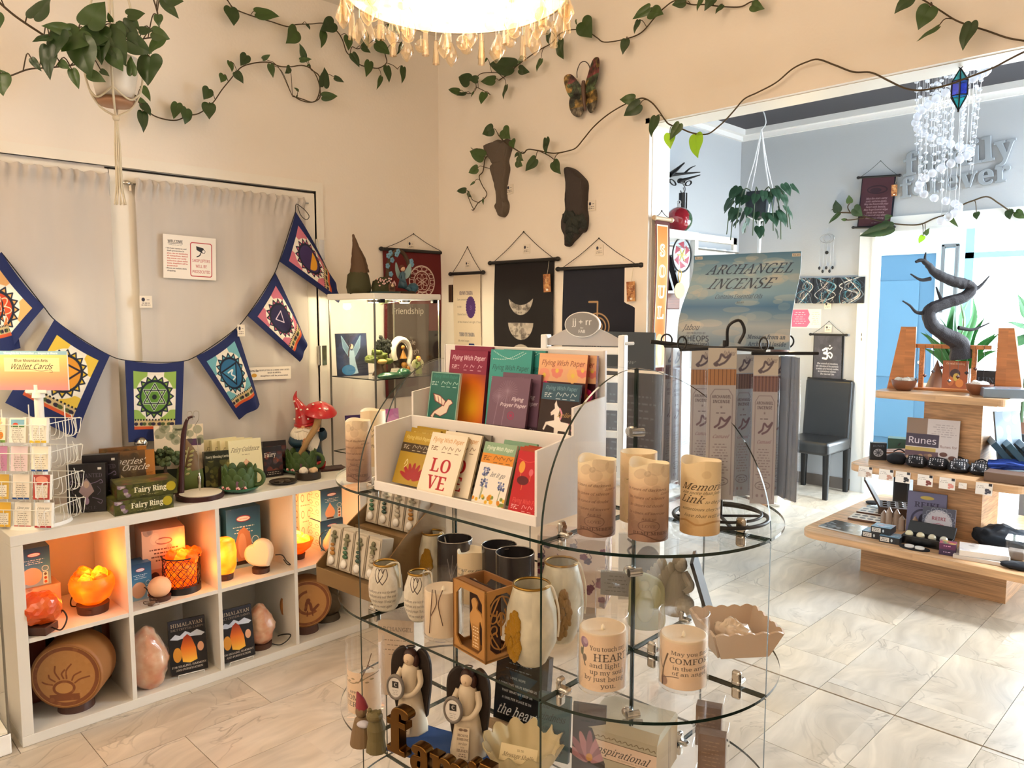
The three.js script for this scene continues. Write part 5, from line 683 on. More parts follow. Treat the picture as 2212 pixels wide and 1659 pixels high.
{ // cardboard display tray of boxed angel ornaments
const P0=[-1.69,S2,-1.19],tn=0.08,t=thing('cardboard_tray','brown two step cardboard tray of boxed ornaments on the middle tower shelf','tray',P0,tn);
const sideP=poly([[0.13,0],[0.13,0.05],[0.02,0.14],[-0.13,0.235],[-0.13,0]]),cb=std('#7d6038',0.8);
const sg=()=>mv(new THREE.ExtrudeGeometry(sideP,{depth:0.004,bevelEnabled:false}),[0,0,0],[0,-PI / 2,0]);
mesh('side',sg().translate(-0.112,0,0),cb,t);mesh('side',sg().translate(0.116,0,0),cb,t);mesh('front',rb(0.228,0.042,0.004,0.001,[0,0.021,0.13]),cb,t);mesh('step',[bx(0.222,0.004,0.13,[0,0.03,0.065]),bx(0.222,0.1,0.004,[0,0.08,0.0]),bx(0.222,0.004,0.12,[0,0.125,-0.065]),bx(0.228,0.235,0.004,[0,0.117,-0.13])],cb,t);
const orn=['amber stone','green stone','dark green stone','pale stone'],cols=['#a8742c','#3c6a4a','#2f4a3c','#b5aa94'];
let first=null;for (let r=0;r<2;r++) for (let i=0;i<4;i++){
const x= -0.082 +i*0.054,y=r?0.13:0.036,z=r? -0.05:0.085,q=new THREE.Vector3(x,y,z).applyAxisAngle(new THREE.Vector3(0,1,0),tn).add(v3(P0));
const o=thing('boxed_ornament',`boxed hanging angel with ${orn[(i + r) % 4]}, ${r ? 'upper' : 'lower'} row, ${['first', 'second', 'third', 'fourth'][i]} from the left`,'ornament',q.toArray(),tn,'boxed angel ornaments in the cardboard tray');o.rotation.set(-0.18,tn,0,'YXZ');
mesh('box',rb(0.05,0.112,0.04,0.002,[0,0.056,0]),std('#b7ab96',0.3),o);mesh('window',rb(0.044,0.1,0.002,0.0008,[0,0.056,0.0215]),std('#c9bda8',0.16),o);
mesh('angel',[sp(0.007,[0,0.094,0.026],1,1,0.5,10),mv(sc(new THREE.ConeGeometry(0.009,0.022,10),1,1,0.5),[0,0.08,0.026]),mv(sc(new THREE.SphereGeometry(0.01,10,8),1.5,0.5,0.3),[0,0.084,0.025])],std('#6d6a4a',0.4),o);mesh('stone',[0,1,2].map((k)=>sp(0.0065 +0.001*k,[0.002*(k -1),0.062 -k*0.011,0.026],1.2,0.7,0.5,10)),std(cols[(i +r) % 4],0.25),o);mesh('crystal_ball',sp(0.012,[0,0.02,0.026],1,1,0.5,16),phy('#e7e2d8',0.08,{clearcoat:1}),o);
}
}
{ // right hand things of the middle shelf
const plaster=std('#bdb29b',0.65),mossy=std('#a5a27a',0.6);
let t=thing('angel_statue','grey plaster kneeling angel statue with folded wings at the back of the middle shelf','statue',[-0.995,S2,-1.555],0.75);
const body=[lathe([[0,0],[0.034,0],[0.036,0.03],[0.026,0.07],[0.02,0.1],[0.012,0.108],[0,0.11]],24),sp(0.016,[0.008,0.122,0.014],1,1.1,1.05,18),taper([[0.016,0.1,0.006],[0.03,0.07,0.022],[0.012,0.06,0.034]],[0.012,0.01,0.006]),sp(0.026,[0.014,0.026,0.022],1,1,1.1,16)];mesh('body',rough(join(body),0.003,60),plaster,t);mesh('hair',rough(sp(0.018,[0.006,0.126,0.008],1,1,1,20),0.006,70),std('#a89c84',0.7),t);
for (const s of [-1,1]){const w=[];for (let i=0;i<7;i++) w.push(mv(sc(new THREE.SphereGeometry(0.022,12,8),0.5,1.5 +i*0.12,0.25),[-0.018 +s*0.006 -i*0.006,0.1 -i*0.012,-0.01 +s*0.018 -i*0.002],[0.25,s*0.4,0.25 +i*0.04]));mesh('wing',w,plaster,t);}
t=thing('angel_plaque','pale green arched plaque with a praying angel relief','plaque',[-1.0,S2,-1.44],0.7);
mesh('plaque',ext(smooth([[-0.036,0],[0.036,0],[0.038,0.05],[0.034,0.1],[0.01,0.116],[-0.014,0.122],[-0.034,0.106],[-0.038,0.05]],50),0.008,0.003),mossy,t);mesh('angel_relief',[sp(0.012,[-0.006,0.098,0.012],1,1,0.7,14),sc(new THREE.SphereGeometry(0.024,16,12),0.9,1.7,0.4).translate(-0.004,0.05,0.01),sc(new THREE.SphereGeometry(0.02,14,10),0.7,1.6,0.4).translate(0.02,0.07,0.008)],std('#b3b088',0.55),t);
t=thing('clear_case','clear plastic case with a grey printed card at the back of the middle shelf','case',[-1.075,S2,-1.425],0.55);
const cg=art(80,60,(g,w,h)=>{fill(g,'#8d8a86',w,h);lines(g,w / 2,12,60,5,9,'#5d5a58',2);},'#8d8a86');mesh('card',pbox(cg,0.075,0.06,0.002,[0,0.085,0.004]),paper(cg),t);mesh('case',rb(0.1,0.12,0.025,0.008,[0,0.06,0]),M.clear,t);
t=thing('scalloped_dish','square cream ceramic dish with a scalloped rim at the right end of the middle shelf','dish',[-0.795,S2,-1.475],0.9);
const cer=std('#cdb296',0.42),W2=0.052;for (const k of [0,1,2,3]){const s=[];for (let i=0;i<=24;i++){const x= -0.074 +i*0.148 / 24;s.push([x,0.06 +0.006*Math.abs(Math.sin(i / 24*PI*5))]);}const g=new THREE.ExtrudeGeometry(poly([[-0.052,0],[0.052,0],...s.reverse()]),{depth:0.005,bevelEnabled:false});mesh('wall',mv(g,[W2*Math.sin(k*PI / 2),0.004,W2*Math.cos(k*PI / 2)],[0.32,0,0,'XYZ']).translate(0,0,0),cer,t);const m=t.children[t.children.length -1];m.geometry=mv(new THREE.ExtrudeGeometry(poly([[-0.052,0],[0.052,0],...s]),{depth:0.005,bevelEnabled:false}),[0,0,0],[0.35,0,0]).translate(0,0.004,W2);m.rotation.y=k*PI / 2;}
mesh('floor',rb(0.104,0.006,0.104,0.002,[0,0.005,0]),cer,t);
solo('wrapped_soap',rough(new THREE.SphereGeometry(0.04,26,18).scale(1,0.6,0.8),0.02,40,90),phy('#d9bfa0',0.15,{clearcoat:1}),'cellophane wrapped tan bundle inside the scalloped dish','packet',[-0.795,S2 +0.036,-1.475]);
solo('picture_frame',bx(0.1,0.15,0.008,[0,0.075,0],[-0.3,0,0]),M.black,'thin black frame seen edge on behind the plaster angel','frame',[-0.93,S2,-1.565],[0,2.05,0]);
const floral=art(150,180,(g,w,h)=>{fill(g,'#e3c9b4',w,h);for (let i=0;i<26;i++){const x=rnd(0,w),y=rnd(0,h);wave(g,[[x,y],[x +8,y -10],[x +4,y -20]],'#5d3040',1.5);for (let k=0;k<5;k++) disc(g,x +5*Math.cos(k*1.26),y +5*Math.sin(k*1.26),4,4,['#6d2a4a','#8d3a5a','#55405a','#7a6a78'][i % 4]);}disc(g,20,120,44,44,null,'#5d1c2c',12);disc(g,20,120,40,40,null,'#c9a088',2);},'#d6b8a0');
solo('floral_box',pbox(floral,0.17,0.17,0.1,[0,0.085,0],null,floral),paper(floral,0.5),'pink and plum flowered gift box behind the pale vases','box',[-1.225,S2,-1.45],[0,0.5,0]);
const mirA=art(60,120,(g,w,h)=>{fill(g,'#ece6dc',w,h);wave(g,[[14,10],[22,20],[14,30],[24,50],[12,66]],'#3a302a',3);disc(g,44,66,22,44,'#6a5848');},'#e2dbd0');solo('mirror_card',pbox(mirA,0.1,0.17,0.012,[0,0.085,0]),paper(mirA,0.3),'white scrolled frame with a brown oval at the back of the middle shelf','frame',[-1.11,S2,-1.56],[0,0.75,0]);
}
// ---------- bottom visible shelf ----------
{
const tall=art(100,190,(g,w,h)=>{fill(g,'#d6bfa4',w,h);tx(g,'ARCHANGEL',w / 2,22,15,'#5d5040','serif');lines(g,w / 2,50,70,4,12,'#8d7a64',2);},'#d6bfa4'),bot=art(60,60,(g,w)=>{fill(g,'#d9c7b0',w,w);},'#c9b49a');
solo('tall_box',pbox(tall,0.1,0.21,0.09,[0,0.105,0],null,bot,tall),paper(tall,0.5),'tall cream card box behind the flowering branch jar','box',[-1.64,S3,-1.215],[0,0.6,0]);
const cream=std('#dac8aa',0.5),brown=std('#3a1c12',0.5),dark=std('#2b2018',0.55);
function angel(label,p,turn){
const t=thing('angel_figurine',label,'figurine',p,turn);
mesh('gown',lathe([[0,0],[0.046,0],[0.044,0.01],[0.03,0.09],[0.021,0.13],[0.024,0.155],[0.018,0.17],[0.008,0.176],[0,0.178]],8),cream,t);
mesh('head',[sp(0.0145,[0,0.187,0.006],1,1.15,1,20),sp(0.003,[0,0.186,0.021],1,1,1,8)],std('#e0c4a2',0.5),t);mesh('hair',[sp(0.0165,[0,0.192,-0.001],1.05,1.1,1,20),sp(0.012,[0.013,0.18,0.0],0.8,1.5,0.9,14),sp(0.01,[-0.013,0.183,0.0],0.7,1.3,0.9,14)],brown,t);
mesh('arm',[taper([[0.022,0.158,0],[0.03,0.13,0.012],[0.016,0.11,0.03],[-0.012,0.106,0.036]],[0.008,0.0075,0.006,0.005]),taper([[-0.022,0.158,0],[-0.032,0.13,0.012],[-0.026,0.105,0.03]],[0.008,0.0075,0.006])],cream,t);
for (const s of [-1,1]) mesh('wing',mv(ext(smooth([[0,0.175],[0.02,0.205],[0.042,0.19],[0.048,0.14],[0.04,0.07],[0.034,0.04],[0.024,0.09],[0.008,0.13]].map(([x,y])=>[s*x,y]),40),0.005,0.003),[s*0.006,0,-0.022],[0,-s*0.35,0]),dark,t);
const face=art(50,66,(g,w,h)=>{fill(g,'#e6e0d6',w,h);g.fillStyle='#2a2624';g.fillRect(15,14,22,20);tx(g,'C',26,24,16,'#e6e0d6','serif','center','bold');lines(g,25,42,24,3,6,'#a8a29a',1.5);},'#8d857c');
const ov=uvTo(new THREE.CircleGeometry(1,32),face).scale(0.0195,0.026,1);mesh('oval_frame',mv(sc(new THREE.TorusGeometry(1,0.16,10,36),0.021,0.028,0.03),[-0.022,0.128,0.04],[0,-0.1,0]),std('#7d746a',0.4),t);mesh('frame_card',mv(ov,[-0.022,0.128,0.0425],[0,-0.1,0]),paper(face,0.4),t);
const verse=art(50,90,(g,w,h)=>{fill(g,'#dac8aa',w,h);disc(g,16,8,9,4,'#7d6450');disc(g,34,8,9,4,'#7d6450');tx(g,'BECAUSE',25,24,9,'#5d4636','serif','center','bold');tx(g,'SOMEONE',25,35,9,'#5d4636','serif','center','bold');script(g,'we love',25,47,11,'#5d4636',34);tx(g,'is in',25,57,8,'#5d4636','serif');tx(g,'HEAVEN',25,68,10,'#5d4636','serif','center','bold');lines(g,25,76,32,2,6,'#6a5242',2);},'#dac8aa');mesh('verse',mv(card(verse,0.03,0.07),[0.0,0.052,0.0395],[-0.16,0,0]),paper(verse,0.5),t);
const halo=mesh('halo',ring(0.01,0.0018,[0,0.213,-0.004],[PI / 2 -0.2,0,0],20),dark,t);return t;
}
const a1=angel('cream angel figurine with dark wings holding an oval frame, left of two',[-1.45,S3,-1.1],0.5);copy(a1,[-1.272,S3,-1.128],0.52,'cream angel figurine with dark wings holding an oval frame, right of two');
const heart=art(140,170,(g,w,h)=>{fill(g,'#15191e',w,h);g.fillStyle='#123a52';g.beginPath();g.moveTo(40,44);g.lineTo(130,50);g.lineTo(80,110);g.fill();lines(g,w / 2,12,100,3,14,'#7a848c',2);['LOVE, HOPE','A SONG THAT HELPS REMIND US','THAT WHAT WE KEEP IN','A SHELTER PLACE IS IN'].forEach((s,i)=>tx(g,s,w / 2,62 +i*17,8.5,'#c9ced2','sans-serif','center','bold',120));script(g,'the heart',72,142,34,'#e9ecee',120);},'#0f1216');
let t=thing('card_display','stack of dark verse plaques reading the heart, on a pale wooden stand','plaque',[-1.255,S3,-1.285],0.18);mesh('stand',[rb(0.15,0.012,0.06,0.003,[0.005,0.02,0.02]),rb(0.15,0.02,0.01,0.003,[0.005,0.03,0.046])],std('#bfa27c',0.6),t);mesh('plaque',pbox(heart,0.13,0.17,0.006,[0,0.115,0.012],[-0.12,0,0]),paper(heart,0.25),t);mesh('plaque',bx(0.13,0.17,0.02,[0.01,0.115,-0.01],[-0.12,0,0]),M.black,t);
const kind=art(90,150,(g,w,h)=>{fill(g,'#3f5a5e',w,h);script(g,'Find One of',42,28,15,'#16201f',76);script(g,'kindness',40,54,22,'#16201f',76);script(g,'you touch',46,80,14,'#16201f',66);script(g,'the most',46,104,14,'#16201f',60);script(g,'heart',46,130,20,'#16201f',56);},'#2d4346');solo('verse_plaque',pbox(kind,0.078,0.15,0.012,[0,0.075,0],[-0.1,0,0]),paper(kind,0.5),'teal verse plaque with dark script behind the message shells','plaque',[-1.125,S3,-1.262],[0,0.35,0]);
const lotus=art(80,140,(g,w,h)=>{fill(g,'#3a322e',w,h);lines(g,w / 2,16,50,3,9,'#1c1816',3);for (let i= -3;i<=3;i++){g.save();g.translate(42,122);g.rotate(i*0.36);disc(g,0,-36,8,32,i % 2?'#b07c80':'#8d5d66');g.restore();}disc(g,42,110,8,8,'#c9924a');},'#2a2422');solo('lotus_card',pbox(lotus,0.075,0.15,0.008,[0,0.075,0],[-0.1,0,0]),paper(lotus,0.35),'dark card with a pink water lily left of the inspirational box','card',[-1.04,S3,-1.285],[0,0.5,0]);
const insp=art(190,140,(g,w,h)=>{fill(g,'#b3ab94',w,h);g.fillStyle='#dcc4ae';g.fillRect(0,34,w,54);g.fillStyle='#5d5038';g.fillRect(0,32,w,2);g.fillRect(0,88,w,2);for (let i=0;i<6;i++) wave(g,[[10 +i*30,22],[18 +i*30,16],[24 +i*30,24],[34 +i*30,18],[36 +i*30,24]],'#6a5c42',2);script(g,'Inspirational',w / 2,62,32,'#1e1a18',150);tx(g,'in memories to share',w / 2 +30,80,8,'#8d7a68');},'#a89f88'),inspS=art(100,110,(g,w,h)=>{fill(g,'#b59d78',w,h);g.fillStyle='#8d765a';g.fillRect(56,0,4,h);g.fillRect(64,0,2,h);},'#b59d78');
t=thing('gift_box','cream inspirational gift box with a ribbon slot on the bottom shelf','box',[-0.985,S3,-1.372],0.26);mesh('box',pbox(insp,0.165,0.1,0.14,[0,0.05,0],null,inspS),paper(insp,0.5),t);mesh('lid',[mv(new THREE.ExtrudeGeometry(poly([[0.072,0.1],[0.055,0.118],[-0.055,0.118],[-0.072,0.1]]),{depth:0.167,bevelEnabled:false}),[0.0835,0,0],[0,-PI / 2,0])],std('#b7af98',0.55),t);mesh('ribbon',rb(0.045,0.002,0.012,0.001,[0.012,0.119,0.03],[0,0.5,0]),std('#6a5d48',0.5),t);
for (const [x,z,h,l] of [[-0.838,-1.47,0.112,'clear acrylic holder of brown leaflets, nearer and lower of two'],[-0.9,-1.56,0.12,'clear acrylic holder of brown leaflets, farther of two']]){const q=thing('leaflet_holder',l,'holder',[x,S3,z],0.42);const lf=art(60,90,(g,w,hh)=>{fill(g,'#6d4c30',w,hh);lines(g,w / 2,14,44,8,9,'#8d6a48',2);},'#5d4028');mesh('leaflets',pbox(lf,0.058,h -0.022,0.03,[0,(h -0.022) / 2 +0.003,0]),paper(lf),q);mesh('holder',rb(0.07,h,0.05,0.002,[0,h / 2,0]),M.clear,q);}
const shellA=art(110,40,(g,w,h)=>{fill(g,'#dac99c',w,h);tx(g,'$2.50',60,10,8,'#5d4a2c');script(g,'Message Shells',w / 2,24,14,'#4a3a22',92);},'#dac99c');
t=thing('shell_basket','wavy cream shell shaped bowl of message shells at the bottom of the tower','bowl',[-1.135,S3,-1.17],0.4);const sh=new THREE.LatheGeometry([[0,0.01],[0.04,0.012],[0.066,0.03],[0.088,0.075],[0.084,0.076],[0.062,0.036],[0,0.02]].map((p)=>new THREE.Vector2(...p)),72),q=sh.attributes.position;for (let i=0;i<q.count;i++){const a=Math.atan2(q.getX(i),q.getZ(i)),k=q.getY(i) / 0.075;q.setXYZ(i,q.getX(i)*(1 +0.07*k*Math.sin(a*12)),q.getY(i)*(1 +0.1*k*Math.sin(a*12 +1)),q.getZ(i)*(1 +0.07*k*Math.sin(a*12)));}sh.computeVertexNormals();mesh('bowl',sh,std('#d6c596',0.55),t);mesh('label_card',mv(card(shellA,0.085,0.034),[0.01,0.075,0.055],[-0.5,0,0]),paper(shellA),t);
}
{ // gold family word
const{FontLoader}=await import('three/addons/loaders/FontLoader.js'),{TextGeometry}=await import('three/addons/geometries/TextGeometry.js');
const font=await new FontLoader().loadAsync('fonts/droid/droid_serif_bold.typeface.json');
globalThis.wordGeo=(s,size,depth,bev)=>new TextGeometry(s,{font,size,depth,curveSegments:8,bevelEnabled:true,bevelSize:bev,bevelThickness:bev,bevelSegments:3});
const t=thing('family_word','bronze gold standing word ornament reading family','ornament',[-1.385,S3,-1.0],0.14);let x=0;const br=metal('#6d4c24',0.25);
for (const [c,dy,s] of [['f',0.03,0.1],['a',0.012,0.075],['m',0.01,0.075],['i',0.01,0.075],['l',0.01,0.08],['y',0.022,0.075]]){const g=wordGeo(c,s,0.02,0.003);g.computeBoundingBox();mesh('letter',g.translate(x,dy -0.005 +0.008,0),br,t);x +=g.boundingBox.max.x -g.boundingBox.min.x -0.001;g.computeBoundingBox();x=g.boundingBox.max.x +0.0005;}
solo('blue_cloth',rough(new THREE.BoxGeometry(0.3,0.006,0.13,24,1,14),0.006,18),std('#173f7a',0.7),'blue folded cloth under the gold family word and the angels','cloth',[-1.3,S3 +0.004,-1.11],[0,0.3,0]);
const clay=std('#7d6444',0.6),mush=std('#8d2a34',0.45);
let q=thing('fairy_figurine','brown fairy folk figurine with a red cap at the bottom left corner','figurine',[-1.49,S3,-0.985],0.5);mesh('body',rough(join([lathe([[0,0],[0.03,0],[0.026,0.03],[0.018,0.06],[0.01,0.066],[0,0.07]],20),sp(0.014,[0,0.08,0.004],1,1,1,16)]),0.003,60),clay,q);mesh('cap',taper([[0,0.085,0],[-0.004,0.104,0],[-0.012,0.125,0]],[0.016,0.011,0.002]),mush,q);mesh('collar',sp(0.014,[0.01,0.055,0.014],1.2,0.6,0.8,12),std('#c9c6cf',0.5),q);
q=thing('frog_figurine','mossy brown upright frog figurine beside the red capped one','figurine',[-1.44,S3,-0.99],0.6);mesh('body',rough(join([lathe([[0,0],[0.024,0],[0.02,0.03],[0.022,0.055],[0.014,0.08],[0,0.088]],20),sp(0.016,[0,0.088,0.008],1.3,0.8,1.1,16),sp(0.006,[-0.012,0.1,0.008],1,1,1,10),sp(0.006,[0.012,0.1,0.008],1,1,1,10)]),0.004,50),std('#6d6038',0.6),q);
}

// ---------- revolving incense rack on the right of the tower top ----------
{
const B=[-0.784,1.131,-1.383],t=thing('incense_rack','black wire revolving rack on a ring base, hung with incense packets','rack',B,0.75);
mesh('ring_base',[ring(0.093,0.004,[0,0.004,0],[PI / 2,0,0],60),ring(0.08,0.003,[0,0.012,0],[PI / 2,0,0],60),bx(0.186,0.004,0.006,[0,0.004,0]),bx(0.006,0.004,0.186,[0,0.004,0])],M.black,t);mesh('pole',cy(0.004,0.004,0.36,[0,0.18,0],null,10),M.black,t);
for (let i=0;i<5;i++){const a=i*1.2566 +0.35;mesh('arm',[rb(0.006,0.006,0.13,0.002,[0.065*Math.sin(a),0.345,0.065*Math.cos(a)],[0,a,0]),ring(0.012,0.0018,[0.125*Math.sin(a),0.358,0.125*Math.cos(a)],[0,a +PI / 2,0],20,6)],M.black,t);}
mesh('clip',[tube([[0.0,0.35,0.02],[0.0,0.39,0.03],[0.02,0.4,0.03],[0.03,0.38,0.03],[0.02,0.355,0.03]],0.003,24)],M.black,t);
const sky=art(300,260,(g,w,h)=>{
grad(g,w,h,[[0,'#4a7896'],[0.3,'#82a0b0'],[0.5,'#7098b4'],[0.62,'#3a6c98'],[0.8,'#98a4ac'],[1,'#7f9aae']]);
for (let i=0;i<70;i++){const x=rnd(0,w),y=rnd(0,h);if (y>140&&y<180&&i % 3) continue;g.globalAlpha=0.25;disc(g,x,y,rnd(12,40),rnd(6,16),['#cfc2aa','#bdb2a0','#ddd0b8','#a4adb0'][i % 4]);g.globalAlpha=1;}
g.save();g.translate(6,0);script(g,'ARCHANGEL',156,50,44,'#1c2f47',240);script(g,'INCENSE',140,96,44,'#1c2f47',180);g.restore();tx(g,'Contains Essential Oils',150,134,16,'#22324a','serif','center','italic',130);tx(g,'$6.49',160,150,8,'#333');g.fillStyle='#c9bfae';g.fillRect(4,4,22,10);g.fillRect(276,6,22,10);tx(g,'$6.49',15,9,7,'#444');tx(g,'$6.49',287,11,7,'#444');
script(g,'Jabou',38,212,18,'#22283a',44);tx(g,'DISTRIBUTED BY',52,226,7,'#2a2f3c');tx(g,'KHEOPS',52,238,20,'#22283a','sans-serif','center','',80);tx(g,'international',54,252,9,'#22283a','monospace','center','bold',82);tx(g,'Message from an',240,232,13,'#1c2f47','serif','center','bold italic',96);tx(g,'Archangel inside',242,248,13,'#1c2f47','serif','center','bold italic',96);
},'#7d8a90');
const s=thing('incense_sign','curled cloud printed incense sign standing over the black rack','sign',[-0.799,1.473,-1.436],0.3);
const g=new THREE.BoxGeometry(0.232,0.235,0.0016,16,20,1),p=g.attributes.position,u=g.attributes.uv;
for (let i=0;i<p.count;i++){const v=p.getY(i) / 0.235 +0.5,fr=p.getZ(i)>0;u.setXY(i,sky.u0 +(sky.u1 -sky.u0)*(p.getX(i) / 0.232 +0.5),sky.v0 +(sky.v1 -sky.v0)*v);p.setXYZ(i,p.getX(i),v*0.2 +0.01*Math.sin(v*PI),p.getZ(i) -0.118*v +0.028*Math.sin(v*2*PI)*0.8 +0.012*Math.sin(p.getX(i)*14));}
g.computeVertexNormals();mesh('printed_sheet',g,paper(sky,0.42),s);
const pk=(tone,w2)=>art(56,290,(g,w,h)=>{fill(g,tone,w,h);g.fillStyle='#bdb8b0';g.fillRect(0,0,w,38);script(g,'Jabou',w*0.72,10,12,'#5d5058',24);wave(g,[[12,30],[22,22],[26,12],[34,18],[44,12],[34,26],[22,32]],'#5d5560',4);disc(g,16,31,5,4,'#5d5560');grad.call;g.fillStyle=w2;g.fillRect(0,40,w,30);for (let i=4;i<w -3;i +=4){g.fillStyle=i % 8?'rgba(70,40,30,0.5)':'rgba(150,110,80,0.5)';g.fillRect(i,40,2,30);}stroke(g,[[6,280],[6,90],[14,78],[42,78],[50,90],[50,280]],'#6d6470',1.2);tx(g,'ARCHANGEL',28,92,8,'#4d4652','sans-serif','center','bold',38);tx(g,'INCENSE',28,101,8,'#4d4652','sans-serif','center','bold',34);tx(g,'*',28,114,10,'#4d4652');lines(g,28,122,28,1,4,'#5d5662',2);wave(g,[[16,150],[24,144],[28,132],[36,138],[46,130],[36,146],[24,152]],'#5d4a5d',4);script(g,'Camael',28,168,9,'#6d4a5a',34);lines(g,28,182,34,11,5.5,'#766d78',1.6);disc(g,28,254,17,8,null,'#5d5662',1.2);lines(g,28,251,22,2,5,'#5d5662',1.4);disc(g,16,274,3,3,'#7d7480');disc(g,28,274,3,3,'#7d7480');},tone);
const pkA=pk('#a8a8b0','#a5744a'),pkB=pk('#a2a2ac','#6d5058'),pkC=pk('#8f9cae','#5d4650');
const P=(a,label,at,turn,w=0.058,h=0.3,tilt=0)=>{const o=thing('incense_packet',label,'packet',at,turn,'incense packets on the black rack');o.rotation.z=tilt;mesh('printed_card',pbox(a,w*0.86,h,0.004,[0,-h / 2,0]),paper(a,0.3),o);mesh('sleeve',rb(w,h -0.04,0.009,0.003,[0,-h / 2 -0.022,0]),M.clear,o);};
P(pkA,'incense packet with orange sticks, foremost at the middle of the rack',[-0.755,1.479,-1.324],0.7,0.062,0.295);P(pkB,'incense packet with plum sticks, front right',[-0.686,1.466,-1.364],0.62,0.052,0.285);P(pkA,'incense packet just left of the foremost one',[-0.823,1.472,-1.369],0.62,0.055,0.295);P(pkC,'bluish incense packet between the two front ones',[-0.789,1.46,-1.473],1.0,0.05,0.3);P(pkC,'blue grey incense packet right of the plum one',[-0.724,1.456,-1.51],1.1,0.05,0.29);
[1450,1463,1479].forEach((x,i)=>P(pkB,['leftmost incense packet seen almost edge on','second packet from the left, almost edge on','third packet from the left, almost edge on'][i],[[-0.931,1.473,-1.417],[-0.911,1.472,-1.409],[-0.888,1.471,-1.403]][i],1.6 +i*0.1,0.055,0.29,0.02*(i -1)));P(pkC,'incense packet turned sideways behind the left group',[-0.905,1.464,-1.471],1.9,0.05,0.3);
[1697,1706,1714].forEach((x,i)=>P(pkC,['edge on packet hanging on the right arm, first','edge on packet hanging on the right arm, second','edge on packet hanging at the tip of the right arm'][i],[[-0.71,1.457,-1.496],[-0.699,1.458,-1.493],[-0.689,1.457,-1.488]][i],2.45,0.05,0.29,[0.03,0.0,-0.02][i]));
solo('side_bar',[cy(0.0035,0.0035,0.135,[0,0,0],[0,0,PI / 2],10)],M.black,'long black bar sticking out at the right of the incense rack','bar',[-0.707,1.464,-1.485],[0,0.8,0]);
solo('rack_rail',[cy(0.0045,0.0045,0.16,[0,0,0],[0,0,PI / 2 -0.11],10)],M.black,'black rail over the left incense packets','rail',[-0.871,1.477,-1.391],[0,0.78,0]);
}

// ---------- climbing vines ----------
const leafShades=['#2f4a1c','#38541f','#29431c','#3f5c24'].map((c)=>phy(c,0.42,{transmission:0.25,thickness:0,side:THREE.DoubleSide,clearcoat:0.25,clearcoatRoughness:0.4}));
const limeLeaf=phy('#9cc322',0.4,{transmission:0.5,thickness:0,side:THREE.DoubleSide}),stemMat=std('#4a3a22',0.6);
const leafGeo=[0,1,2].map((k)=>{ // heart shaped blade, base at the origin, tip at -y, length 1
const s=new THREE.Shape();s.moveTo(0,0);s.bezierCurveTo(0.1,0.16,0.42,0.14,0.46,-0.16);s.bezierCurveTo(0.48,-0.48,0.2,-0.74,0.03*(k -1),-1);s.bezierCurveTo(-0.22,-0.72,-0.5,-0.46,-0.46,-0.14);s.bezierCurveTo(-0.42,0.14,-0.1,0.16,0,0);
const g=new THREE.ShapeGeometry(s,10),P=[],I=[];const out=s.getPoints(9),n=out.length,R=4;
P.push(0,-0.38,0);for (let r=1;r<=R;r++) for (const q of out){const f=r / R;P.push(q.x*f,-0.38 +(q.y +0.38)*f,0);}
for (let i=0;i<n -1;i++){I.push(0,1 +i,2 +i);for (let r=0;r<R -1;r++){const a=1 +r*n +i,b=a +n;I.push(a,b,b +1,a,b +1,a +1);}}
for (let i=0;i<P.length;i +=3){const x=P[i],y=P[i +1];P[i +2]=0.22*Math.abs(x) -0.12*(y +0.4)**2*(1 +k*0.4) -0.5*x*x +0.02*Math.sin(y*9 +k);}
const b=new THREE.BufferGeometry();b.setAttribute('position',new THREE.Float32BufferAttribute(P,3));b.setAttribute('uv',new THREE.Float32BufferAttribute(P.filter((_,i)=>i % 3<2),2));b.setIndex(I);b.computeVertexNormals();return b;
});
let leafNo=0;
function leaf(parent,base,tip,w,normal,mat){
const b=v3(base),d=v3(tip).sub(b),L=d.length(),y=d.clone().multiplyScalar(-1 / L),nn=v3(normal).add(new THREE.Vector3(rnd(-0.35,0.35),rnd(-0.2,0.3),rnd(-0.35,0.35))).normalize(),x=new THREE.Vector3().crossVectors(y,nn).normalize(),z=new THREE.Vector3().crossVectors(x,y);
const m=mesh('leaf',leafGeo[leafNo % 3],mat??leafShades[(leafNo*7>>1) % 4],parent);leafNo++;
m.matrix.makeBasis(x.multiplyScalar(L*Math.max(0.3,w)),y.multiplyScalar(L),z.multiplyScalar(L*0.9));m.matrix.setPosition(b);m.matrix.decompose(m.position,m.quaternion,m.scale);return m;
}
const vineThing=(label)=>thing('vine',label,'plant');
function vine(t,stems,leaves,widths,normal,r=0.0028,off=0.03){
const N=v3(normal),all=[];
stems.forEach((s,k)=>{const pts=s.map((p,i)=>v3(p).addScaledVector(N,off*(0.6 +0.4*Math.sin(i*1.7 +k))).toArray());mesh('stem',tube(pts,k?r*0.75:r,pts.length*6,6),stemMat,t);const c=curve(pts);for (let i=0;i<=80;i++) all.push(c.getPoint(i / 80));});
const pet=[];
for (let i=0;i<leaves.length;i +=2){
const lift=off +0.012 +0.02*((i*7) % 5) / 5,b=v3(leaves[i]).addScaledVector(N,lift),e=v3(leaves[i +1]).addScaledVector(N,lift +0.012),w= +widths[i>>1] / 9*1.05,ch=widths[i>>1];
const lime=ch==='0';leaf(t,b.toArray(),e.toArray(),lime?0.8:w,normal,lime?limeLeaf:null);
let best=all[0];for (const q of all) if (q.distanceToSquared(b)<best.distanceToSquared(b)) best=q;
if (best.distanceTo(b)>0.004){const m=best.clone().lerp(b,0.55).add(new THREE.Vector3(0,0.25*best.distanceTo(b),0));pet.push(tube([best.toArray(),m.toArray(),b.toArray()],r*0.55,8,5));}
}
if (pet.length) mesh('petiole',pet,stemMat,t);
}
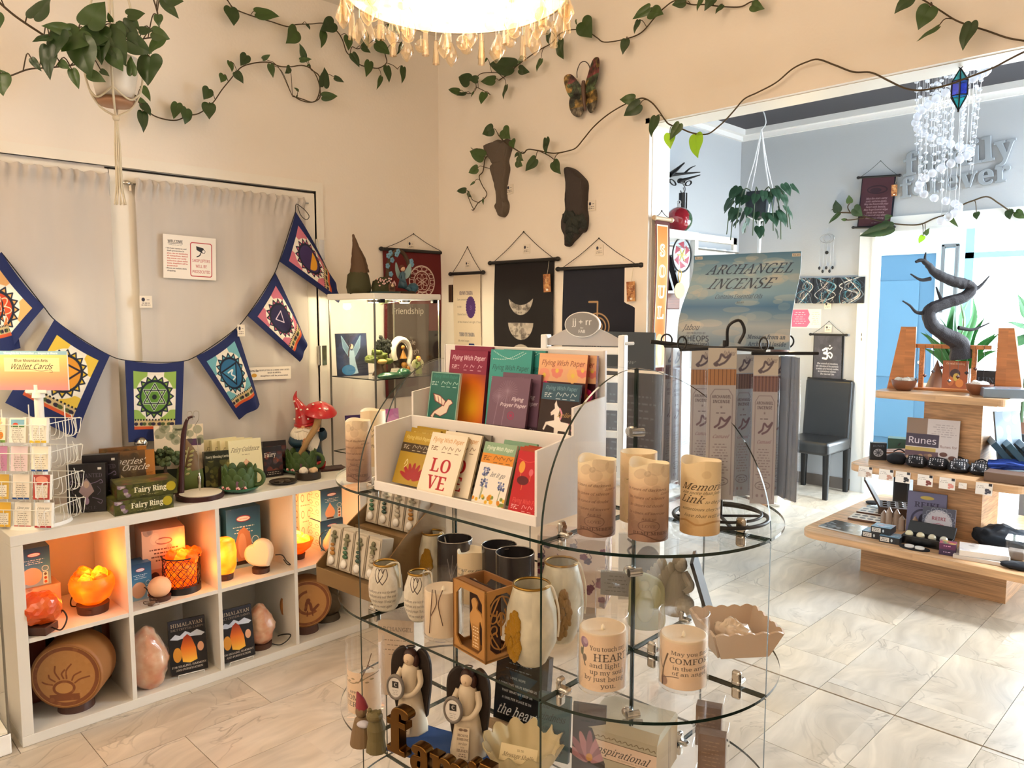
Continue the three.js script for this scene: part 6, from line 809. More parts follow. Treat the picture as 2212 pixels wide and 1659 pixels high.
const NL=[1,0,0],NB=[0,0,1];
vine(vineThing('vine trailing high on the left wall toward the chandelier'),[[[-3.51,2.982,-1.632],[-3.51,2.948,-1.659],[-3.51,2.929,-1.691],[-3.51,2.921,-1.77],[-3.51,2.912,-1.87],[-3.51,2.91,-1.961],[-3.51,2.937,-2.012],[-3.51,2.961,-2.096],[-3.51,2.975,-2.162],[-3.51,2.956,-2.236],[-3.51,2.928,-2.277],[-3.51,2.871,-2.293],[-3.51,2.851,-2.307],[-3.51,2.825,-2.374],[-3.51,2.83,-2.44],[-3.51,2.83,-2.484],[-3.51,2.868,-2.534],[-3.51,2.909,-2.541],[-3.51,2.971,-2.517],[-3.51,3.036,-2.515]],[[-3.51,2.863,-2.307],[-3.51,2.901,-2.322],[-3.51,2.906,-2.368],[-3.51,2.936,-2.42],[-3.51,2.973,-2.465],[-3.51,2.976,-2.502]],[[-3.51,2.867,-2.534],[-3.51,2.869,-2.592],[-3.51,2.857,-2.623]]],
[[-3.51,2.915,-1.668],[-3.51,2.836,-1.677],[-3.51,2.919,-1.782],[-3.51,2.933,-1.896],[-3.51,2.891,-1.992],[-3.51,2.818,-1.927],[-3.51,2.938,-2.05],[-3.51,2.911,-2.059],[-3.51,2.985,-2.203],[-3.51,2.925,-2.12],[-3.51,2.928,-2.148],[-3.51,2.844,-2.124],[-3.51,2.934,-2.277],[-3.51,2.861,-2.272],[-3.51,2.911,-2.376],[-3.51,2.994,-2.388],[-3.51,2.903,-2.368],[-3.51,2.883,-2.411],[-3.51,2.947,-2.457],[-3.51,2.907,-2.543],[-3.51,3.065,-2.546],[-3.51,3.013,-2.605],[-3.51,2.979,-2.618],[-3.51,2.908,-2.573],[-3.51,2.856,-2.303],[-3.51,2.795,-2.339],[-3.51,2.841,-2.411],[-3.51,2.756,-2.38],[-3.51,2.781,-2.487],[-3.51,2.708,-2.448],[-3.51,2.842,-2.526],[-3.51,2.76,-2.534],[-3.51,2.856,-2.623],[-3.51,2.767,-2.606]],'958675656753653543534',NL);
vine(vineThing('vine sweeping right from under the hanging planter on the left wall'),[[[-3.51,2.461,-1.224],[-3.51,2.446,-1.247],[-3.51,2.418,-1.279],[-3.51,2.39,-1.312],[-3.51,2.375,-1.355],[-3.51,2.378,-1.406],[-3.51,2.412,-1.469],[-3.51,2.43,-1.517],[-3.51,2.481,-1.572],[-3.51,2.518,-1.6],[-3.51,2.554,-1.628],[-3.51,2.609,-1.668],[-3.51,2.645,-1.692],[-3.51,2.677,-1.727],[-3.51,2.704,-1.78],[-3.51,2.714,-1.816],[-3.51,2.721,-1.858],[-3.51,2.72,-1.918],[-3.51,2.73,-1.974],[-3.51,2.745,-2.032],[-3.51,2.739,-2.083],[-3.51,2.713,-2.122],[-3.51,2.659,-2.134],[-3.51,2.604,-2.119],[-3.51,2.58,-2.079],[-3.51,2.584,-2.027],[-3.51,2.593,-1.983]]],
[[-3.51,2.489,-1.268],[-3.51,2.432,-1.292],[-3.51,2.43,-1.237],[-3.51,2.421,-1.27],[-3.51,2.417,-1.26],[-3.51,2.371,-1.287],[-3.51,2.383,-1.259],[-3.51,2.297,-1.255],[-3.51,2.446,-1.408],[-3.51,2.375,-1.385],[-3.51,2.431,-1.449],[-3.51,2.361,-1.436],[-3.51,2.468,-1.542],[-3.51,2.398,-1.535],[-3.51,2.533,-1.547],[-3.51,2.479,-1.518],[-3.51,2.609,-1.618],[-3.51,2.57,-1.6],[-3.51,2.676,-1.653],[-3.51,2.629,-1.656],[-3.51,2.723,-1.736],[-3.51,2.666,-1.701],[-3.51,2.631,-1.674],[-3.51,2.585,-1.703]],'568568888777',NL);
vine(vineThing('far end of the sweeping left wall vine, curling back on itself'),[[[-3.51,2.739,-2.083],[-3.51,2.713,-2.122],[-3.51,2.659,-2.134],[-3.51,2.604,-2.119],[-3.51,2.58,-2.079],[-3.51,2.584,-2.027],[-3.51,2.593,-1.983]]],
[[-3.51,2.725,-1.816],[-3.51,2.749,-1.85],[-3.51,2.702,-1.845],[-3.51,2.641,-1.852],[-3.51,2.71,-1.949],[-3.51,2.675,-1.917],[-3.51,2.778,-2.03],[-3.51,2.835,-2],[-3.51,2.762,-2.01],[-3.51,2.778,-2.068],[-3.51,2.752,-2.064],[-3.51,2.738,-2.038],[-3.51,2.661,-2.131],[-3.51,2.75,-2.134],[-3.51,2.717,-2.196],[-3.51,2.701,-2.245],[-3.51,2.611,-2.126],[-3.51,2.627,-2.209],[-3.51,2.615,-1.996],[-3.51,2.621,-1.965],[-3.51,2.592,-1.992],[-3.51,2.577,-1.973]],'55754475543',NL);
vine(vineThing('vine on the back wall below the chandelier, running up to the right'),[[[-1.477,2.773,-2.915],[-1.524,2.755,-2.915],[-1.574,2.76,-2.915],[-1.614,2.757,-2.915],[-1.703,2.777,-2.915],[-1.763,2.799,-2.915],[-1.841,2.825,-2.915],[-1.923,2.863,-2.915],[-1.963,2.841,-2.915],[-2.011,2.819,-2.915],[-2.102,2.775,-2.915],[-2.192,2.766,-2.915],[-2.292,2.776,-2.915],[-2.341,2.81,-2.915],[-2.419,2.863,-2.915],[-2.492,2.881,-2.915],[-2.558,2.878,-2.915],[-2.627,2.856,-2.915],[-2.705,2.844,-2.915],[-2.761,2.819,-2.915],[-2.86,2.792,-2.915],[-2.929,2.775,-2.915],[-2.998,2.753,-2.915]],[[-2.946,2.749,-2.915],[-2.998,2.789,-2.915],[-3.061,2.808,-2.915],[-3.143,2.814,-2.915],[-3.162,2.787,-2.915],[-3.172,2.746,-2.915],[-3.229,2.732,-2.915],[-3.346,2.764,-2.915]],[[-3.162,2.75,-2.915],[-3.116,2.723,-2.915],[-3.07,2.695,-2.915]]],
[[-1.853,2.83,-2.915],[-1.913,2.832,-2.915],[-2.014,2.83,-2.915],[-1.944,2.798,-2.915],[-2.023,2.849,-2.915],[-2.106,2.819,-2.915],[-2.084,2.813,-2.915],[-2.099,2.758,-2.915],[-2.153,2.749,-2.915],[-2.163,2.685,-2.915],[-2.412,2.891,-2.915],[-2.341,2.804,-2.915],[-2.437,2.902,-2.915],[-2.419,2.874,-2.915],[-2.612,2.899,-2.915],[-2.603,2.83,-2.915],[-2.55,2.833,-2.915],[-2.509,2.742,-2.915],[-2.669,2.779,-2.915],[-2.689,2.723,-2.915],[-2.798,2.822,-2.915],[-2.819,2.786,-2.915],[-2.806,2.758,-2.915],[-2.724,2.726,-2.915],[-2.852,2.779,-2.915],[-3.029,2.838,-2.915],[-3.052,2.869,-2.915],[-3.061,2.841,-2.915],[-2.998,2.748,-2.915],[-3.097,2.758,-2.915],[-2.916,2.704,-2.915],[-2.929,2.636,-2.915],[-3.116,2.771,-2.915],[-3.176,2.79,-2.915],[-3.07,2.695,-2.915],[-3.082,2.637,-2.915],[-3.158,2.718,-2.915],[-3.163,2.69,-2.915],[-3.195,2.781,-2.915],[-3.273,2.823,-2.915],[-3.229,2.726,-2.915],[-3.297,2.726,-2.915],[-3.267,2.739,-2.915],[-3.348,2.766,-2.915],[-1.764,2.825,-2.915],[-1.784,2.768,-2.915],[-1.715,2.812,-2.915],[-1.749,2.761,-2.915],[-1.677,2.769,-2.915],[-1.702,2.74,-2.915],[-1.551,2.736,-2.915],[-1.493,2.703,-2.915]],'7855684677655456694834478638',NB);
vine(vineThing('long vine looping across the back wall and the room opening'),[[[-0.535,2.353,-2.88],[-0.606,2.352,-2.88],[-0.667,2.335,-2.88],[-0.706,2.321,-2.88],[-0.783,2.302,-2.88],[-0.836,2.291,-2.88],[-0.928,2.293,-2.88],[-0.973,2.309,-2.88],[-1.022,2.341,-2.88],[-1.085,2.383,-2.88],[-1.149,2.4,-2.88],[-1.215,2.437,-2.88],[-1.28,2.471,-2.88],[-1.318,2.472,-2.88],[-1.375,2.461,-2.88],[-1.438,2.421,-2.88],[-1.512,2.398,-2.88],[-1.574,2.385,-2.88],[-1.606,2.358,-2.88],[-1.644,2.32,-2.88],[-1.685,2.294,-2.88],[-1.735,2.276,-2.88],[-1.806,2.291,-2.88],[-1.864,2.32,-2.88],[-1.923,2.347,-2.88],[-1.947,2.371,-2.88],[-1.978,2.416,-2.88],[-2.009,2.451,-2.88],[-2.059,2.48,-2.88],[-2.097,2.482,-2.88],[-2.155,2.47,-2.88],[-2.253,2.441,-2.88],[-2.342,2.401,-2.88],[-2.398,2.356,-2.88],[-2.438,2.321,-2.88],[-2.493,2.315,-2.88],[-2.592,2.319,-2.88],[-2.678,2.342,-2.88],[-2.759,2.359,-2.88],[-2.792,2.346,-2.88],[-2.859,2.379,-2.88],[-2.911,2.41,-2.88],[-2.972,2.467,-2.88],[-2.981,2.475,-2.88]],[[-2.711,2.351,-2.915],[-2.647,2.319,-2.915],[-2.592,2.28,-2.915]]],
[[-2.094,2.479,-2.88],[-2.167,2.488,-2.88],[-2.052,2.446,-2.88],[-2.133,2.409,-2.88],[-1.971,2.38,-2.88],[-1.989,2.296,-2.88],[-1.853,2.331,-2.88],[-1.892,2.269,-2.88],[-1.904,2.3,-2.88],[-1.891,2.234,-2.88],[-1.778,2.275,-2.88],[-1.764,2.178,-2.88],[-2.981,2.493,-2.88],[-3.052,2.473,-2.88],[-2.911,2.476,-2.88],[-2.849,2.422,-2.88],[-2.851,2.416,-2.88],[-2.825,2.373,-2.88],[-2.615,2.389,-2.88],[-2.607,2.309,-2.88],[-2.813,2.349,-2.88],[-2.827,2.325,-2.88],[-2.792,2.332,-2.88],[-2.751,2.297,-2.88],[-2.813,2.305,-2.88],[-2.759,2.275,-2.88],[-2.682,2.299,-2.88],[-2.746,2.247,-2.88],[-2.568,2.27,-2.88],[-2.513,2.204,-2.88]],'676600888577876',NB,0.0032,0.012);
vine(vineThing('short vine curling down beside the flat grey driftwood'),[[[-3.083,2.377,-2.915],[-3.089,2.361,-2.915],[-3.114,2.331,-2.915],[-3.133,2.3,-2.915],[-3.143,2.277,-2.915],[-3.114,2.223,-2.915],[-3.098,2.18,-2.915],[-3.115,2.157,-2.915],[-3.146,2.135,-2.915],[-3.191,2.101,-2.915],[-3.223,2.106,-2.915]],[[-3.108,2.322,-2.915],[-3.059,2.306,-2.915]],[[-3.184,2.104,-2.915],[-3.222,2.134,-2.915],[-3.261,2.197,-2.915]],[[-3.146,2.135,-2.915],[-3.222,2.163,-2.915],[-3.222,2.185,-2.915]]],
[[-3.089,2.369,-2.915],[-3.192,2.413,-2.915],[-3.12,2.311,-2.915],[-3.183,2.294,-2.915],[-3.222,2.206,-2.915],[-3.287,2.21,-2.915],[-3.209,2.192,-2.915],[-3.165,2.163,-2.915],[-3.158,2.245,-2.915],[-3.183,2.227,-2.915],[-3.096,2.147,-2.915],[-3.078,2.116,-2.915],[-3.157,2.416,-2.915],[-3.163,2.429,-2.915]],'6755433',NB);
vine(vineThing('vine with three dark leaves above the room opening at the right edge'),[[[-0.966,2.623,-2.9],[-0.939,2.596,-2.9],[-0.899,2.562,-2.9],[-0.872,2.538,-2.9],[-0.821,2.491,-2.9],[-0.779,2.463,-2.9],[-0.743,2.447,-2.9],[-0.676,2.406,-2.9],[-0.618,2.376,-2.9]]],
[[-0.957,2.597,-2.9],[-1.005,2.553,-2.9],[-0.892,2.543,-2.9],[-0.922,2.476,-2.9],[-0.865,2.474,-2.9],[-0.926,2.44,-2.9],[-0.77,2.463,-2.9],[-0.789,2.381,-2.9]],'7826',NB,0.003,0.04);
{ // hanging planter
const t=thing('hanging_planter','leafy plant in a white pot slung in a cotton macrame hanger at the upper left','plant'),C0=[-3.2,2.426,-1.066];
mesh('pot',lathe([[0,-0.075],[0.062,-0.075],[0.07,-0.04],[0.088,0.06],[0.09,0.075],[0.084,0.075],[0.07,0.0],[0,-0.02]],40).translate(...C0),std('#e9e2d6',0.4),t);mesh('saucer',lathe([[0,-0.1],[0.056,-0.1],[0.068,-0.076],[0,-0.074]],36).translate(...C0),std('#b58a6c',0.5),t);
const mc=[];for (let i=0;i<4;i++){const a=i*PI / 2 +0.4,c=Math.cos(a),s=Math.sin(a);mc.push(tube([[0,-0.14,0],[0.05*c,-0.11,0.05*s],[0.085*c,-0.05,0.085*s],[0.1*c,0.06,0.1*s],[0.06*c,0.3,0.06*s],[0,0.62,0]].map(([x,y,z])=>[C0[0] +x,C0[1] +y,C0[2] +z]),0.0042,40));mc.push(tube([[0.085*c,-0.05,0.085*s],[0.075*Math.cos(a +0.78),-0.085,0.075*Math.sin(a +0.78)],[-0.085*s,-0.05,0.085*c]].map(([x,y,z])=>[C0[0] +x,C0[1] +y,C0[2] +z]),0.0038,12));}
for (let i=0;i<9;i++){const a=i*0.7,r=0.008;mc.push(tube([[r*0.4*Math.cos(a),-0.14,r*0.4*Math.sin(a)],[r*1.2*Math.cos(a),-0.26,r*1.2*Math.sin(a)],[r*1.4*Math.cos(a +0.3),-0.4,r*1.4*Math.sin(a +0.3)],[r*2.4*Math.cos(a +0.2),-0.47,r*2.4*Math.sin(a)]].map(([x,y,z])=>[C0[0] +x,C0[1] +y,C0[2] +z]),0.0026,14));}mc.push(sp(0.013,[C0[0],C0[1] -0.145,C0[2]]));mesh('macrame_hanger',mc,M.cotton,t);
vine(t,[[[-3.2,2.485,-1.037],[-3.2,2.518,-0.959],[-3.2,2.522,-0.856],[-3.2,2.54,-0.813],[-3.2,2.575,-0.746],[-3.2,2.609,-0.7]],[[-3.2,2.512,-1.08],[-3.2,2.593,-1.169],[-3.2,2.626,-1.234],[-3.2,2.681,-1.24],[-3.2,2.719,-1.235],[-3.2,2.764,-1.222]],[[-3.2,2.476,-0.997],[-3.2,2.442,-0.916],[-3.2,2.415,-0.832],[-3.2,2.401,-0.784],[-3.2,2.37,-0.732],[-3.2,2.341,-0.685]],[[-3.25,2.508,-1.054],[-3.25,2.483,-1.057],[-3.25,2.44,-1.101],[-3.25,2.384,-1.155],[-3.25,2.357,-1.18]]],
[[-3.07,2.536,-0.778],[-3.07,2.611,-0.837],[-3.07,2.515,-0.675],[-3.07,2.449,-0.68],[-3.07,2.55,-0.95],[-3.07,2.645,-1.014],[-3.07,2.621,-1.087],[-3.07,2.639,-1.153],[-3.07,2.614,-1.091],[-3.07,2.581,-1.129],[-3.07,2.585,-1.025],[-3.07,2.611,-1.019],[-3.07,2.515,-0.892],[-3.07,2.508,-0.813],[-3.07,2.48,-0.828],[-3.07,2.448,-0.78],[-3.07,2.447,-0.819],[-3.07,2.334,-0.823],[-3.07,2.494,-0.917],[-3.07,2.368,-0.949],[-3.07,2.525,-0.999],[-3.07,2.493,-0.898],[-3.07,2.515,-0.991],[-3.07,2.418,-0.994],[-3.07,2.542,-1.019],[-3.07,2.431,-1.075],[-3.07,2.477,-1.02],[-3.07,2.413,-1.066],[-3.07,2.413,-1.09],[-3.07,2.476,-1.091],[-3.07,2.595,-1.066],[-3.07,2.511,-1.132],[-3.07,2.572,-1.126],[-3.07,2.582,-1.181],[-3.07,2.58,-1.173],[-3.07,2.566,-1.241],[-3.07,2.57,-1.202],[-3.07,2.495,-1.156],[-3.07,2.491,-1.156],[-3.07,2.381,-1.149],[-3.07,2.532,-1.079],[-3.07,2.502,-1.169],[-3.07,2.401,-0.857],[-3.07,2.38,-0.893],[-3.07,2.384,-0.893],[-3.07,2.319,-0.917],[-3.07,2.404,-0.986],[-3.07,2.386,-1.018],[-3.07,2.397,-0.767],[-3.07,2.357,-0.799],[-3.07,2.387,-0.942],[-3.07,2.367,-1.003],[-3.07,2.645,-1.197],[-3.07,2.599,-1.201],[-3.07,2.705,-1.217],[-3.07,2.648,-1.276],[-3.07,2.716,-1.209],[-3.07,2.723,-1.297],[-3.07,2.338,-0.672],[-3.07,2.331,-0.702],[-3.07,2.33,-0.672],[-3.07,2.256,-0.678],[-3.07,2.504,-0.862],[-3.07,2.396,-0.835],[-3.07,2.524,-0.945],[-3.07,2.497,-1.037],[-3.07,2.576,-1.041],[-3.07,2.524,-1.079],[-3.07,2.527,-0.922],[-3.07,2.438,-0.866],[-3.07,2.558,-0.985],[-3.07,2.455,-0.942]],'978776555886786578598857577583869898987',[0.8,0.1,0.6],0.004,0.0);
}

// ---------- things hung on the walls ----------
const tagArt=art(44,44,(g,w,h)=>{fill(g,'#e9dfd0',w,h);disc(g,13,14,6,7,'#2c2a3c');lines(g,31,14,16,1,4,'#6a6260',2);lines(g,22,26,32,2,7,'#4a4442',2);},'#e3d8c8');
const priceCard=(label,at,rot,s=0.042)=>solo('price_card',pbox(tagArt,s,s,0.0012),paper(tagArt,0.6),label,'card',at,rot);
const onL=[0,PI / 2,0];
priceCard('small price card beside the flat grey driftwood',[-2.934,2.187,-2.917],null,0.05);priceCard('small price card beside the dark ragged driftwood',[-2.378,2.05,-2.917],null,0.05);priceCard('small price card above the cream chakra scroll',[-3.271,1.807,-2.917]);priceCard('small price card above the moon scroll',[-2.811,1.869,-2.917],null,0.05);priceCard('small price card above the navy symbol scroll',[-2.33,1.838,-2.917],null,0.05);priceCard('small price card above the red knotwork scroll',[-3.517,1.917,-2.71],onL,0.05);
priceCard('small price card pinned on the curtain under the welcome notice',[-3.47,1.588,-1.241],onL,0.052);
{ // driftwood
const drift=(name,label,outl,z,d,c,scale)=>{const t=thing(name,label,'driftwood');const s=smooth(outl.map(([x,y])=>[x,y]),90),g=new THREE.ExtrudeGeometry(s,{depth:d,bevelEnabled:true,bevelSize:0.008,bevelThickness:0.02,bevelSegments:5,curveSegments:10});const p=g.attributes.position;for (let i=0;i<p.count;i++){const x=p.getX(i),y=p.getY(i);p.setZ(i,p.getZ(i) +(p.getZ(i)>d*0.5?0.02*fbm(x*60,y*9,3,4):0));}g.computeVertexNormals();mesh('wood',g.translate(0,0,z),c,t);return t;};
const w1=std('#5d5146',0.8,{bumpMap:plasterBump,bumpScale:0.003}),w2=std('#3a3230',0.8,{bumpMap:plasterBump,bumpScale:0.004});
drift('driftwood','smooth grey brown driftwood paddle hung on the back wall',[[-3.097,2.428,-2.9],[-3.03,2.436,-2.9],[-3,2.442,-2.9],[-2.971,2.423,-2.9],[-2.936,2.436,-2.9],[-2.922,2.404,-2.9],[-2.936,2.366,-2.9],[-2.948,2.332,-2.9],[-2.939,2.291,-2.9],[-2.954,2.236,-2.9],[-2.96,2.14,-2.9],[-2.944,2.106,-2.9],[-2.954,2.066,-2.9],[-2.975,2.053,-2.9],[-3.001,2.074,-2.9],[-3.013,2.104,-2.9],[-3.005,2.128,-2.9],[-3.019,2.219,-2.9],[-3.043,2.283,-2.9],[-3.049,2.309,-2.9],[-3.031,2.327,-2.9],[-3.061,2.363,-2.9]],-2.915,0.012,w1);
const t=drift('driftwood','dark splintered driftwood with a black twisted root end on the back wall',[[-2.519,2.237,-2.9],[-2.489,2.228,-2.9],[-2.469,2.216,-2.9],[-2.429,2.182,-2.9],[-2.408,2.157,-2.9],[-2.409,2.099,-2.9],[-2.408,2.025,-2.9],[-2.403,1.988,-2.9],[-2.414,1.937,-2.9],[-2.436,1.931,-2.9],[-2.461,1.91,-2.9],[-2.49,1.89,-2.9],[-2.512,1.872,-2.9],[-2.516,1.914,-2.9],[-2.531,1.957,-2.9],[-2.534,1.999,-2.9],[-2.514,2.027,-2.9],[-2.51,2.094,-2.9],[-2.505,2.154,-2.9],[-2.513,2.199,-2.9]],-2.915,0.018,w2);
const kn=[];for (const [x,y,r] of [[920,680,0.035],[950,720,0.04],[925,760,0.03],[985,700,0.028],[1010,730,0.018],[915,820,0.02]]) kn.push([x,y,r]);
mesh('root_end',kn.map(([x,y,r])=>{const g=rough(new THREE.IcosahedronGeometry(r,4),r*1.1,26,70);return g.scale(1,1.2,0.7);}).map((g,i)=>g.translate(...[[-2.489,2.001,-2.885],[-2.458,1.969,-2.885],[-2.483,1.941,-2.885],[-2.424,1.981,-2.885],[-2.4,1.957,-2.885],[-2.493,1.896,-2.885]][i])),std('#232824',0.75),t);
}
{ // butterfly
const t=thing('butterfly','painted metal butterfly with mottled wings and wire feelers on the back wall','ornament',[-2.407,2.566,-2.9]);
t.rotation.z=0.08;const cols=noiseTex(256,256,(u,v)=>{const n=fbm(u*9,v*9,4,4),m=fbm(u*4 +7,v*4,9,3),y=v;let c=y>0.7?[120,62,62]:y>0.45?[88,104,72]:[150,120,60];if (m>0.12) c=[160,128,70];if (m< -0.14) c=[70,72,58];if (y<0.25) c=[120,110,92];const k=0.8 +n*1.4;const line=Math.abs(Math.sin((u -0.5)*40 / (0.3 +Math.abs(v -0.4))))<0.12?0.5:1;return c.map((q)=>Math.max(0,Math.min(255,q*k*line)));});
const wm=std('#ffffff',0.45,{map:cols,metalness:0.2});
const wing=(pts)=>{const g=ext(smooth(pts,50),0.004,0.002),u=g.attributes.uv,p=g.attributes.position;for (let i=0;i<u.count;i++) u.setXY(i,p.getX(i) / 0.26 +0.5,p.getY(i) / 0.26 +0.45);return g;};
for (const s of [-1,1]){mesh('wing',mv(wing([[0.004,0.02],[0.03,0.07],[0.075,0.125],[0.105,0.12],[0.1,0.06],[0.075,0.015],[0.02,0.0]].map(([x,y])=>[s*x*(s>0?1.06:0.98),y +(s>0?0.012: -0.014)])),[0,0,0],[0,-s*0.25,0]),wm,t);mesh('wing',mv(wing([[0.004,0.0],[0.07,0.012],[0.086,-0.03],[0.068,-0.08],[0.035,-0.094],[0.012,-0.06]].map(([x,y])=>[s*x,y])),[0,0,0],[0,-s*0.25,0]),wm,t);}
mesh('body',[taper([[0,-0.075,0.01],[0,-0.03,0.014],[0,0.04,0.014],[0,0.062,0.012]],[0.005,0.01,0.011,0.008])],std('#5d4438',0.4),t);mesh('feelers',[tube([[-0.04,0.09,0.008],[-0.036,0.12,0.01],[-0.01,0.15,0.012],[0.02,0.145,0.012],[0.038,0.12,0.01],[0.04,0.08,0.008]],0.0022,30)],std('#3a3430',0.5),t);
}
// scroll banners
function scroll(label,a,w,h,pos,rot,o){
const t=thing('scroll_banner',label,'banner',pos);t.rotation.set(...(rot??[0,0,0]));const rw=w*(o.rod??1.14);
const g=new THREE.BoxGeometry(w,h,0.002,10,20,1);const p=g.attributes.position;uvTo(g,a);for (let i=0;i<p.count;i++) p.setZ(i,p.getZ(i) +0.004*Math.sin(p.getX(i) / w*9)*(0.5 -p.getY(i) / h) +0.004*Math.sin(p.getY(i)*9));g.computeVertexNormals();
mesh('cloth',g.translate(0,-h / 2,0.008),paper(a,0.85),t);if (o.border){mesh('border',[bx(w*1.1,h*1.02,0.0015,[0,-h / 2,-0.003])],o.border,t);}
mesh('top_rod',[cy(0.009,0.009,rw,[0,0.004,0.012],[0,0,PI / 2],12),sp(0.012,[-rw / 2,0.004,0.012],1.3,1,1,12),sp(0.012,[rw / 2,0.004,0.012],1.3,1,1,12)],o.rodM??M.black,t);if (o.bottom) mesh('bottom_rod',[cy(0.009,0.009,rw,[0,-h -0.004,0.012],[0,0,PI / 2],12),sp(0.012,[-rw / 2,-h -0.004,0.012],1.3,1,1,12),sp(0.012,[rw / 2,-h -0.004,0.012],1.3,1,1,12)],o.rodM??M.black,t);
const e=rw / 2*0.86;mesh('cord',[tube([[-e,0.012,0.012],[-e*0.5,o.cord*0.5,0.008],[0,o.cord,0.004]],0.0016,10),tube([[e,0.012,0.012],[e*0.5,o.cord*0.5,0.008],[0,o.cord,0.004]],0.0016,10),sp(0.004,[0,o.cord,0.004])],M.cordBlack,t);
if (o.tag){const ta=art(40,76,(g2,W2,H2)=>{fill(g2,'#b57a44',W2,H2);blotch(g2,W2,H2,20,['#8d4a24','#d9a86a','#6d3a20'],3,10,0.6);lines(g2,W2 / 2,16,26,4,6,'#e9cfa2',1.6);g2.fillStyle='#efe6d8';g2.fillRect(14,62,12,8);},'#a06a3c');mesh('hang_tag',[pbox(ta,0.042,0.09,0.0015,[o.tag,-0.115,0.03],[0,0.2,0.05])],paper(ta,0.5),t);mesh('tag_string',tube([[o.tag,0,0.015],[o.tag +0.004,-0.04,0.026],[o.tag,-0.072,0.03]],0.001,8),M.cotton,t);}
return t;
}
const moonArt=art(200,420,(g,w,h)=>{fill(g,'#161216',w,h);const m=(cx,cy,r,cut)=>{g.save();g.beginPath();g.arc(cx,cy,r,0,2*PI);g.clip();fill(g,'#161216',w,h);g.fillStyle='#b8b0a6';g.beginPath();g.arc(cx,cy,r,0,PI);g.ellipse(cx,cy,r,cut,0,PI,0,cut>0?true:false);g.fill();for (let i=0;i<22;i++){const x=cx +rnd(-r,r),y=cy +rnd(0,r);g.globalAlpha=0.5;disc(g,x,y,rnd(2,8),rnd(2,6),['#6d6660','#4a4440','#d3cbc0'][i % 3]);}g.globalAlpha=1;g.restore();};const cres=(cx,cy,r,k)=>{g.save();g.beginPath();g.arc(cx,cy,r,0.06,PI -0.06);g.quadraticCurveTo(cx,cy +k,cx +r,cy +3);g.closePath();g.clip();g.fillStyle='#b5ada3';g.fillRect(0,0,w,h);for (let i=0;i<40;i++){g.globalAlpha=0.55;disc(g,cx +rnd(-r,r),cy +rnd(0,r),rnd(2,9),rnd(2,7),['#6d6660','#4f4945','#cfc7bc'][i % 3]);}g.globalAlpha=1;g.restore();};cres(94,84,42,34);cres(94,142,44,2);disc(g,94,240,44,44,'#b5ada3');},'#141014');
const choArt=art(230,460,(g,w,h)=>{fill(g,'#161a2a',w,h);const c='#b08d66';stroke(g,[[88,82],[116,82],[116,170]],c,5);for (let i=0;i<3;i++) disc(g,116 +i*1,142,38 -i*12,32 -i*10,null,c,4);disc(g,116,144,5,6,null,c,3);g.fillStyle=c;g.fillRect(112,150,10,20);tx(g,'Cho Ku Rei',118,192,27,'#8d8a8c','sans-serif','center','',92);wave(g,[[90,232],[130,230],[148,250],[146,290],[136,310]],c,5);wave(g,[[100,240],[84,258],[104,262],[86,290],[108,282],[96,310]],c,4);disc(g,152,252,5,8,null,c,3);disc(g,152,272,5,7,null,c,3);tx(g,'Sei He Ki',118,346,26,'#8d8a8c','sans-serif');},'#12151f');
const crownArt=art(150,360,(g,w,h)=>{fill(g,'#d6c6b0',w,h);tx(g,'CROWN CHAKRA',72,64,16,'#33284a','serif','center','bold',76);const ru=(n,x,y)=>tx(g,n,x,y,8.5,'#6a6058','sans-serif','left');ru('I am connected',22,86);ru('to the',22,110);ru('Divine Source',22,136);ru('of the Universe. I am Light. I Trust',22,162);disc(g,98,112,25,34,'#4a2a6a');for (let i=0;i<22;i++) disc(g,98 +24*Math.cos(i*0.2856),112 +33*Math.sin(i*0.2856),4,4,'#4a2a6a');tx(g,'3',98,112,20,'#8d6aa8','serif');tx(g,'THIRD EYE CHAKRA',72,204,16,'#20284f','serif','center','bold',88);ru('My mind is open',22,226);ru('to new visions.',22,252);ru('I expand my',22,278);ru('awareness through my Higher Self.',22,304);stroke(g,[[72,258],[84,234],[112,234],[126,258],[112,282],[84,282]],null,0,true,'#1c3470');tx(g,'6',98,258,16,'#c9d2e6','serif');},'#d0bfa8');
const redArt=art(220,420,(g,w,h)=>{fill(g,'#5d1014',w,h);g.fillStyle='#4a3c34';g.fillRect(10,150,150,270);disc(g,136,86,46,46,null,'#c9b9ae',4);disc(g,136,86,30,30,null,'#c9b9ae',3);for (let i=0;i<14;i++) disc(g,136 +38*Math.cos(i*0.4488),86 +38*Math.sin(i*0.4488),9,6,null,'#c9b9ae',2);for (let i=0;i<6;i++) disc(g,136 +14*Math.cos(i*1.047),86 +14*Math.sin(i*1.047),11,11,null,'#c9b9ae',2);[['Friendship',84,172,24],['people',84,262,18],['and laugh',84,288,18],['good heart',84,352,18]].forEach(([s,x,y,z])=>tx(g,s,x,y,z,'#c9bfb2'));g.fillStyle='#1c0c0e';g.fillRect(160,230,60,190);},'#4a0d10');
scroll('black scroll banner printed with pale moon phases',moonArt,0.43,0.92,[-2.828,1.803,-2.917],null,{cord:0.155,tag:0.19});
scroll('dark navy scroll banner with tan energy symbols',choArt,0.44,0.9,[-2.329,1.752,-2.917],null,{cord:0.14,tag:0.21});
scroll('narrow cream scroll banner with purple and blue chakra emblems',crownArt,0.225,0.6,[-3.267,1.755,-2.917],null,{cord:0.15,rod:1.22});
scroll('dark red scroll banner with a white knotwork ring behind the corner cabinet',redArt,0.43,0.82,[-3.517,1.882,-2.726],[0,PI / 2,0],{cord:0.1,rod:1.06});
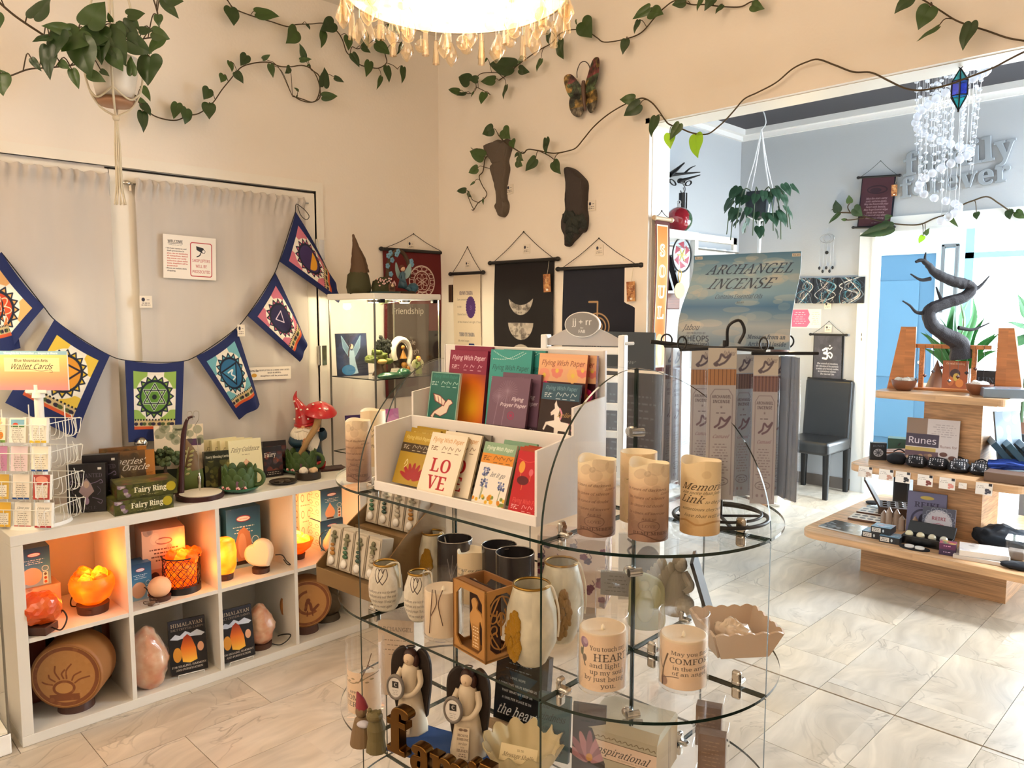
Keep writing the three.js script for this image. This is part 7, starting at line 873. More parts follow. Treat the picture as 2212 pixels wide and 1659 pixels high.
solo('small_sign',rb(0.03,0.1,0.012,0.002),std('#3a2418',0.5),'small brown wooden plaque tucked left of the cream chakra scroll','sign',[-3.411,1.648,-2.912]);
// dark printed boards standing by the opening
const boardA=art(130,130,(g,w,h)=>{fill(g,'#2b2f38',w,h);lines(g,w / 2,26,100,12,8,'#565a66',2);},'#e6e2da'),boardB=art(100,100,(g,w,h)=>{fill(g,'#3a4450',w,h);script(g,'New',50,80,14,'#8d97a3',40);},'#3a4450');
{const p=[-2.093,0.893,-2.86];const t=thing('chalkboard','dark printed board in a thin white frame standing behind the glass tower','board',[p[0],0.75,p[2]]);mesh('panel',pbox(boardA,0.38,0.52,0.01,[0,0.26,0]),paper(boardA,0.5),t);mesh('frame',[bx(0.4,0.012,0.016,[0,0.526,0]),bx(0.012,0.52,0.016,[-0.196,0.26,0]),bx(0.012,0.52,0.016,[0.196,0.26,0])],M.white,t);mesh('stand',[rb(0.36,0.75,0.04,0.006,[0,-0.375,-0.01])],M.white,t);const q=thing('chalkboard','smaller slate board lettered New above the white framed board','board',[p[0] -0.02,1.276,p[2] +0.0],0);mesh('panel',pbox(boardB,0.3,0.17,0.01,[0,0.092,0]),paper(boardB,0.5),q);}
{ // welcome notice and smile strip on the curtain
const wel=art(260,210,(g,w,h)=>{fill(g,'#efe8de',w,h);tx(g,'WELCOME',58,32,17,'#1c1a1c','sans-serif','center','bold',72);g.fillStyle='#1c1a1c';g.fillRect(22,41,72,2);tx(g,'Thank you for your visit',58,48,6,'#444');const L=[['\u2022 We have cameras and','#2a2426'],['theft prevention in','#2a2426'],['place. We are monitoring','#b5362c'],['all transactions. Behind','#b5362c'],['the scenes and notify','#b5362c'],['authorities about stolen','#b5362c'],['items. Shoplifters will be','#b5362c'],['prosecuted.','#b5362c'],['\u2022 Please use baskets while','#2a2426'],['shopping.','#2a2426']];L.forEach(([s,c],i)=>tx(g,s,s[0]==='\u2022'?12:18,66 +i*12,9,c,'sans-serif','left','bold',100));g.strokeStyle='#b3202c';g.lineWidth=4;g.beginPath();g.roundRect(132,30,106,164,10);g.stroke();stroke(g,[[160,46],[196,54],[200,64],[202,80],[188,78],[162,64]],null,0,true,'#141316');disc(g,197,70,8,8,'#f0ece6','#141316',2);wave(g,[[182,80],[178,90],[164,98]],'#141316',5);['SHOPLIFTERS','WILL BE','PROSECUTED'].forEach((s,i)=>tx(g,s,185,116 +i*27,20,'#a8202a','sans-serif','center','',i===1?56:90));},'#e6ddd0');
solo('notice',pbox(wel,0.235,0.19,0.001),paper(wel,0.5),'white welcome and shoplifters notice pinned on the grey curtain','sign',[-3.472,1.785,-1.44],[0,PI / 2,-0.03]);
const sm=art(180,60,(g,w,h)=>{fill(g,'#efe6d8',w,h);tx(g,'Smile',22,16,15,'#2a2426','sans-serif','center','bold');disc(g,22,38,11,9,'#d9a02c');tx(g,'SHOPLIFTING IS A CRIME AND CAUSES',108,16,9,'#2a2426','serif','center','bold',130);tx(g,'BAD KARMA.',108,28,9,'#2a2426','serif','center','bold');tx(g,'Shoplifters will be prosecuted.',108,42,9,'#2a2426','sans-serif','center','bold',120);},'#e6ddd0');
solo('notice',pbox(sm,0.22,0.062,0.001),paper(sm,0.5),'narrow white smile notice low on the curtain behind the hanging flags','sign',[-3.472,1.247,-1.808],[0,PI / 2,-0.02]);
}
{ // bunting of chakra flags
const t=thing('flag_bunting','string of blue bordered chakra flags hung across the curtained doors','bunting');
const flag=(c1,c2,core,glyph)=>art(150,190,(g,w,h)=>{
fill(g,'#14235a',w,h);fill(g,'#14235a',w,h);g.fillStyle='#e9e2d4';g.fillRect(20,22,w -40,h -62);g.save();g.beginPath();g.rect(20,22,w -40,h -62);g.clip();g.globalAlpha=0.85;disc(g,22,24,34,40,c1);disc(g,w -22,30,30,34,c1);disc(g,24,h -50,30,26,c1);disc(g,w -26,h -50,34,26,c1);g.globalAlpha=1;disc(g,75,82,50,54,'#efe9dc');const N=16;for (let i=0;i<N;i++){const a=i / N*2*PI;stroke(g,[[75 +38*Math.cos(a -0.2),82 +40*Math.sin(a -0.2)],[75 +49*Math.cos(a),82 +51*Math.sin(a)],[75 +38*Math.cos(a +0.2),82 +40*Math.sin(a +0.2)]],'#101a30',3,true,c1);}disc(g,75,82,37,39,c2,'#101a30',5);glyph(g,core);g.restore();
g.fillStyle='#c9b183';g.fillRect(20,h -52,w -40,22);for (let i=0;i<14;i++){g.fillStyle='#171a22';g.fillRect(22 +i*8,h -54,4,4);g.fillStyle=i % 2?'#3c4a2a':'#2a2430';if (i % 3 !==1) disc(g,26 +i*8,h -42,6,4,i % 2?'#4a5a2f':'#2a2238');}g.fillStyle='#d0562c';g.fillRect(20,h -36,w -40,7);
},'#14235a');
const star=(g,c)=>{for (const s of [0,PI]) stroke(g,[0,1,2].map((i)=>[75 +32*Math.sin(s +i*2.094),82 -32*Math.cos(s +i*2.094)]),'#eef2e6',5,true);for (const s of [0,PI]) stroke(g,[0,1,2].map((i)=>[75 +32*Math.sin(s +i*2.094),82 -32*Math.cos(s +i*2.094)]),'#101a20',2.5,true);disc(g,75,82,6,6,'#101a20');},tri=(g,c)=>{stroke(g,[[46,66],[104,66],[75,112]],'#101a30',4,true,c);wave(g,[[66,76],[84,76],[74,84],[82,94],[72,98]],'#f0f4f6',4);};
const flags=[
['orange and white flag at the far left edge',flag('#d9782c','#b8441c','#d9782c',(g)=>{for (let i=0;i<8;i++){g.save();g.translate(75,82);g.rotate(i*0.785);disc(g,0,-18,8,16,'#c9502a','#f2d9c0',2);g.restore();}}),[-3.452,1.72,-0.573],[-3.452,1.761,-0.72],0.3,0.34,1],
['orange flower flag beside the left picture edge',flag('#e0a05a','#b83a1c','#e08a3c',(g)=>{for (let i=0;i<8;i++){g.save();g.translate(75,82);g.rotate(i*0.785);disc(g,0,-18,8,16,'#c24a24','#f2d9c0',2);g.restore();}}),[-3.452,1.77,-0.716],[-3.452,1.564,-0.849],0.3,0.30,1],
['yellow sunburst flag',flag('#e0b82c','#d9922c','#d98a1f',(g,c)=>{stroke(g,[[50,62],[104,62],[76,110]],'#2a1a2c',4,true,'#e09a2c');}),[-3.452,1.515,-0.882],[-3.452,1.364,-1.08],0.3,0.33,1],
['green star flag',flag('#7fa83c','#5d8d33','#6d9a3c',star),[-3.452,1.342,-1.137],[-3.452,1.326,-1.385],0.3,0.35,1],
['blue triangle flag',flag('#5aa6b8','#2a6a98','#3f8ab0',tri),[-3.452,1.345,-1.44],[-3.452,1.468,-1.633],0.3,0.34,1],
['indigo flag hanging steeply',flag('#c25a78','#241f4a','#3a2c6a',(g)=>{stroke(g,[[60,70],[92,70],[76,96]],'#e6d6ea',3,true);}),[-3.452,1.526,-1.689],[-3.452,1.732,-1.837],0.22,0.3,1],
['violet flag at the top right end',flag('#c9607a','#3a2a5d','#e09a2c',(g)=>{g.fillStyle='#e0a02c';g.beginPath();g.arc(75,82,30,0.2,PI -0.2);g.fill();}),[-3.452,1.786,-1.861],[-3.452,2.03,-1.955],0.2,0.3,1]];
const ends=[];
flags.forEach(([l,a,A,B,sag,len],fi)=>{
const n=16,m=18,P=[],U=[],I=[],top0=v3(A),top1=v3(B),dir=top1.clone().sub(top0),w=dir.length(),steep=Math.abs(dir.y) / w;
const perp=new THREE.Vector3(0,dir.z,-dir.y).normalize();if (perp.y>0) perp.negate();const down=new THREE.Vector3(0,-1,0).lerp(perp,0.62).normalize();
for (let j=0;j<=m;j++) for (let i=0;i<=n;i++){const u=i / n,v=j / m,q=top0.clone().lerp(top1,0.5 +(u -0.5)*(1 -0.16*v)).addScaledVector(down,v*len).addScaledVector(new THREE.Vector3(0,-1,0),0.012*Math.sin(u*PI)*(1 -v) +0.2*steep*len*v*v*u);q.z += -steep*0.12*v*(1 -u)*(dir.y>0?1: -1);q.x +=0.02*Math.sin(u*5 +fi)*v +0.012*v*steep*Math.sin(u*11) +0.004;P.push(q.x,q.y,q.z);U.push(a.u0 +(a.u1 -a.u0)*u,a.v1 -(a.v1 -a.v0)*v);}
for (let j=0;j<m;j++) for (let i=0;i<n;i++){const k=j*(n +1) +i;I.push(k,k +n +1,k +1,k +1,k +n +1,k +n +2);}
const g=new THREE.BufferGeometry();g.setAttribute('position',new THREE.Float32BufferAttribute(P,3));g.setAttribute('uv',new THREE.Float32BufferAttribute(U,2));g.setIndex(I);g.computeVertexNormals();
lab(mesh('flag',g,paper(a,0.8),t),l);ends.push(A,B);
});
mesh('cord',[tube(ends,0.0022,120,6),tube([[-3.452,2.03,-1.955],[-3.452,2.07,-1.961],[-3.452,2.065,-1.973],[-3.452,2.041,-2.01],[-3.452,2.014,-2.03],[-3.452,1.997,-2.014],[-3.452,2.017,-1.984],[-3.452,2.06,-1.968]],0.0018,30)],M.cordBlack,t);
mesh('price_tag',[pbox(tagArt,0.036,0.055,0.001,[-3.43,1.458,-1.647],[0,PI / 2,0])],paper(tagArt,0.6),t);
}
// orange SOUL scroll on the door jamb
{
const soul=art(70,400,(g,w,h)=>{fill(g,'#5d2418',w,h);g.fillStyle='#f2e6cc';g.fillRect(8,12,w -16,h -40);grad.call;const q=g.createLinearGradient(0,16,0,h -36);q.addColorStop(0,'#d9822c');q.addColorStop(0.3,'#e9b46a');q.addColorStop(0.75,'#e0904a');q.addColorStop(1,'#f0d2a8');g.fillStyle=q;g.fillRect(11,16,w -22,h -50);['S','O','U','L'].forEach((c,i)=>{g.font='bold 42px serif';g.textAlign='center';g.textBaseline='middle';g.strokeStyle='#fbf3df';g.lineWidth=3;g.strokeText(c,w / 2,76 +i*52);});disc(g,w / 2,320,18,34,'#f2d3a4');disc(g,w / 2,336,9,34,'#fbeedd');blotch(g,w,30,0,[],1,2);},'#5d2418');
const p=[-2.026,1.959,-3];const t=scroll('tall narrow orange banner with the word soul down the opening jamb',soul,0.115,0.72,[-2.03,p[1],-2.985],[0,PI / 2,0],{cord:0.04,rod:1.15,bottom:1,rodM:std('#c9b08d',0.5)});
priceCard('small price card under the orange soul banner',[-2.034,p[1] -0.78,-2.99],[0,PI / 2,0],0.04);
}

// ---------- far room: tiered display table ----------
const oakTex=noiseTex(512,512,(u,v)=>{const n=fbm(u*3,v*40,2,4),m=fbm(u*2,v*8,7,3),k=1 +n*0.32 +m*0.25;return [212*k,184*k,154*k].map((q)=>Math.max(0,Math.min(255,q)));});
const oak=std('#dcc3a8',0.5,{map:oakTex}),oakTop=std('#f0dcc4',0.4,{map:oakTex});
const PX= -1.32,PZ= -5.0;
{
const t=thing('tiered_table','three tier oak display table in the middle of the far room','table',[PX,0,PZ]);
const plate=(w,d,y,r)=>{const s=new THREE.Shape(),a=w / 2,b=d / 2;s.moveTo(-a +r,-b);s.lineTo(a -r,-b);s.quadraticCurveTo(a,-b,a,-b +r);s.lineTo(a,b -r);s.quadraticCurveTo(a,b,a -r,b);s.lineTo(-a +r,b);s.quadraticCurveTo(-a,b,-a,b -r);s.lineTo(-a,-b +r);s.quadraticCurveTo(-a,-b,-a +r,-b);return mv(new THREE.ExtrudeGeometry(s,{depth:0.034,bevelEnabled:true,bevelSize:0.003,bevelThickness:0.003,bevelSegments:2,curveSegments:8}),[0,y -0.003,0],[PI / 2,0,0]);};
mesh('base',[bx(0.75,0.22,0.02,[0,0.11,0.345]),bx(0.75,0.22,0.02,[0,0.11,-0.345]),bx(0.02,0.22,0.67,[-0.3649,0.11,0]),bx(0.02,0.22,0.67,[0.3649,0.11,0])],oak,t);
mesh('platform',plate(1.26,1.3,0.26,0.12),oakTop,t);mesh('column',bx(0.36,0.355,0.36,[0.02,0.4375,0]),oak,t);mesh('platform',plate(0.9,0.86,0.65,0.1),oakTop,t);mesh('column',bx(0.3,0.405,0.3,[0.02,0.8525,0]),oak,t);mesh('platform',plate(0.66,0.74,1.09,0.06).translate(0,0,0.03),oakTop,t);
}
const Y1=0.26,Y2=0.65,Y3=1.09,slate=std('#24262c',0.7),navy=std('#15171f',0.85);
const soft=(w,h,d,amp=0.02)=>rough(new THREE.SphereGeometry(0.5,26,18).scale(w,h*1.2,d),amp,14,40).translate(0,h*0.48,0);
{ // top tier
const wd=std('#e0a06a',0.45,{map:oakTex});let t;
for (const [x,z,s,l] of [[-1.56,-4.83,1,'left tapered wooden end panel of the top tier jewellery stand'],[-1.06,-4.93,-1,'right tapered wooden end panel of the top tier jewellery stand']]) solo('end_panel',mv(ext(poly([[-0.085*s,0],[0.05*s,0],[0.05*s,0.36],[-0.025*s,0.36]]),0.018,0.003),[0,0,0]),wd,l,'panel',[x,Y3 +0.003,z],[0,0.15*s,0]);
t=thing('necklace_stand','wooden bar stand hung with chain pendants on the top tier','stand',[-1.33,Y3,-4.88],0.12);mesh('bar',rb(0.39,0.024,0.026,0.004,[0,0.255,0]),wd,t);for (const x of [-0.15,0.115]) mesh('post',rb(0.026,0.25,0.022,0.003,[x,0.125,0]),wd,t);mesh('foot',rb(0.36,0.014,0.07,0.004,[-0.015,0.007,0]),wd,t);
for (let i=0;i<9;i++){const x= -0.17 +i*0.042,y=0.06 +0.1*((i*5 % 4) / 4);mesh('pendant',[tube([[x -0.006,0.262,0.015],[x,y +0.05,0.018],[x,y +0.012,0.018]],0.0012),mv(new THREE.OctahedronGeometry(0.012),[x,y,0.018],null).scale(1,1,1)],i % 2?std('#5d2a24',0.3):std('#3a3a40',0.3),t);}
const card5=art(90,100,(g,w,h)=>{fill(g,'#a85a34',w,h);tx(g,'Crystal Healing',w / 2,10,9,'#f0d9c0','serif');disc(g,45,44,18,16,'#3a2030');disc(g,50,56,12,14,'#d9c25d');disc(g,30,70,12,16,'#c97a4a');disc(g,62,76,14,14,'#e0924a');},'#7d4024');solo('book',pbox(card5,0.13,0.17,0.01,[0,0.085,0],[-0.1,0,0]),paper(card5,0.3),'orange crystal book between the two bowls on the top tier','book',[-1.33,Y3,-4.97],[0,0.15,0]);
const bowl=(l,p,c2)=>{const b=thing('wooden_bowl',l,'bowl',p,0);mesh('bowl',lathe([[0,0],[0.036,0],[0.058,0.025],[0.068,0.06],[0.064,0.062],[0.052,0.028],[0,0.016]],36),std('#7d4a30',0.35),b);};
bowl('brown wooden bowl of pale feathers at the left of the top tier',[-1.53,Y3,-4.735]);bowl('brown wooden bowl of white stones at the right of the top tier',[-1.155,Y3,-4.775]);
const bits=(l,p,n,col)=>{const o=solo('bowl_filling',join(Array.from({length:n },(_,i)=>mv(rough(new THREE.IcosahedronGeometry(0.018,1),0.012,30),[rnd(-0.035,0.035),rnd(0,0.02),rnd(-0.035,0.035)]).scale(1,0.8,1))),col,l,'filling',p);o.userData.kind='stuff';};bits('heap of pale feathers and chips in the left wooden bowl',[-1.53,Y3 +0.05,-4.735],16,std('#d6cfc4',0.6));bits('heap of white stones in the right wooden bowl',[-1.155,Y3 +0.05,-4.775],18,std('#e0dcd6',0.4));
t=thing('branch_sculpture','dark twisted driftwood branch with silver bark wrappings on top of the display table','sculpture',[0,0,0]);const bk=std('#2e2a30',0.65,{bumpMap:plasterBump,bumpScale:0.006});
const T=(pts,r)=>rough(taper(pts,r,60,10),0.008,40);mesh('trunk',T([[-1.28,1.279,-4.872],[-1.289,1.365,-4.863],[-1.35,1.417,-4.802],[-1.404,1.475,-4.748],[-1.414,1.547,-4.738],[-1.357,1.591,-4.795],[-1.275,1.63,-4.876],[-1.25,1.677,-4.902],[-1.278,1.703,-4.874]],[0.055,0.05,0.042,0.036,0.036,0.034,0.034,0.03,0.026]),bk,t);mesh('limb',T([[-1.278,1.697,-4.874],[-1.325,1.713,-4.827],[-1.371,1.739,-4.78],[-1.409,1.772,-4.742],[-1.433,1.81,-4.719],[-1.457,1.831,-4.695],[-1.479,1.821,-4.673]],[0.03,0.03,0.028,0.026,0.02,0.014,0.008]),bk,t);mesh('twig',[taper([[-1.432,1.798,-4.72],[-1.443,1.831,-4.709],[-1.441,1.874,-4.711]],[0.012,0.008,0.004]),taper([[-1.417,1.728,-4.735],[-1.453,1.721,-4.698],[-1.497,1.754,-4.655]],[0.012,0.008,0.004]),taper([[-1.263,1.651,-4.888],[-1.222,1.682,-4.929],[-1.184,1.744,-4.967]],[0.016,0.01,0.004]),taper([[-1.356,1.579,-4.796],[-1.377,1.63,-4.775],[-1.393,1.682,-4.759]],[0.014,0.009,0.004]),taper([[-1.41,1.54,-4.742],[-1.465,1.54,-4.687],[-1.494,1.579,-4.658],[-1.523,1.604,-4.629]],[0.014,0.01,0.007,0.004]),taper([[-1.296,1.454,-4.856],[-1.24,1.443,-4.912],[-1.174,1.48,-4.978]],[0.012,0.008,0.004])],bk,t);
t=thing('leafy_plant','green pointed leaf houseplant standing behind the jewellery bar','plant',[-1.36,Y3,-5.12],0);mesh('pot',lathe([[0,0],[0.06,0],[0.075,0.12],[0.07,0.12],[0,0.1]],28),std('#4a4038',0.6),t);for (let i=0;i<16;i++){const a=i*2.4,r=0.05 +0.02*(i % 3);leaf(t,[r*0.3*Math.cos(a),0.12,r*0.3*Math.sin(a)],[0.2*Math.cos(a),0.24 +0.1*(i % 4),0.16*Math.sin(a)],0.3,[Math.sin(a),0.4,Math.cos(a)],std('#3f8a4a',0.5,{side:THREE.DoubleSide}));}
solo('pendant_case',rb(0.2,0.05,0.16,0.006,[0,0.025,0]),std('#7d8a98',0.2),'blue grey glass topped case at the right edge of the top tier','case',[-1.04,Y3,-4.75],[0,0.4,0]);const luna=art(70,60,(g,w,h)=>{fill(g,'#14202c',w,h);tx(g,'LUNA',w / 2,26,20,'#5d7288','serif');},'#10181f');solo('card_deck',pbox(luna,0.14,0.12,0.04,[0,0.06,0]),paper(luna,0.4),'dark lunar card box at the right of the top tier','box',[-1.17,Y3,-5.02],[0,0.2,0]);solo('stone_pyramid',rough(new THREE.ConeGeometry(0.06,0.17,6).translate(0,0.085,0),0.01,30),std('#8d6248',0.5),'brown carved stone cone behind the left end panel of the top tier','ornament',[-1.45,Y3,-5.05]);
}
{ // middle tier
const rune=art(120,130,(g,w,h)=>{fill(g,'#c9c3c6',w,h);g.fillStyle='#8a7466';g.fillRect(0,0,48,42);lines(g,86,14,56,6,6,'#9a949a',1.5);g.fillStyle='#3a3248';g.fillRect(0,42,76,34);tx(g,'Runes',38,60,24,'#d9d6e0');g.fillStyle='#b8a05d';g.fillRect(0,78,70,10);g.fillStyle='#5d4652';g.fillRect(0,88,76,42);blotch(g,76,1,1,['#8d6a5a'],1,2);for (let i=0;i<20;i++) disc(g,rnd(6,70),rnd(96,126),5,4,i % 2?'#a8876d':'#7d6052');for (let i=0;i<5;i++) disc(g,88 +(i % 2)*20,92 +i*8,9,6,'#5d3a34');tx(g,'Runes for',98,72,9,'#6d4a48');},'#a8a2a6');
solo('info_board',pbox(rune,0.27,0.28,0.012,[0,0.14,0],[-0.12,0,0]),paper(rune,0.35),'upright runes information board in front of the middle tier column','board',[-1.385,Y2,-4.8],[0,0.12,0]);
const rb2=art(60,80,(g,w,h)=>{fill(g,'#1c1f26',w,h);tx(g,'RUNES',w / 2,14,13,'#7d828c','serif');disc(g,30,46,17,17,'#9a9aa0','#d0d0d6',2);for (let i=0;i<4;i++) stroke(g,[[30 -15*Math.cos(i*0.785),46 -15*Math.sin(i*0.785)],[30 +15*Math.cos(i*0.785),46 +15*Math.sin(i*0.785)]],'#3a3c44',3);},'#15171c');solo('card_deck',pbox(rb2,0.09,0.105,0.04,[0,0.0525,0]),paper(rb2,0.4),'small black rune box with a silver wheel at the left of the middle tier','box',[-1.69,Y2,-4.83],[0,0.5,0]);
for (let i=0;i<4;i++) solo('incense_box',rb(0.22,0.03,0.05,0.003),std(['#8d5f44','#a8785a','#7d5240','#93806d'][i],0.6),['long brown wooden incense box, first from the left on the middle tier','tan wooden incense box, second in its row on the middle tier','dark wooden incense box, third in its row on the middle tier','grey brown incense box at the end of its row by the runes board'][i],'box',[-1.69 +i*0.05,Y2 +0.017 +0.004*(i % 2),-5.06 +i*0.06],[0,0.9,0.0]);
const glyph=art(90,60,(g,w,h)=>{fill(g,'#15171f',w,h);for (let r=0;r<4;r++) for (let c=0;c<6;c++) tx(g,'ᚠXMHNTRSBK'.slice(1)[(r*5 +c*3) % 9],9 +c*14,10 +r*13,13,'#e6e6ea','sans-serif','center','bold');},'#15171f');
[[-1.565,-4.79],[-1.455,-4.775],[-1.345,-4.79],[-1.235,-4.77],[-1.13,-4.78]].forEach(([x,z],i)=>{const t=thing('rune_pouch',['plain black drawstring pouch, leftmost of the row on the middle tier','black pouch printed with white runes, second from the left','black pouch printed with white runes, at the centre of the row','black pouch printed with white runes, fourth in the row','black pouch printed with white runes, rightmost beside the blue cords'][i],'pouch',[x,Y2,z],0.15 +0.1*(i % 2));mesh('bag',soft(0.115,0.06,0.15,0.016),navy,t);if (i) mesh('rune_print',[mv(uvTo(new THREE.PlaneGeometry(0.08,0.055),glyph),[0,0.048,0.06],[-0.7,0,0]),mv(uvTo(new THREE.PlaneGeometry(0.075,0.04),glyph),[0.01,0.066,-0.01],[-1.3,0,0])],paper(glyph,0.8),t);mesh('cord',tube([[-0.03,0.06,-0.05],[0,0.075,-0.06],[0.035,0.062,-0.05]],0.004),navy,t);});
solo('pouch_bundle',join(Array.from({length:26},(_,i)=>tube([[-0.1,0.02 +rnd(0,0.05),rnd(-0.06,0.06)],[0,0.05 +rnd(0,0.04),rnd(-0.05,0.05)],[0.14,0.03 +rnd(0,0.05),rnd(-0.06,0.06)]],0.008,10,5))),std('#1a3f9a',0.7),'bundle of bright blue cord pouches at the right of the middle tier','bundle',[-1.0,Y2,-4.82],[0,0.2,0]);
for (let i=0;i<3;i++) solo('book',rb(0.17,0.035,0.24,0.004,[0,0,0],[0,0,0]),std(['#2c4f66','#33566a','#2a4252'][i],0.35),['leftmost of three leaning blue books on the middle tier','middle one of three leaning blue books on the middle tier','rightmost of three leaning blue books on the middle tier'][i],'book',[-1.07 +i*0.07,Y2 +0.11,-4.95],[0.0,0.35,-0.85,'YXZ']);
solo('tarot_box',rb(0.2,0.2,0.05,0.004,[0,0.1,0],[-0.15,0,0]),std('#3a4650',0.4),'grey embossed box leaning behind the blue books','box',[-0.96,Y2,-5.13],[0,0.3,0]);const angelC=art(70,110,(g,w,h)=>{fill(g,'#8fa3b4',w,h);stroke(g,[[20,80],[35,30],[50,80]],null,0,true,'#c9d6de');disc(g,35,34,6,8,'#d9c9c0');blotch(g,w,h,10,['#7d92a6','#b4c4d0'],6,18,0.4);},'#6d7f8d');solo('leaning_board',pbox(angelC,0.16,0.34,0.012,[0,0.17,0],[-0.18,0,0]),paper(angelC,0.4),'tall pale blue angel board leaning on the right of the middle tier column','board',[-1.045,Y2,-4.98],[0,0.95,0]);
solo('wooden_tray',rb(0.25,0.05,0.12,0.004,[0,0.025,0]),std('#6d5648',0.4),'clear fronted brown tray at the right front of the middle tier','tray',[-0.95,Y2,-4.68],[0,0.05,0]);
solo('card_box',rb(0.16,0.075,0.1,0.004,[0,0.0375,0]),std('#2f5248',0.5),'dark green box at the back left of the middle tier','box',[-1.71,Y2,-5.3],[0,0.3,0]);const sg=thing('sunglasses','dark round hand mirror lying on the boxes at the back of the middle tier','mirror',[-1.6,Y2 +0.06,-5.35],0.5);mesh('lens',mv(sc(new THREE.CylinderGeometry(0.05,0.05,0.006,28),1,1,0.7),[0,0.03,0],[0.9,0,0]),M.blackGloss,sg);mesh('handle',tube([[-0.04,0.01,0],[-0.12,0.0,0.03],[-0.15,-0.03,0.04]],0.005),M.black,sg);solo('card_box',rb(0.18,0.05,0.1,0.003,[0,0.025,0]),M.black,'flat black box under the dark hand mirror','box',[-1.58,Y2,-5.3],[0,0.2,0]);
 // price tags along the edge
const kinds=[['#c9b8ae','#b89a8a'],['#d9c0b4','#c08d7d'],['#ded6d0','#23222a'],['#d9ccc6','#7d3a34'],['#e0cfc8','#d98d84'],['#e6d6cc','#e6d6cc'],['#dcd8d6','#3a3a4a']];
[-1.66,-1.545,-1.455,-1.34,-1.23,-1.155,-1.055].forEach((x,i)=>{const a=art(50,40,(g,w,h)=>{fill(g,'#e9e1da',w,h);lines(g,16,10,26,2,6,'#9a928c',1.5);g.fillStyle='#23202a';if (i !==5) g.fillRect(38,0,10,9);for (let k=0;k<7;k++) disc(g,32 +(k % 3)*5,22 +(k>>1)*4,4,3.4,kinds[i][1]);},'#e0d8d0');const s=i===5?0.5:1;solo('price_tag',pbox(a,0.078*s,0.062*s,0.001),paper(a,0.5),['pale stone price tag at the left end of the middle tier edge','pink stone price tag, second from the left on the middle tier edge','black stone price tag on the middle tier edge','red stone price tag on the middle tier edge','rose stone price tag on the middle tier edge','tiny blank price tag on the middle tier edge','dark cluster price tag at the right end of the middle tier edge'][i],'tag',[x,Y2 -0.032,-4.56],[-0.1,0,0]);});
}
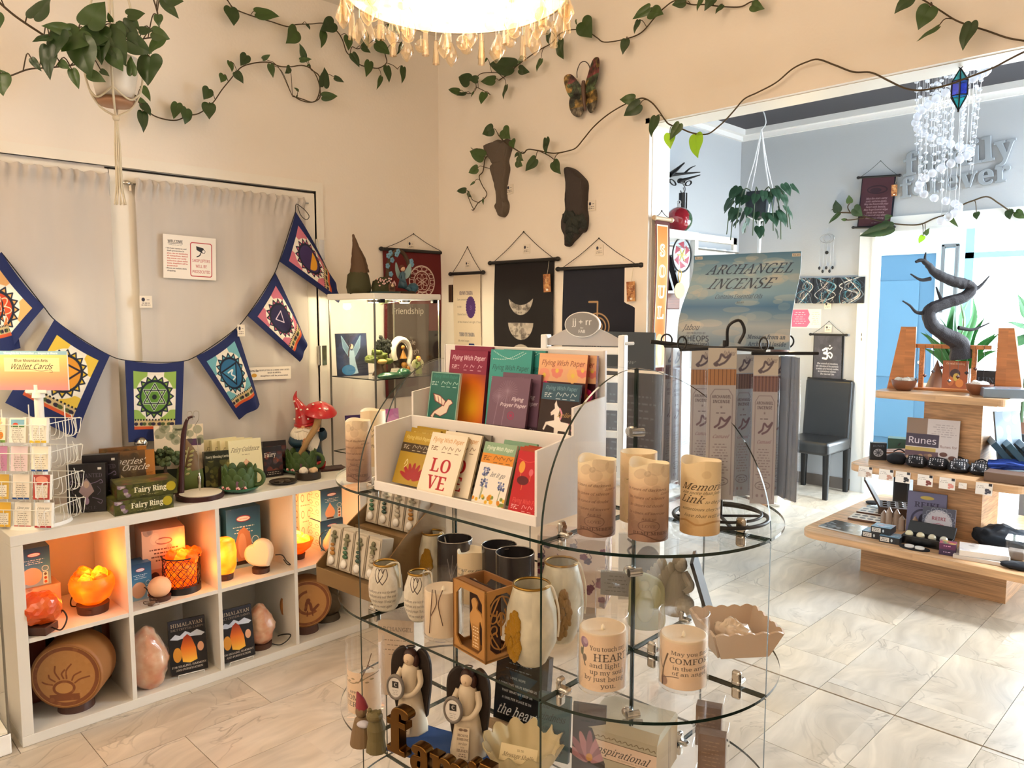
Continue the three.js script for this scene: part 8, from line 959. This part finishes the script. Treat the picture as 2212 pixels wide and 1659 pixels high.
{ // lower tier
const foil=art(110,70,(g,w,h)=>{fill(g,'#33404a',w,h);blotch(g,w,h,40,['#8d9aa4','#1f272e','#c9d2d8','#5d6a74'],3,13,0.6);},'#d0d6da');solo('foil_pouch',pbox(foil,0.26,0.2,0.008,[0,0,0],[-PI / 2,0,0]),paper(foil,0.15,0.6),'flat silver patterned pouch at the front left corner of the lower tier','pouch',[-1.75,Y1 +0.006,-4.57],[0,-0.1,0]);
const cut=art(90,60,(g,w,h)=>{fill(g,'#d9cdbc',w,h);for (let i=0;i<8;i++) disc(g,14 +(i % 4)*20,18 +(i>>2)*24,7,6,'#4a3a30','#2a201a',2);},'#5d3a28');for (let i=0;i<2;i++) solo('pendant_board',pbox(cut,0.2,0.15,0.012,[0,0,0],[-PI / 2,0,0]),paper(cut,0.4),['front cream board of dark pendants on the lower tier','rear cream board of dark pendants on the lower tier'][i],'board',[-1.74 -i*0.02,Y1 +0.008,-4.86 -i*0.19],[0,0.1,0]);
let t=thing('stone_case','open dark wooden case of stones with its lid raised on the lower tier','box',[-1.64,Y1,-5.13],0.35);const dw=std('#4a3428',0.5);mesh('tray',rb(0.26,0.06,0.2,0.004,[0,0.03,0]),dw,t);mesh('lid',rb(0.012,0.19,0.2,0.004,[-0.17,0.14,0],[0,0,0.5]),std('#3a2a22',0.5),t);mesh('stone',Array.from({length:15},(_,i)=>sp(0.016,[-0.09 +(i % 5)*0.045,0.062,-0.06 +Math.floor(i / 5)*0.055],1,0.4,0.8,10)),std('#2a1e1a',0.3),t);
for (const [x,z,l] of [[-1.83,-5.3,'black folded pouch with white print at the back left of the lower tier'],[-1.78,-5.18,'clear sachet beside the black folded pouch on the lower tier']]) solo('folded_pouch',soft(0.17,0.02,0.13,0.012),z< -5.2?navy:phy('#8fa0ac',0.2),l,'pouch',[x,Y1,z]);
t=null;const qz=phy('#b7a090',0.25,{clearcoat:0.5,transmission:0.2,thickness:0});for (let i=0;i<6;i++){const h=[0.1,0.13,0.12,0.09,0.14,0.1][i];solo('quartz_point',mv(join([cy(0.02,0.018,h*0.75,[0,h*0.375,0],null,6),cy(0.018,0.002,h*0.25,[0,h*0.875,0],null,6)]),[0,0,0],[0,i,0]),qz,['smoky quartz point, leftmost of the standing row','smoky quartz point, second in the standing row','smoky quartz point, third in the standing row','short smoky quartz point, fourth in the standing row','tallest smoky quartz point near the right of the row','smoky quartz point at the right end of the row'][i],'crystal',[-1.62 +i*0.036,Y1,-4.78 +0.02*(i % 2)]);}
const rk=art(90,110,(g,w,h)=>{fill(g,'#6d6f94',w,h);disc(g,45,14,16,5,'#c9b45d');tx(g,'REIKI',w / 2,32,20,'#2a2a4a','serif','center','bold');disc(g,40,74,28,28,null,'#2f3152',5);disc(g,44,74,16,20,'#23243c');},'#565878'),rk2=art(90,90,(g,w,h)=>{fill(g,'#4d5368',w,h);disc(g,45,46,38,40,'#c3c3cf');for (let i=0;i<16;i++) disc(g,45 +40*Math.cos(i*0.3927),46 +41*Math.sin(i*0.3927),6,6,null,'#8d93a8',1.5);tx(g,'REIKI',45,30,15,'#8d4a5d','sans-serif','center','bold');wave(g,[[28,70],[24,56],[34,48],[45,54],[56,48],[66,56],[62,70]],'#b0708a',3);disc(g,45,50,8,5,null,'#b0708a',2);},'#8d93a8');
solo('card_deck',pbox(rk,0.2,0.24,0.04,[0,0.12,0],[-0.12,0,0]),paper(rk,0.35),'violet reiki deck box leaning on the lower column','box',[-1.39,Y1,-4.79],[0,0.15,0]);solo('card_deck',pbox(rk2,0.165,0.175,0.025,[0,0.0875,0],[-0.14,0,0]),paper(rk2,0.35),'pale reiki card set with a scalloped badge in front of the violet one','box',[-1.31,Y1,-4.735],[0,0.15,0]);
const bl=art(80,24,(g,w,h)=>{fill(g,'#20252c',w,h);g.fillStyle='#d9d3cc';g.fillRect(4,4,36,16);lines(g,22,8,28,2,6,'#444',2);disc(g,50,12,4,6,'#c9d2da');},'#20252c'),blT=art(80,60,(g,w,h)=>{grad(g,w,h,[[0,'#9ab4c6'],[1,'#5d86a0']]);tx(g,'HEALING',w / 2,30,13,'#eef4f8');blotch(g,w,h,6,['#c9d9e4','#d98d8a'],6,14,0.5);},'#5d86a0');[[-1.58,0,-4.52,'blue topped card box, lower left of three'],[-1.475,0,-4.49,'blue topped card box, lower right of three'],[-1.53,0.038,-4.515,'blue topped card box stacked on the other two']].forEach(([x,y,z,l])=>solo('card_deck',pbox(bl,0.105,0.036,0.1,[0,0.018,0],null,null,blT),paper(bl,0.35),l,'box',[x,Y1 +y,z],[0,0.05,0]));
t=thing('sphere_case','open black case holding a row of pale glass spheres on the lower tier','case',[-1.31,Y1,-4.55],0.02);mesh('tray',rb(0.24,0.05,0.1,0.005,[0,0.025,0]),M.blackGloss,t);mesh('lid',rb(0.24,0.012,0.08,0.004,[0,0.07,-0.07],[0.9,0,0]),M.black,t);for (let i=0;i<4;i++) mesh('sphere',sp(0.021,[-0.088 +i*0.058,0.052,0.02],1,1,1,20),phy(['#c9c0a0','#d3c6a2','#bdb49a','#c9c2b0'][i],0.1,{clearcoat:1}),t);
for (let i=0;i<2;i++) solo('selenite_disc',cy(0.024,0.024,0.008,[0,0.004,0],null,24),std('#ece9e4',0.4),['white round disc at the front of the lower tier, left of two','white round disc at the front of the lower tier, right of two'][i],'disc',[-1.365 +i*0.052,Y1 +0.007,-4.435]);solo('felt_mat',cy(0.055,0.055,0.006,[0,0.003,0],null,24).scale(1.4,1,0.8),navy,'black felt mat under the two white discs','mat',[-1.34,Y1,-4.44]);
const gum=art(60,50,(g,w,h)=>{fill(g,'#3a2a4a',w,h);g.fillStyle='#5d2a52';g.fillRect(0,0,w,24);lines(g,30,8,40,1,4,'#d9a0c0',4);lines(g,30,34,40,1,4,'#c9b0d0',4);},'#32243f'),gumT=art(40,40,(g,w,h)=>{fill(g,'#8d5a7a',w,h);blotch(g,w,h,12,['#d9c25d','#c94a5d','#5d8d6a'],4,9,0.8);},'#8d5a7a');solo('soap_box',pbox(gum,0.078,0.062,0.075,[0,0.031,0],null,null,gumT),paper(gum,0.35),'small purple and rainbow soap box at the front of the lower tier','box',[-1.185,Y1,-4.47],[0,0.2,0]);
solo('book',rb(0.24,0.02,0.2,0.002,[0,0.01,0]),std('#cfc6be',0.5),'white book, lower of two at the front of the lower tier','book',[-1.035,Y1,-4.52],[0,0.1,0]);const wb=art(100,80,(g,w,h)=>{fill(g,'#e9e2dc',w,h);blotch(g,w,h,12,['#d9cdbf','#b4a8b0','#8d7a74'],4,12,0.4);},'#e6dfd8');solo('book',pbox(wb,0.22,0.17,0.028,[0,0,0],[-PI / 2,0,0]),paper(wb,0.4),'white book with a pale floral cover, upper of two on the lower tier','book',[-1.03,Y1 +0.035,-4.52],[0,0.25,0]);
solo('dark_garment',soft(0.3,0.1,0.3,0.05),std('#0f1a26',0.9),'black folded garments heaped beside the lower column','garment',[-1.0,Y1,-4.83]);solo('dark_garment',soft(0.16,0.03,0.1,0.02),std('#10131c',0.9),'small black folded cloth at the right front of the lower tier','garment',[-0.87,Y1,-4.46]);
t=thing('clear_jar','square clear jar of grey chips at the right of the lower tier','jar',[-0.905,Y1,-4.62],0.1);mesh('glass',[rb(0.09,0.11,0.09,0.01,[0,0.055,0])],M.clear,t);mesh('rim',rb(0.096,0.012,0.096,0.005,[0,0.112,0]),M.clear,t);mesh('chips',rb(0.08,0.045,0.08,0.01,[0,0.028,0]),std('#6d6056',0.6),t);
for (const [x,l] of [[-1.03,'grey storage heater panel behind the table, left one'],[-0.78,'grey storage heater panel behind the table, right one']]){const q=thing('heater',l,'heater',[x,0,-5.9],0);mesh('body',rb(0.24,0.62,0.12,0.012,[0,0.33,0]),std('#8d949e',0.45),q);mesh('foot',rb(0.22,0.02,0.16,0.004,[0,0.01,0]),M.black,q);}{const q=thing('tower_speaker','small dark box standing behind the left of the lower column','box',[-1.75,Y1,-5.5],0.1);mesh('case',rb(0.1,0.3,0.12,0.006,[0,0.15,0]),std('#1a2530',0.4),q);mesh('grille',rb(0.08,0.26,0.006,0.002,[0,0.15,0.061]),M.black,q);}
}
// ---------- far room: walls, chair, hanging things ----------
{
let t=thing('chair','black leather high backed dining chair against the far wall','chair',[-2.755,0,-6.42],0.0);const lt=phy('#14161a',0.38,{clearcoat:0.2});
mesh('seat',rb(0.42,0.11,0.46,0.03,[0,0.42,0.02],null,4),lt,t);mesh('backrest',mv(rb(0.41,0.56,0.075,0.03,[0,0.28,0],null,4),[0,0.4,-0.2],[-0.09,0,0]),lt,t);for (const [x,z] of [[-0.185,0.21],[0.185,0.21],[-0.185,-0.2],[0.185,-0.2]]) mesh('leg',mv(new THREE.CylinderGeometry(0.034,0.024,0.38,4).rotateY(PI / 4),[x,0.19,z]),std('#0e1013',0.4),t);
const brown=art(110,160,(g,w,h)=>{fill(g,'#4a2a34',w,h);disc(g,55,40,34,12,null,'#2f1c28',4);disc(g,50,42,20,8,'#34202c');['May the stars carry','your sadness away,','May the flowers fill your','heart with beauty,','May hope forever wipe','away your tears,','And above all, may silence','make you strong.'].forEach((s,i)=>tx(g,s,55,68 +i*9,8,'#b5a0a8','serif','center','italic',84));lines(g,55,146,30,1,4,'#8d7a84',2);},'#3a222c');
scroll('maroon verse scroll banner in a navy frame above the far doorway',brown,0.25,0.4,[-2.427,2.639,-6.685],[0,0,-0.06],{cord:0.13,border:std('#141a2c',0.8),bottom:1,rod:1.3,tag:0.14});
const om=art(110,150,(g,w,h)=>{fill(g,'#4a4a52',w,h);blotch(g,w,h,40,['#5d5d66','#3c3c44'],4,14,0.35);wave(g,[[36,52],[50,46],[52,58],[40,62],[54,66],[52,80],[36,80]],'#eeeef0',7);wave(g,[[54,64],[66,60],[74,68],[68,78],[60,70]],'#eeeef0',5);wave(g,[[56,44],[64,48],[72,42]],'#eeeef0',4);disc(g,64,36,3,3,'#eeeef0');['The sound of creation,','the vibration of the universe,','in which all of eternity resides,','is contained within.','The Sacred Om'].forEach((s,i)=>tx(g,s,55,98 +i*9,8,'#dcdce0','serif','center','italic',90));},'#3a3a42');
scroll('charcoal scroll banner with a white sacred syllable above the black chair',om,0.24,0.38,[-2.791,1.338,-6.685],null,{cord:0.12,border:std('#15171c',0.8),bottom:1,rod:1.3});
priceCard('small price card above the charcoal syllable scroll',[-2.799,1.394,-6.69],null,0.06);priceCard('small price card under the poured paintings',[-2.811,1.594,-6.69],null,0.06);
const pour=(k)=>art(100,90,(g,w,h)=>{fill(g,'#14171f',w,h);for (let i=0;i<26;i++) wave(g,[[rnd(0,w),-5],[rnd(0,w),30],[rnd(0,w),60],[rnd(0,w),95]].sort((a,b)=>a[1] -b[1]),['#2f3a4a','#5d6a74','#1f2a38','#8a8078','#3f7a8d','#c9c6c0','#20202a'][(i +k) % 7],1 +(i % 4));},'#0e1016');[[[-3.018,1.725,-6.68],'leftmost poured paint canvas partly behind the cloud sign'],[[-2.832,1.722,-6.68],'middle poured paint canvas with gold and teal swirls'],[[-2.615,1.722,-6.68],'rightmost poured paint canvas on the far wall']].forEach(([p,l],i)=>{const a=pour(i*2);solo('painting',pbox(a,i?(i===1?0.205:0.225):0.16,0.22,0.018),paper(a,0.25),l,'painting',p);});
const pk2=art(90,70,(g,w,h)=>{fill(g,'#ece3da',w,h);stroke(g,[[2,2],[50,2],[56,20],[52,34],[58,48],[48,66],[2,66]],null,0,true,'#d9688a');lines(g,26,12,38,6,8,'#f2d0d8',2);lines(g,74,12,24,7,7,'#b4aaa4',1.5);},'#e6ddd4');solo('leaflet',pbox(pk2,0.27,0.17,0.002),paper(pk2,0.5),'pink and white leaflet pinned on the far wall','leaflet',[-3.004,1.48,-6.697]);
t=thing('light_switch','white double light switch plate by the far doorway','switch',[-2.513,1.328,-6.697]);mesh('plate',rb(0.075,0.12,0.006,0.002),std('#dcd8cc',0.4),t);mesh('toggle',[rb(0.012,0.03,0.012,0.003,[0,0.02,0.006]),rb(0.012,0.03,0.012,0.003,[0,-0.02,0.006])],std('#e6e2d8',0.4),t);
t=thing('word_sign','grey cut out wall letters reading family forever','sign',[-1.799,2.654,-6.69]);t.rotation.z=0.07;const gm=std('#969fa8',0.5);mesh('word',wordGeo('family',0.17,0.012,0.003).translate(-0.44,0.0,0),gm,t);mesh('word',wordGeo('forever',0.145,0.012,0.003).translate(-0.47,-0.17,0),gm,t);
t=thing('dream_catcher','silver ring wind chime with dangling dark beads on the far wall','ornament',[-2.825,2.168,-6.66]);const sv=std('#a3a6aa',0.3,{metalness:0.6});mesh('ring',[sc(ring(0.06,0.005,[0,0,0]),1,0.65,1),ring(0.03,0.003,[0,0,0]),tube([[0,0.04,0],[0,0.09,0]],0.002)],sv,t);mesh('strand',[-0.06,-0.03,0,0.03,0.055].map((x,i)=>tube([[x,-0.02,0],[x,-0.24 -0.03*(i % 2),0]],0.002,4)),sv,t);mesh('bead',[-0.06,-0.03,0,0.03,0.055].map((x,i)=>sp(0.011,[x,-0.25 -0.03*(i % 2),0],1,1.4,1,10)).concat([sp(0.016,[0.0,-0.12,0],1,1,0.6,10)]),M.black,t);
}
{ // spiral crystal chandelier and stained glass lantern
const C0=[-1.16,2.631,-4.002],t=thing('spiral_chandelier','long spiral chandelier of hanging glass balls and beads in the far room','chandelier',C0),cr=phy('#f4f8ff',0.02,{transmission:0.55,thickness:0,ior:1.6,clearcoat:1}),th=phy('#ffffff',0.1,{transmission:0.7,thickness:0});
mesh('plate',[cy(0.17,0.17,0.02,[0,0.1,0],null,40),cy(0.005,0.005,Math.max(0.05,3.2 -C0[1] -0.11),[0,(3.2 -C0[1] +0.11) / 2,0],null,10)],M.steel,t);
const bead=new THREE.SphereGeometry(0.0085,10,8).scale(1.1,0.8,1.1),ball=new THREE.SphereGeometry(0.019,18,14),strings=[];
const N=40;for (let i=0;i<N;i++){const f=i / (N -1),ph=f<0.3?f / 0.3:f<0.52?1 +(f -0.3) / 0.22:f<0.74?2 +(f -0.52) / 0.22:f<0.88?3 +(f -0.74) / 0.14:4 +(f -0.88) / 0.2,a= -PI / 4 +ph*PI,R=0.15*(1 -0.5*f),y=0.03 -f*0.7,x=R*Math.cos(a) -0.02*f,z=R*Math.sin(a);mesh('glass_ball',ball,cr,t,[x,y,z]);strings.push(tube([[x,0.1,z],[x,y,z]],0.0006,1,3));}
const pts=[];for (let s=0;s<24;s++){const a=s*2.4,R=0.15*Math.sqrt((s +0.5) / 24),L=0.26 +0.38*(((s*7) % 10) / 10);const n=Math.floor(L / 0.04);for (let k=0;k<n;k++) pts.push([R*Math.cos(a)*(1 -0.3*k / 18),0.06 -k*0.04 -0.01*(s % 3),R*Math.sin(a)]);strings.push(tube([[R*Math.cos(a),0.1,R*Math.sin(a)],[R*Math.cos(a)*0.85,0.06 -L,R*Math.sin(a)]],0.0006,1,3));}
pts.slice(0,260).forEach((p)=>mesh('bead',bead,cr,t,p));mesh('bead_strings',strings,th,t);
const top=[-0.833,2.319,-2.985],q=thing('stained_glass_lantern','small faceted lantern of blue and turquoise stained glass hanging from the opening','lantern',top);const lead=std('#1e1e22',0.4,{metalness:0.5}),A=[0,1,2,3,4,5].map((i)=>i*PI / 3 +0.2),Rr=0.027,y0=0.006,y1= -0.042;
const c1=phy('#1f6ae0',0.15,{transmission:0.75,thickness:0}),c2=phy('#3fd0d6',0.15,{transmission:0.75,thickness:0}),V2=(a,y,r=Rr)=>[r*Math.cos(a),y,r*Math.sin(a)],tri=(...p)=>{const g=new THREE.BufferGeometry();g.setAttribute('position',new THREE.Float32BufferAttribute(p.flat(),3));g.setAttribute('uv',new THREE.Float32BufferAttribute(new Array(p.length*2).fill(0),2));g.computeVertexNormals();return g;};
A.forEach((a,i)=>{const b=A[(i +1) % 6];mesh('blue_pane',tri(V2(a,y1),V2(b,y1),V2(b,y0),V2(a,y1),V2(b,y0),V2(a,y0)),c1,q);mesh('turquoise_pane',tri(V2(a,y0),V2(b,y0),[0,0.048,0]),c2,q);mesh('turquoise_pane',tri(V2(b,y1),V2(a,y1),[0,-0.088,0]),c2,q);});
const lb=[];A.forEach((a,i)=>{const b=A[(i +1) % 6];lb.push(tube([V2(a,y1),V2(a,y0)],0.002,1,5),tube([V2(a,y0),V2(b,y0)],0.002,1,5),tube([V2(a,y1),V2(b,y1)],0.002,1,5),tube([V2(a,y0),[0,0.05,0]],0.002,1,5),tube([V2(a,y1),[0,-0.09,0]],0.002,1,5));});lb.push(sp(0.004,[0,-0.092,0]),ring(0.006,0.0015,[0,0.056,0]));mesh('leading',lb,lead,q);mesh('hanger',[tube([[0,0.056,0],[-0.002,2.373 -top[1],0]],0.001,2,4)],th,q);
}
{ // left corner of the far room
const C0=[-2.71,2.328,-5.21];let t=thing('hanging_planter','trailing houseplant in a dark pot hung by white macrame in the far room','plant');const O=(x,y,z)=>[C0[0] +x,C0[1] +y,C0[2] +z];
mesh('pot',lathe([[0,-0.11],[0.09,-0.11],[0.11,0.06],[0.1,0.06],[0,0.03]],30).translate(...C0),std('#1f2a34',0.5),t);const mc=[];for (let i=0;i<4;i++){const a=i*PI / 2 +0.5,c=Math.cos(a),s=Math.sin(a);mc.push(tube([O(0,-0.14,0),O(0.1*c,-0.1,0.1*s),O(0.118*c,0.02,0.118*s),O(0.05*c,0.28,0.05*s),O(0,0.5,0)],0.005,24));}mc.push(tube([O(0,-0.14,0),O(0.01,-0.3,0),O(0,-0.44,0)],0.012,10));mesh('macrame_hanger',mc,std('#e4e6e8',0.8),t);mesh('hook',[tube([O(0,0.5,0),O(0.03,0.53,0),O(0.02,0.6,0),O(-0.02,0.68,0),O(0,3.2 -C0[1],0)],0.004,24)],std('#d0d2d4',0.3),t);
const far=std('#2a4a34',0.5,{side:THREE.DoubleSide});for (let i=0;i<52;i++){const a=i*2.4,k=(i % 13) / 13,r=0.08 +0.16*rnd(0.2,1),y=0.1 -0.34*k*rnd(0.5,1.1),b=O(r*Math.cos(a),y,r*Math.sin(a));leaf(t,b,[b[0] +0.05*Math.cos(a) +rnd(-0.02,0.02),b[1] -rnd(0.05,0.1),b[2] +0.05*Math.sin(a)],0.75,[Math.cos(a) +0.6,0.3,Math.sin(a) +0.6],far);}const st=[];for (let i=0;i<10;i++){const a=i*0.63;st.push(tube([O(0.05*Math.cos(a),0.05,0.05*Math.sin(a)),O(0.14*Math.cos(a),0.08,0.14*Math.sin(a)),O(0.2*Math.cos(a),-0.06 -0.02*(i % 4),0.2*Math.sin(a)),O(0.22*Math.cos(a),-0.2 -0.03*(i % 3),0.22*Math.sin(a))],0.004,14,5));}mesh('stem',st,std('#4a5a40',0.6),t);
t=thing('wall_branch','black iron branch hook with leaves on the far left wall','hook');mesh('branch',[taper([[-3.56,2.633,-5.35],[-3.56,2.689,-5.448],[-3.56,2.754,-5.555]],[0.022,0.014,0.006]),taper([[-3.56,2.633,-5.35],[-3.56,2.659,-5.503],[-3.56,2.683,-5.641],[-3.56,2.71,-5.798]],[0.016,0.011,0.008,0.004]),taper([[-3.56,2.669,-5.558],[-3.56,2.72,-5.64],[-3.56,2.754,-5.723]],[0.01,0.007,0.003]),taper([[-3.56,2.597,-5.479],[-3.56,2.635,-5.615],[-3.56,2.687,-5.799]],[0.016,0.01,0.004])],M.black,t);mesh('leaf_loops',[[-3.56,2.579,-5.392],[-3.56,2.605,-5.519],[-3.56,2.598,-5.623]].map((p,i)=>mv(sc(ring(0.045,0.008,[0,0,0]),0.4,1,1),p,[0,PI / 2,1.3 +i*0.3])),M.black,t);mesh('hook',tube([[-3.5,2.578,-5.44],[-3.5,2.531,-5.483],[-3.5,2.484,-5.45],[-3.5,2.509,-5.416]],0.006,16),std('#6d6f74',0.4),t);
const ch=[-3.5,2.389,-5.454];t=thing('wind_chime','black tube chime hanging from the iron branch','ornament',ch);mesh('tube',cy(0.034,0.034,0.21,[0,0,0],null,20),M.blackGloss,t);mesh('loop',tube([[0,0.1,0],[0.005,0.13,0.005],[0,0.15,0]],0.003),M.steel,t);
const sx= -3.3,sT=[-3.3,2.156,-5.334],wm=std('#eef0f0',0.4);t=thing('white_shelf','tall white open shelf unit at the left of the far room','shelf');const z0=sT[2],z1= -4.6,yT=sT[1];for (const px of [sx,-3.62]) for (const pz of [z0 +0.02,z1]) mesh('post',bx(0.045,yT,0.045,[px,yT / 2,pz]),wm,t);for (const y of [yT -0.03,[-3.3,1.561,-5.076][1] -0.02,0.95,0.4]) mesh('board',bx(0.36,0.06 -(y<2?0.025:0),z1 -z0,[-3.46,y,(z0 +z1) / 2]),wm,t);
const yS=[-3.3,1.561,-5.076][1];t=thing('glass_gourd','red and green glass ball ornament on top of the white shelf','ornament',[-3.4,yT,[-3.4,2.239,-5.244][2]]);mesh('ball',sp(0.1,[0,0.1,0],1,1,1,28),phy('#a81f2c',0.1,{clearcoat:1}),t);mesh('green_side',sp(0.1015,[0.0,0.1,-0.012],1,0.98,0.97,28),phy('#2f5d3a',0.15,{clearcoat:1}),t);mesh('neck',[cy(0.016,0.012,0.03,[0,0.21,0]),ring(0.014,0.004,[0,0.235,0])],phy('#d9d9d9',0.1),t);
const sunP=[-3.32,1.977,-5.175];t=thing('sun_catcher','oval stained glass sun catcher with a crimson petal star inside the white shelf','ornament',sunP,PI / 2 -0.2);mesh('rim',sc(ring(0.1,0.006,[0,0,0],null,44),1,1.3,1),M.black,t);for (let i=0;i<6;i++) mesh('petal',mv(sc(new THREE.CircleGeometry(0.036,3),0.9,1.3,1),[0.058*Math.sin(i*1.047),0.078*Math.cos(i*1.047),0.002],[0,0,-i*1.047 +PI / 6 +0.5]),phy('#a3142f',0.2,{transmission:0.3,thickness:0,side:THREE.DoubleSide}),t);mesh('star',[0,1,2].map((i)=>bx(0.1,0.01,0.004,[0,0,0.003],[0,0,i*1.047])),std('#b5a23c',0.4),t);mesh('glass',mv(sc(new THREE.CircleGeometry(0.1,40),1,1.3,1),[0,0,-0.001]),phy('#e6eef2',0.1,{transmission:0.8,thickness:0,side:THREE.DoubleSide}),t);
for (let i=0;i<4;i++) solo('tuning_bar',bx(0.05,0.3,0.02,[0,0.15,0],[0.5,0,0]),M.blackGloss,['slanted black chime bar on the white shelf, first from the left','slanted black chime bar on the white shelf, second from the left','slanted black chime bar on the white shelf, third from the left','slanted black chime bar on the white shelf, nearest its post'][i],'chime',[-3.38,yS +0.13,-4.84 -i*0.105]);t=thing('gold_medal','pale gold disc on a loop hanging before the black chime bars','ornament',[-3.27,1.722,-5.074],PI / 2 -0.3);mesh('disc',mv(sc(cy(0.055,0.055,0.006,[0,0,0],[PI / 2,0,0],30),0.9,1.1,1),[0,-0.02,0]),std('#d9c07a',0.35),t);mesh('loop',tube([[0,0.04,0],[-0.015,0.11,0],[0,0.14,0],[0.015,0.11,0],[0,0.04,0]],0.003),M.gold,t);solo('wooden_box',rb(0.16,0.12,0.36,0.006,[0,0.06,0]),std('#7d4a34',0.45,{map:oakTex}),'reddish wooden box under the black chime bars','box',[-3.4,yS +0.0,-4.98]);
struct('window_6',[span(-3.68,-3.655,2.16,2.22,-6.62,-5.6),span(-3.68,-3.655,0.9,2.22,-6.62,-6.56)],M.trim);{const g=new THREE.PlaneGeometry(1,1,90,12),p=g.attributes.position;for (let i=0;i<p.count;i++){const u=p.getX(i) +0.5,v=p.getY(i) +0.5;p.setXYZ(i,-3.63 +0.016*Math.sin(u*60) +0.01*fbm(u*8,v,2),0.5 +v*1.6,-5.0 -u*1.55);}g.computeVertexNormals();t=thing('curtain','sheer pale grey curtain behind the white shelf in the far room','curtain');mesh('fabric',g,std('#d6dadd',0.9,{side:THREE.DoubleSide}),t);mesh('rod',cy(0.008,0.008,1.6,[-3.62,2.08,-5.78],[PI / 2,0,0]),M.steel,t);}
const LP=[-2.812,1.225,-5.814];t=thing('table_lamp','small yellow glowing lamp behind the incense rack','lamp',LP);mesh('shade',rough(lathe([[0,0.03],[0.055,0.03],[0.07,0.1],[0.05,0.2],[0,0.24]],24),0.01,20),glow('#ffcf6a','#ffb52e',3),t);mesh('base',cy(0.07,0.07,0.03,[0,0.015,0]),M.walnut,t);lamp(t,[0.02,0.14,-0.12],0.9,new THREE.Color(1,0.68,0.2),3);const pd=thing('pedestal','white pedestal table under the yellow lamp by the far wall','table',[LP[0],0,LP[2]]);mesh('top',rb(0.18,0.03,0.18,0.006,[0,LP[1] -0.015,0]),M.white,pd);mesh('column',rb(0.1,LP[1] -0.05,0.1,0.004,[0,(LP[1] -0.03) / 2 +0.01,0]),M.white,pd);mesh('foot',rb(0.18,0.02,0.18,0.004,[0,0.01,0]),M.white,pd);
}
vine(vineThing('vine trailing along the far wall above the doorway'),[[[-2.793,2.411,-6.68],[-2.733,2.382,-6.68],[-2.639,2.368,-6.68],[-2.523,2.329,-6.68],[-2.41,2.285,-6.68],[-2.3,2.254,-6.68],[-2.193,2.235,-6.68],[-2.089,2.232,-6.68],[-1.99,2.268,-6.68],[-1.892,2.297,-6.68],[-1.798,2.357,-6.68],[-1.724,2.381,-6.68],[-1.632,2.398,-6.68],[-1.557,2.344,-6.68],[-1.473,2.275,-6.68],[-1.375,2.232,-6.68]],[[-2.639,2.368,-6.68],[-2.664,2.422,-6.68],[-2.637,2.466,-6.68]],[[-2.523,2.317,-6.68],[-2.637,2.31,-6.68],[-2.707,2.315,-6.68]]],[[-2.735,2.387,-6.67],[-2.756,2.482,-6.67],[-2.633,2.447,-6.67],[-2.635,2.51,-6.67],[-2.596,2.397,-6.67],[-2.519,2.328,-6.67],[-2.777,2.408,-6.67],[-2.789,2.397,-6.67],[-2.722,2.368,-6.67],[-2.808,2.287,-6.67],[-2.668,2.311,-6.67],[-2.703,2.318,-6.67],[-2.342,2.301,-6.67],[-2.283,2.308,-6.67],[-2.295,2.22,-6.67],[-2.547,2.169,-6.67],[-2.361,2.247,-6.67],[-2.263,2.212,-6.67],[-2.041,2.146,-6.67],[-2.008,2.193,-6.67],[-2.056,2.136,-6.67],[-2.084,2.078,-6.67],[-1.689,2.283,-6.67],[-1.681,2.231,-6.67],[-1.48,2.28,-6.67],[-1.468,2.213,-6.67],[-1.435,2.266,-6.67],[-1.371,2.211,-6.67],[-1.889,2.285,-6.67],[-1.806,2.185,-6.67]],'889336747609973',[0,0,1],0.006,0.02);
{ // entry room glimpses
let t=thing('entry_mirror','narrow grey framed mirror hung on the bright entry wall post','mirror',[-2.48,1.88,-8.87],0);mesh('glass',rb(0.1,0.62,0.01,0.004,[0,0,0]),phy('#cfe0e8',0.05),t);mesh('frame',[rb(0.03,0.7,0.03,0.004,[-0.065,0,0]),rb(0.03,0.7,0.03,0.004,[0.065,0,0]),rb(0.16,0.03,0.03,0.004,[0,0.34,0])],std('#6d6a68',0.5),t);
t=thing('broad_leaf_plant','large green leaf plant by the bright window at the right edge','plant',[-1.316,1.251,-6.603]);for (let i=0;i<3;i++) leaf(t,[0,0.1 +i*0.08,0],[-0.18 +i*0.06,0.02 +i*0.2,0.05],0.45,[0.7,0.3,0.7],std('#4a7a52',0.5,{side:THREE.DoubleSide}));mesh('stem',taper([[0,-0.55,0],[0.01,0,0],[0,0.3,0]],[0.014,0.01,0.005]),std('#3f5a3a',0.6),t);mesh('pot',lathe([[0,-0.8],[0.12,-0.8],[0.15,-0.5],[0.14,-0.5],[0,-0.55]],28),std('#6d4a38',0.6),t);
}
renderer.render(scene,camera);
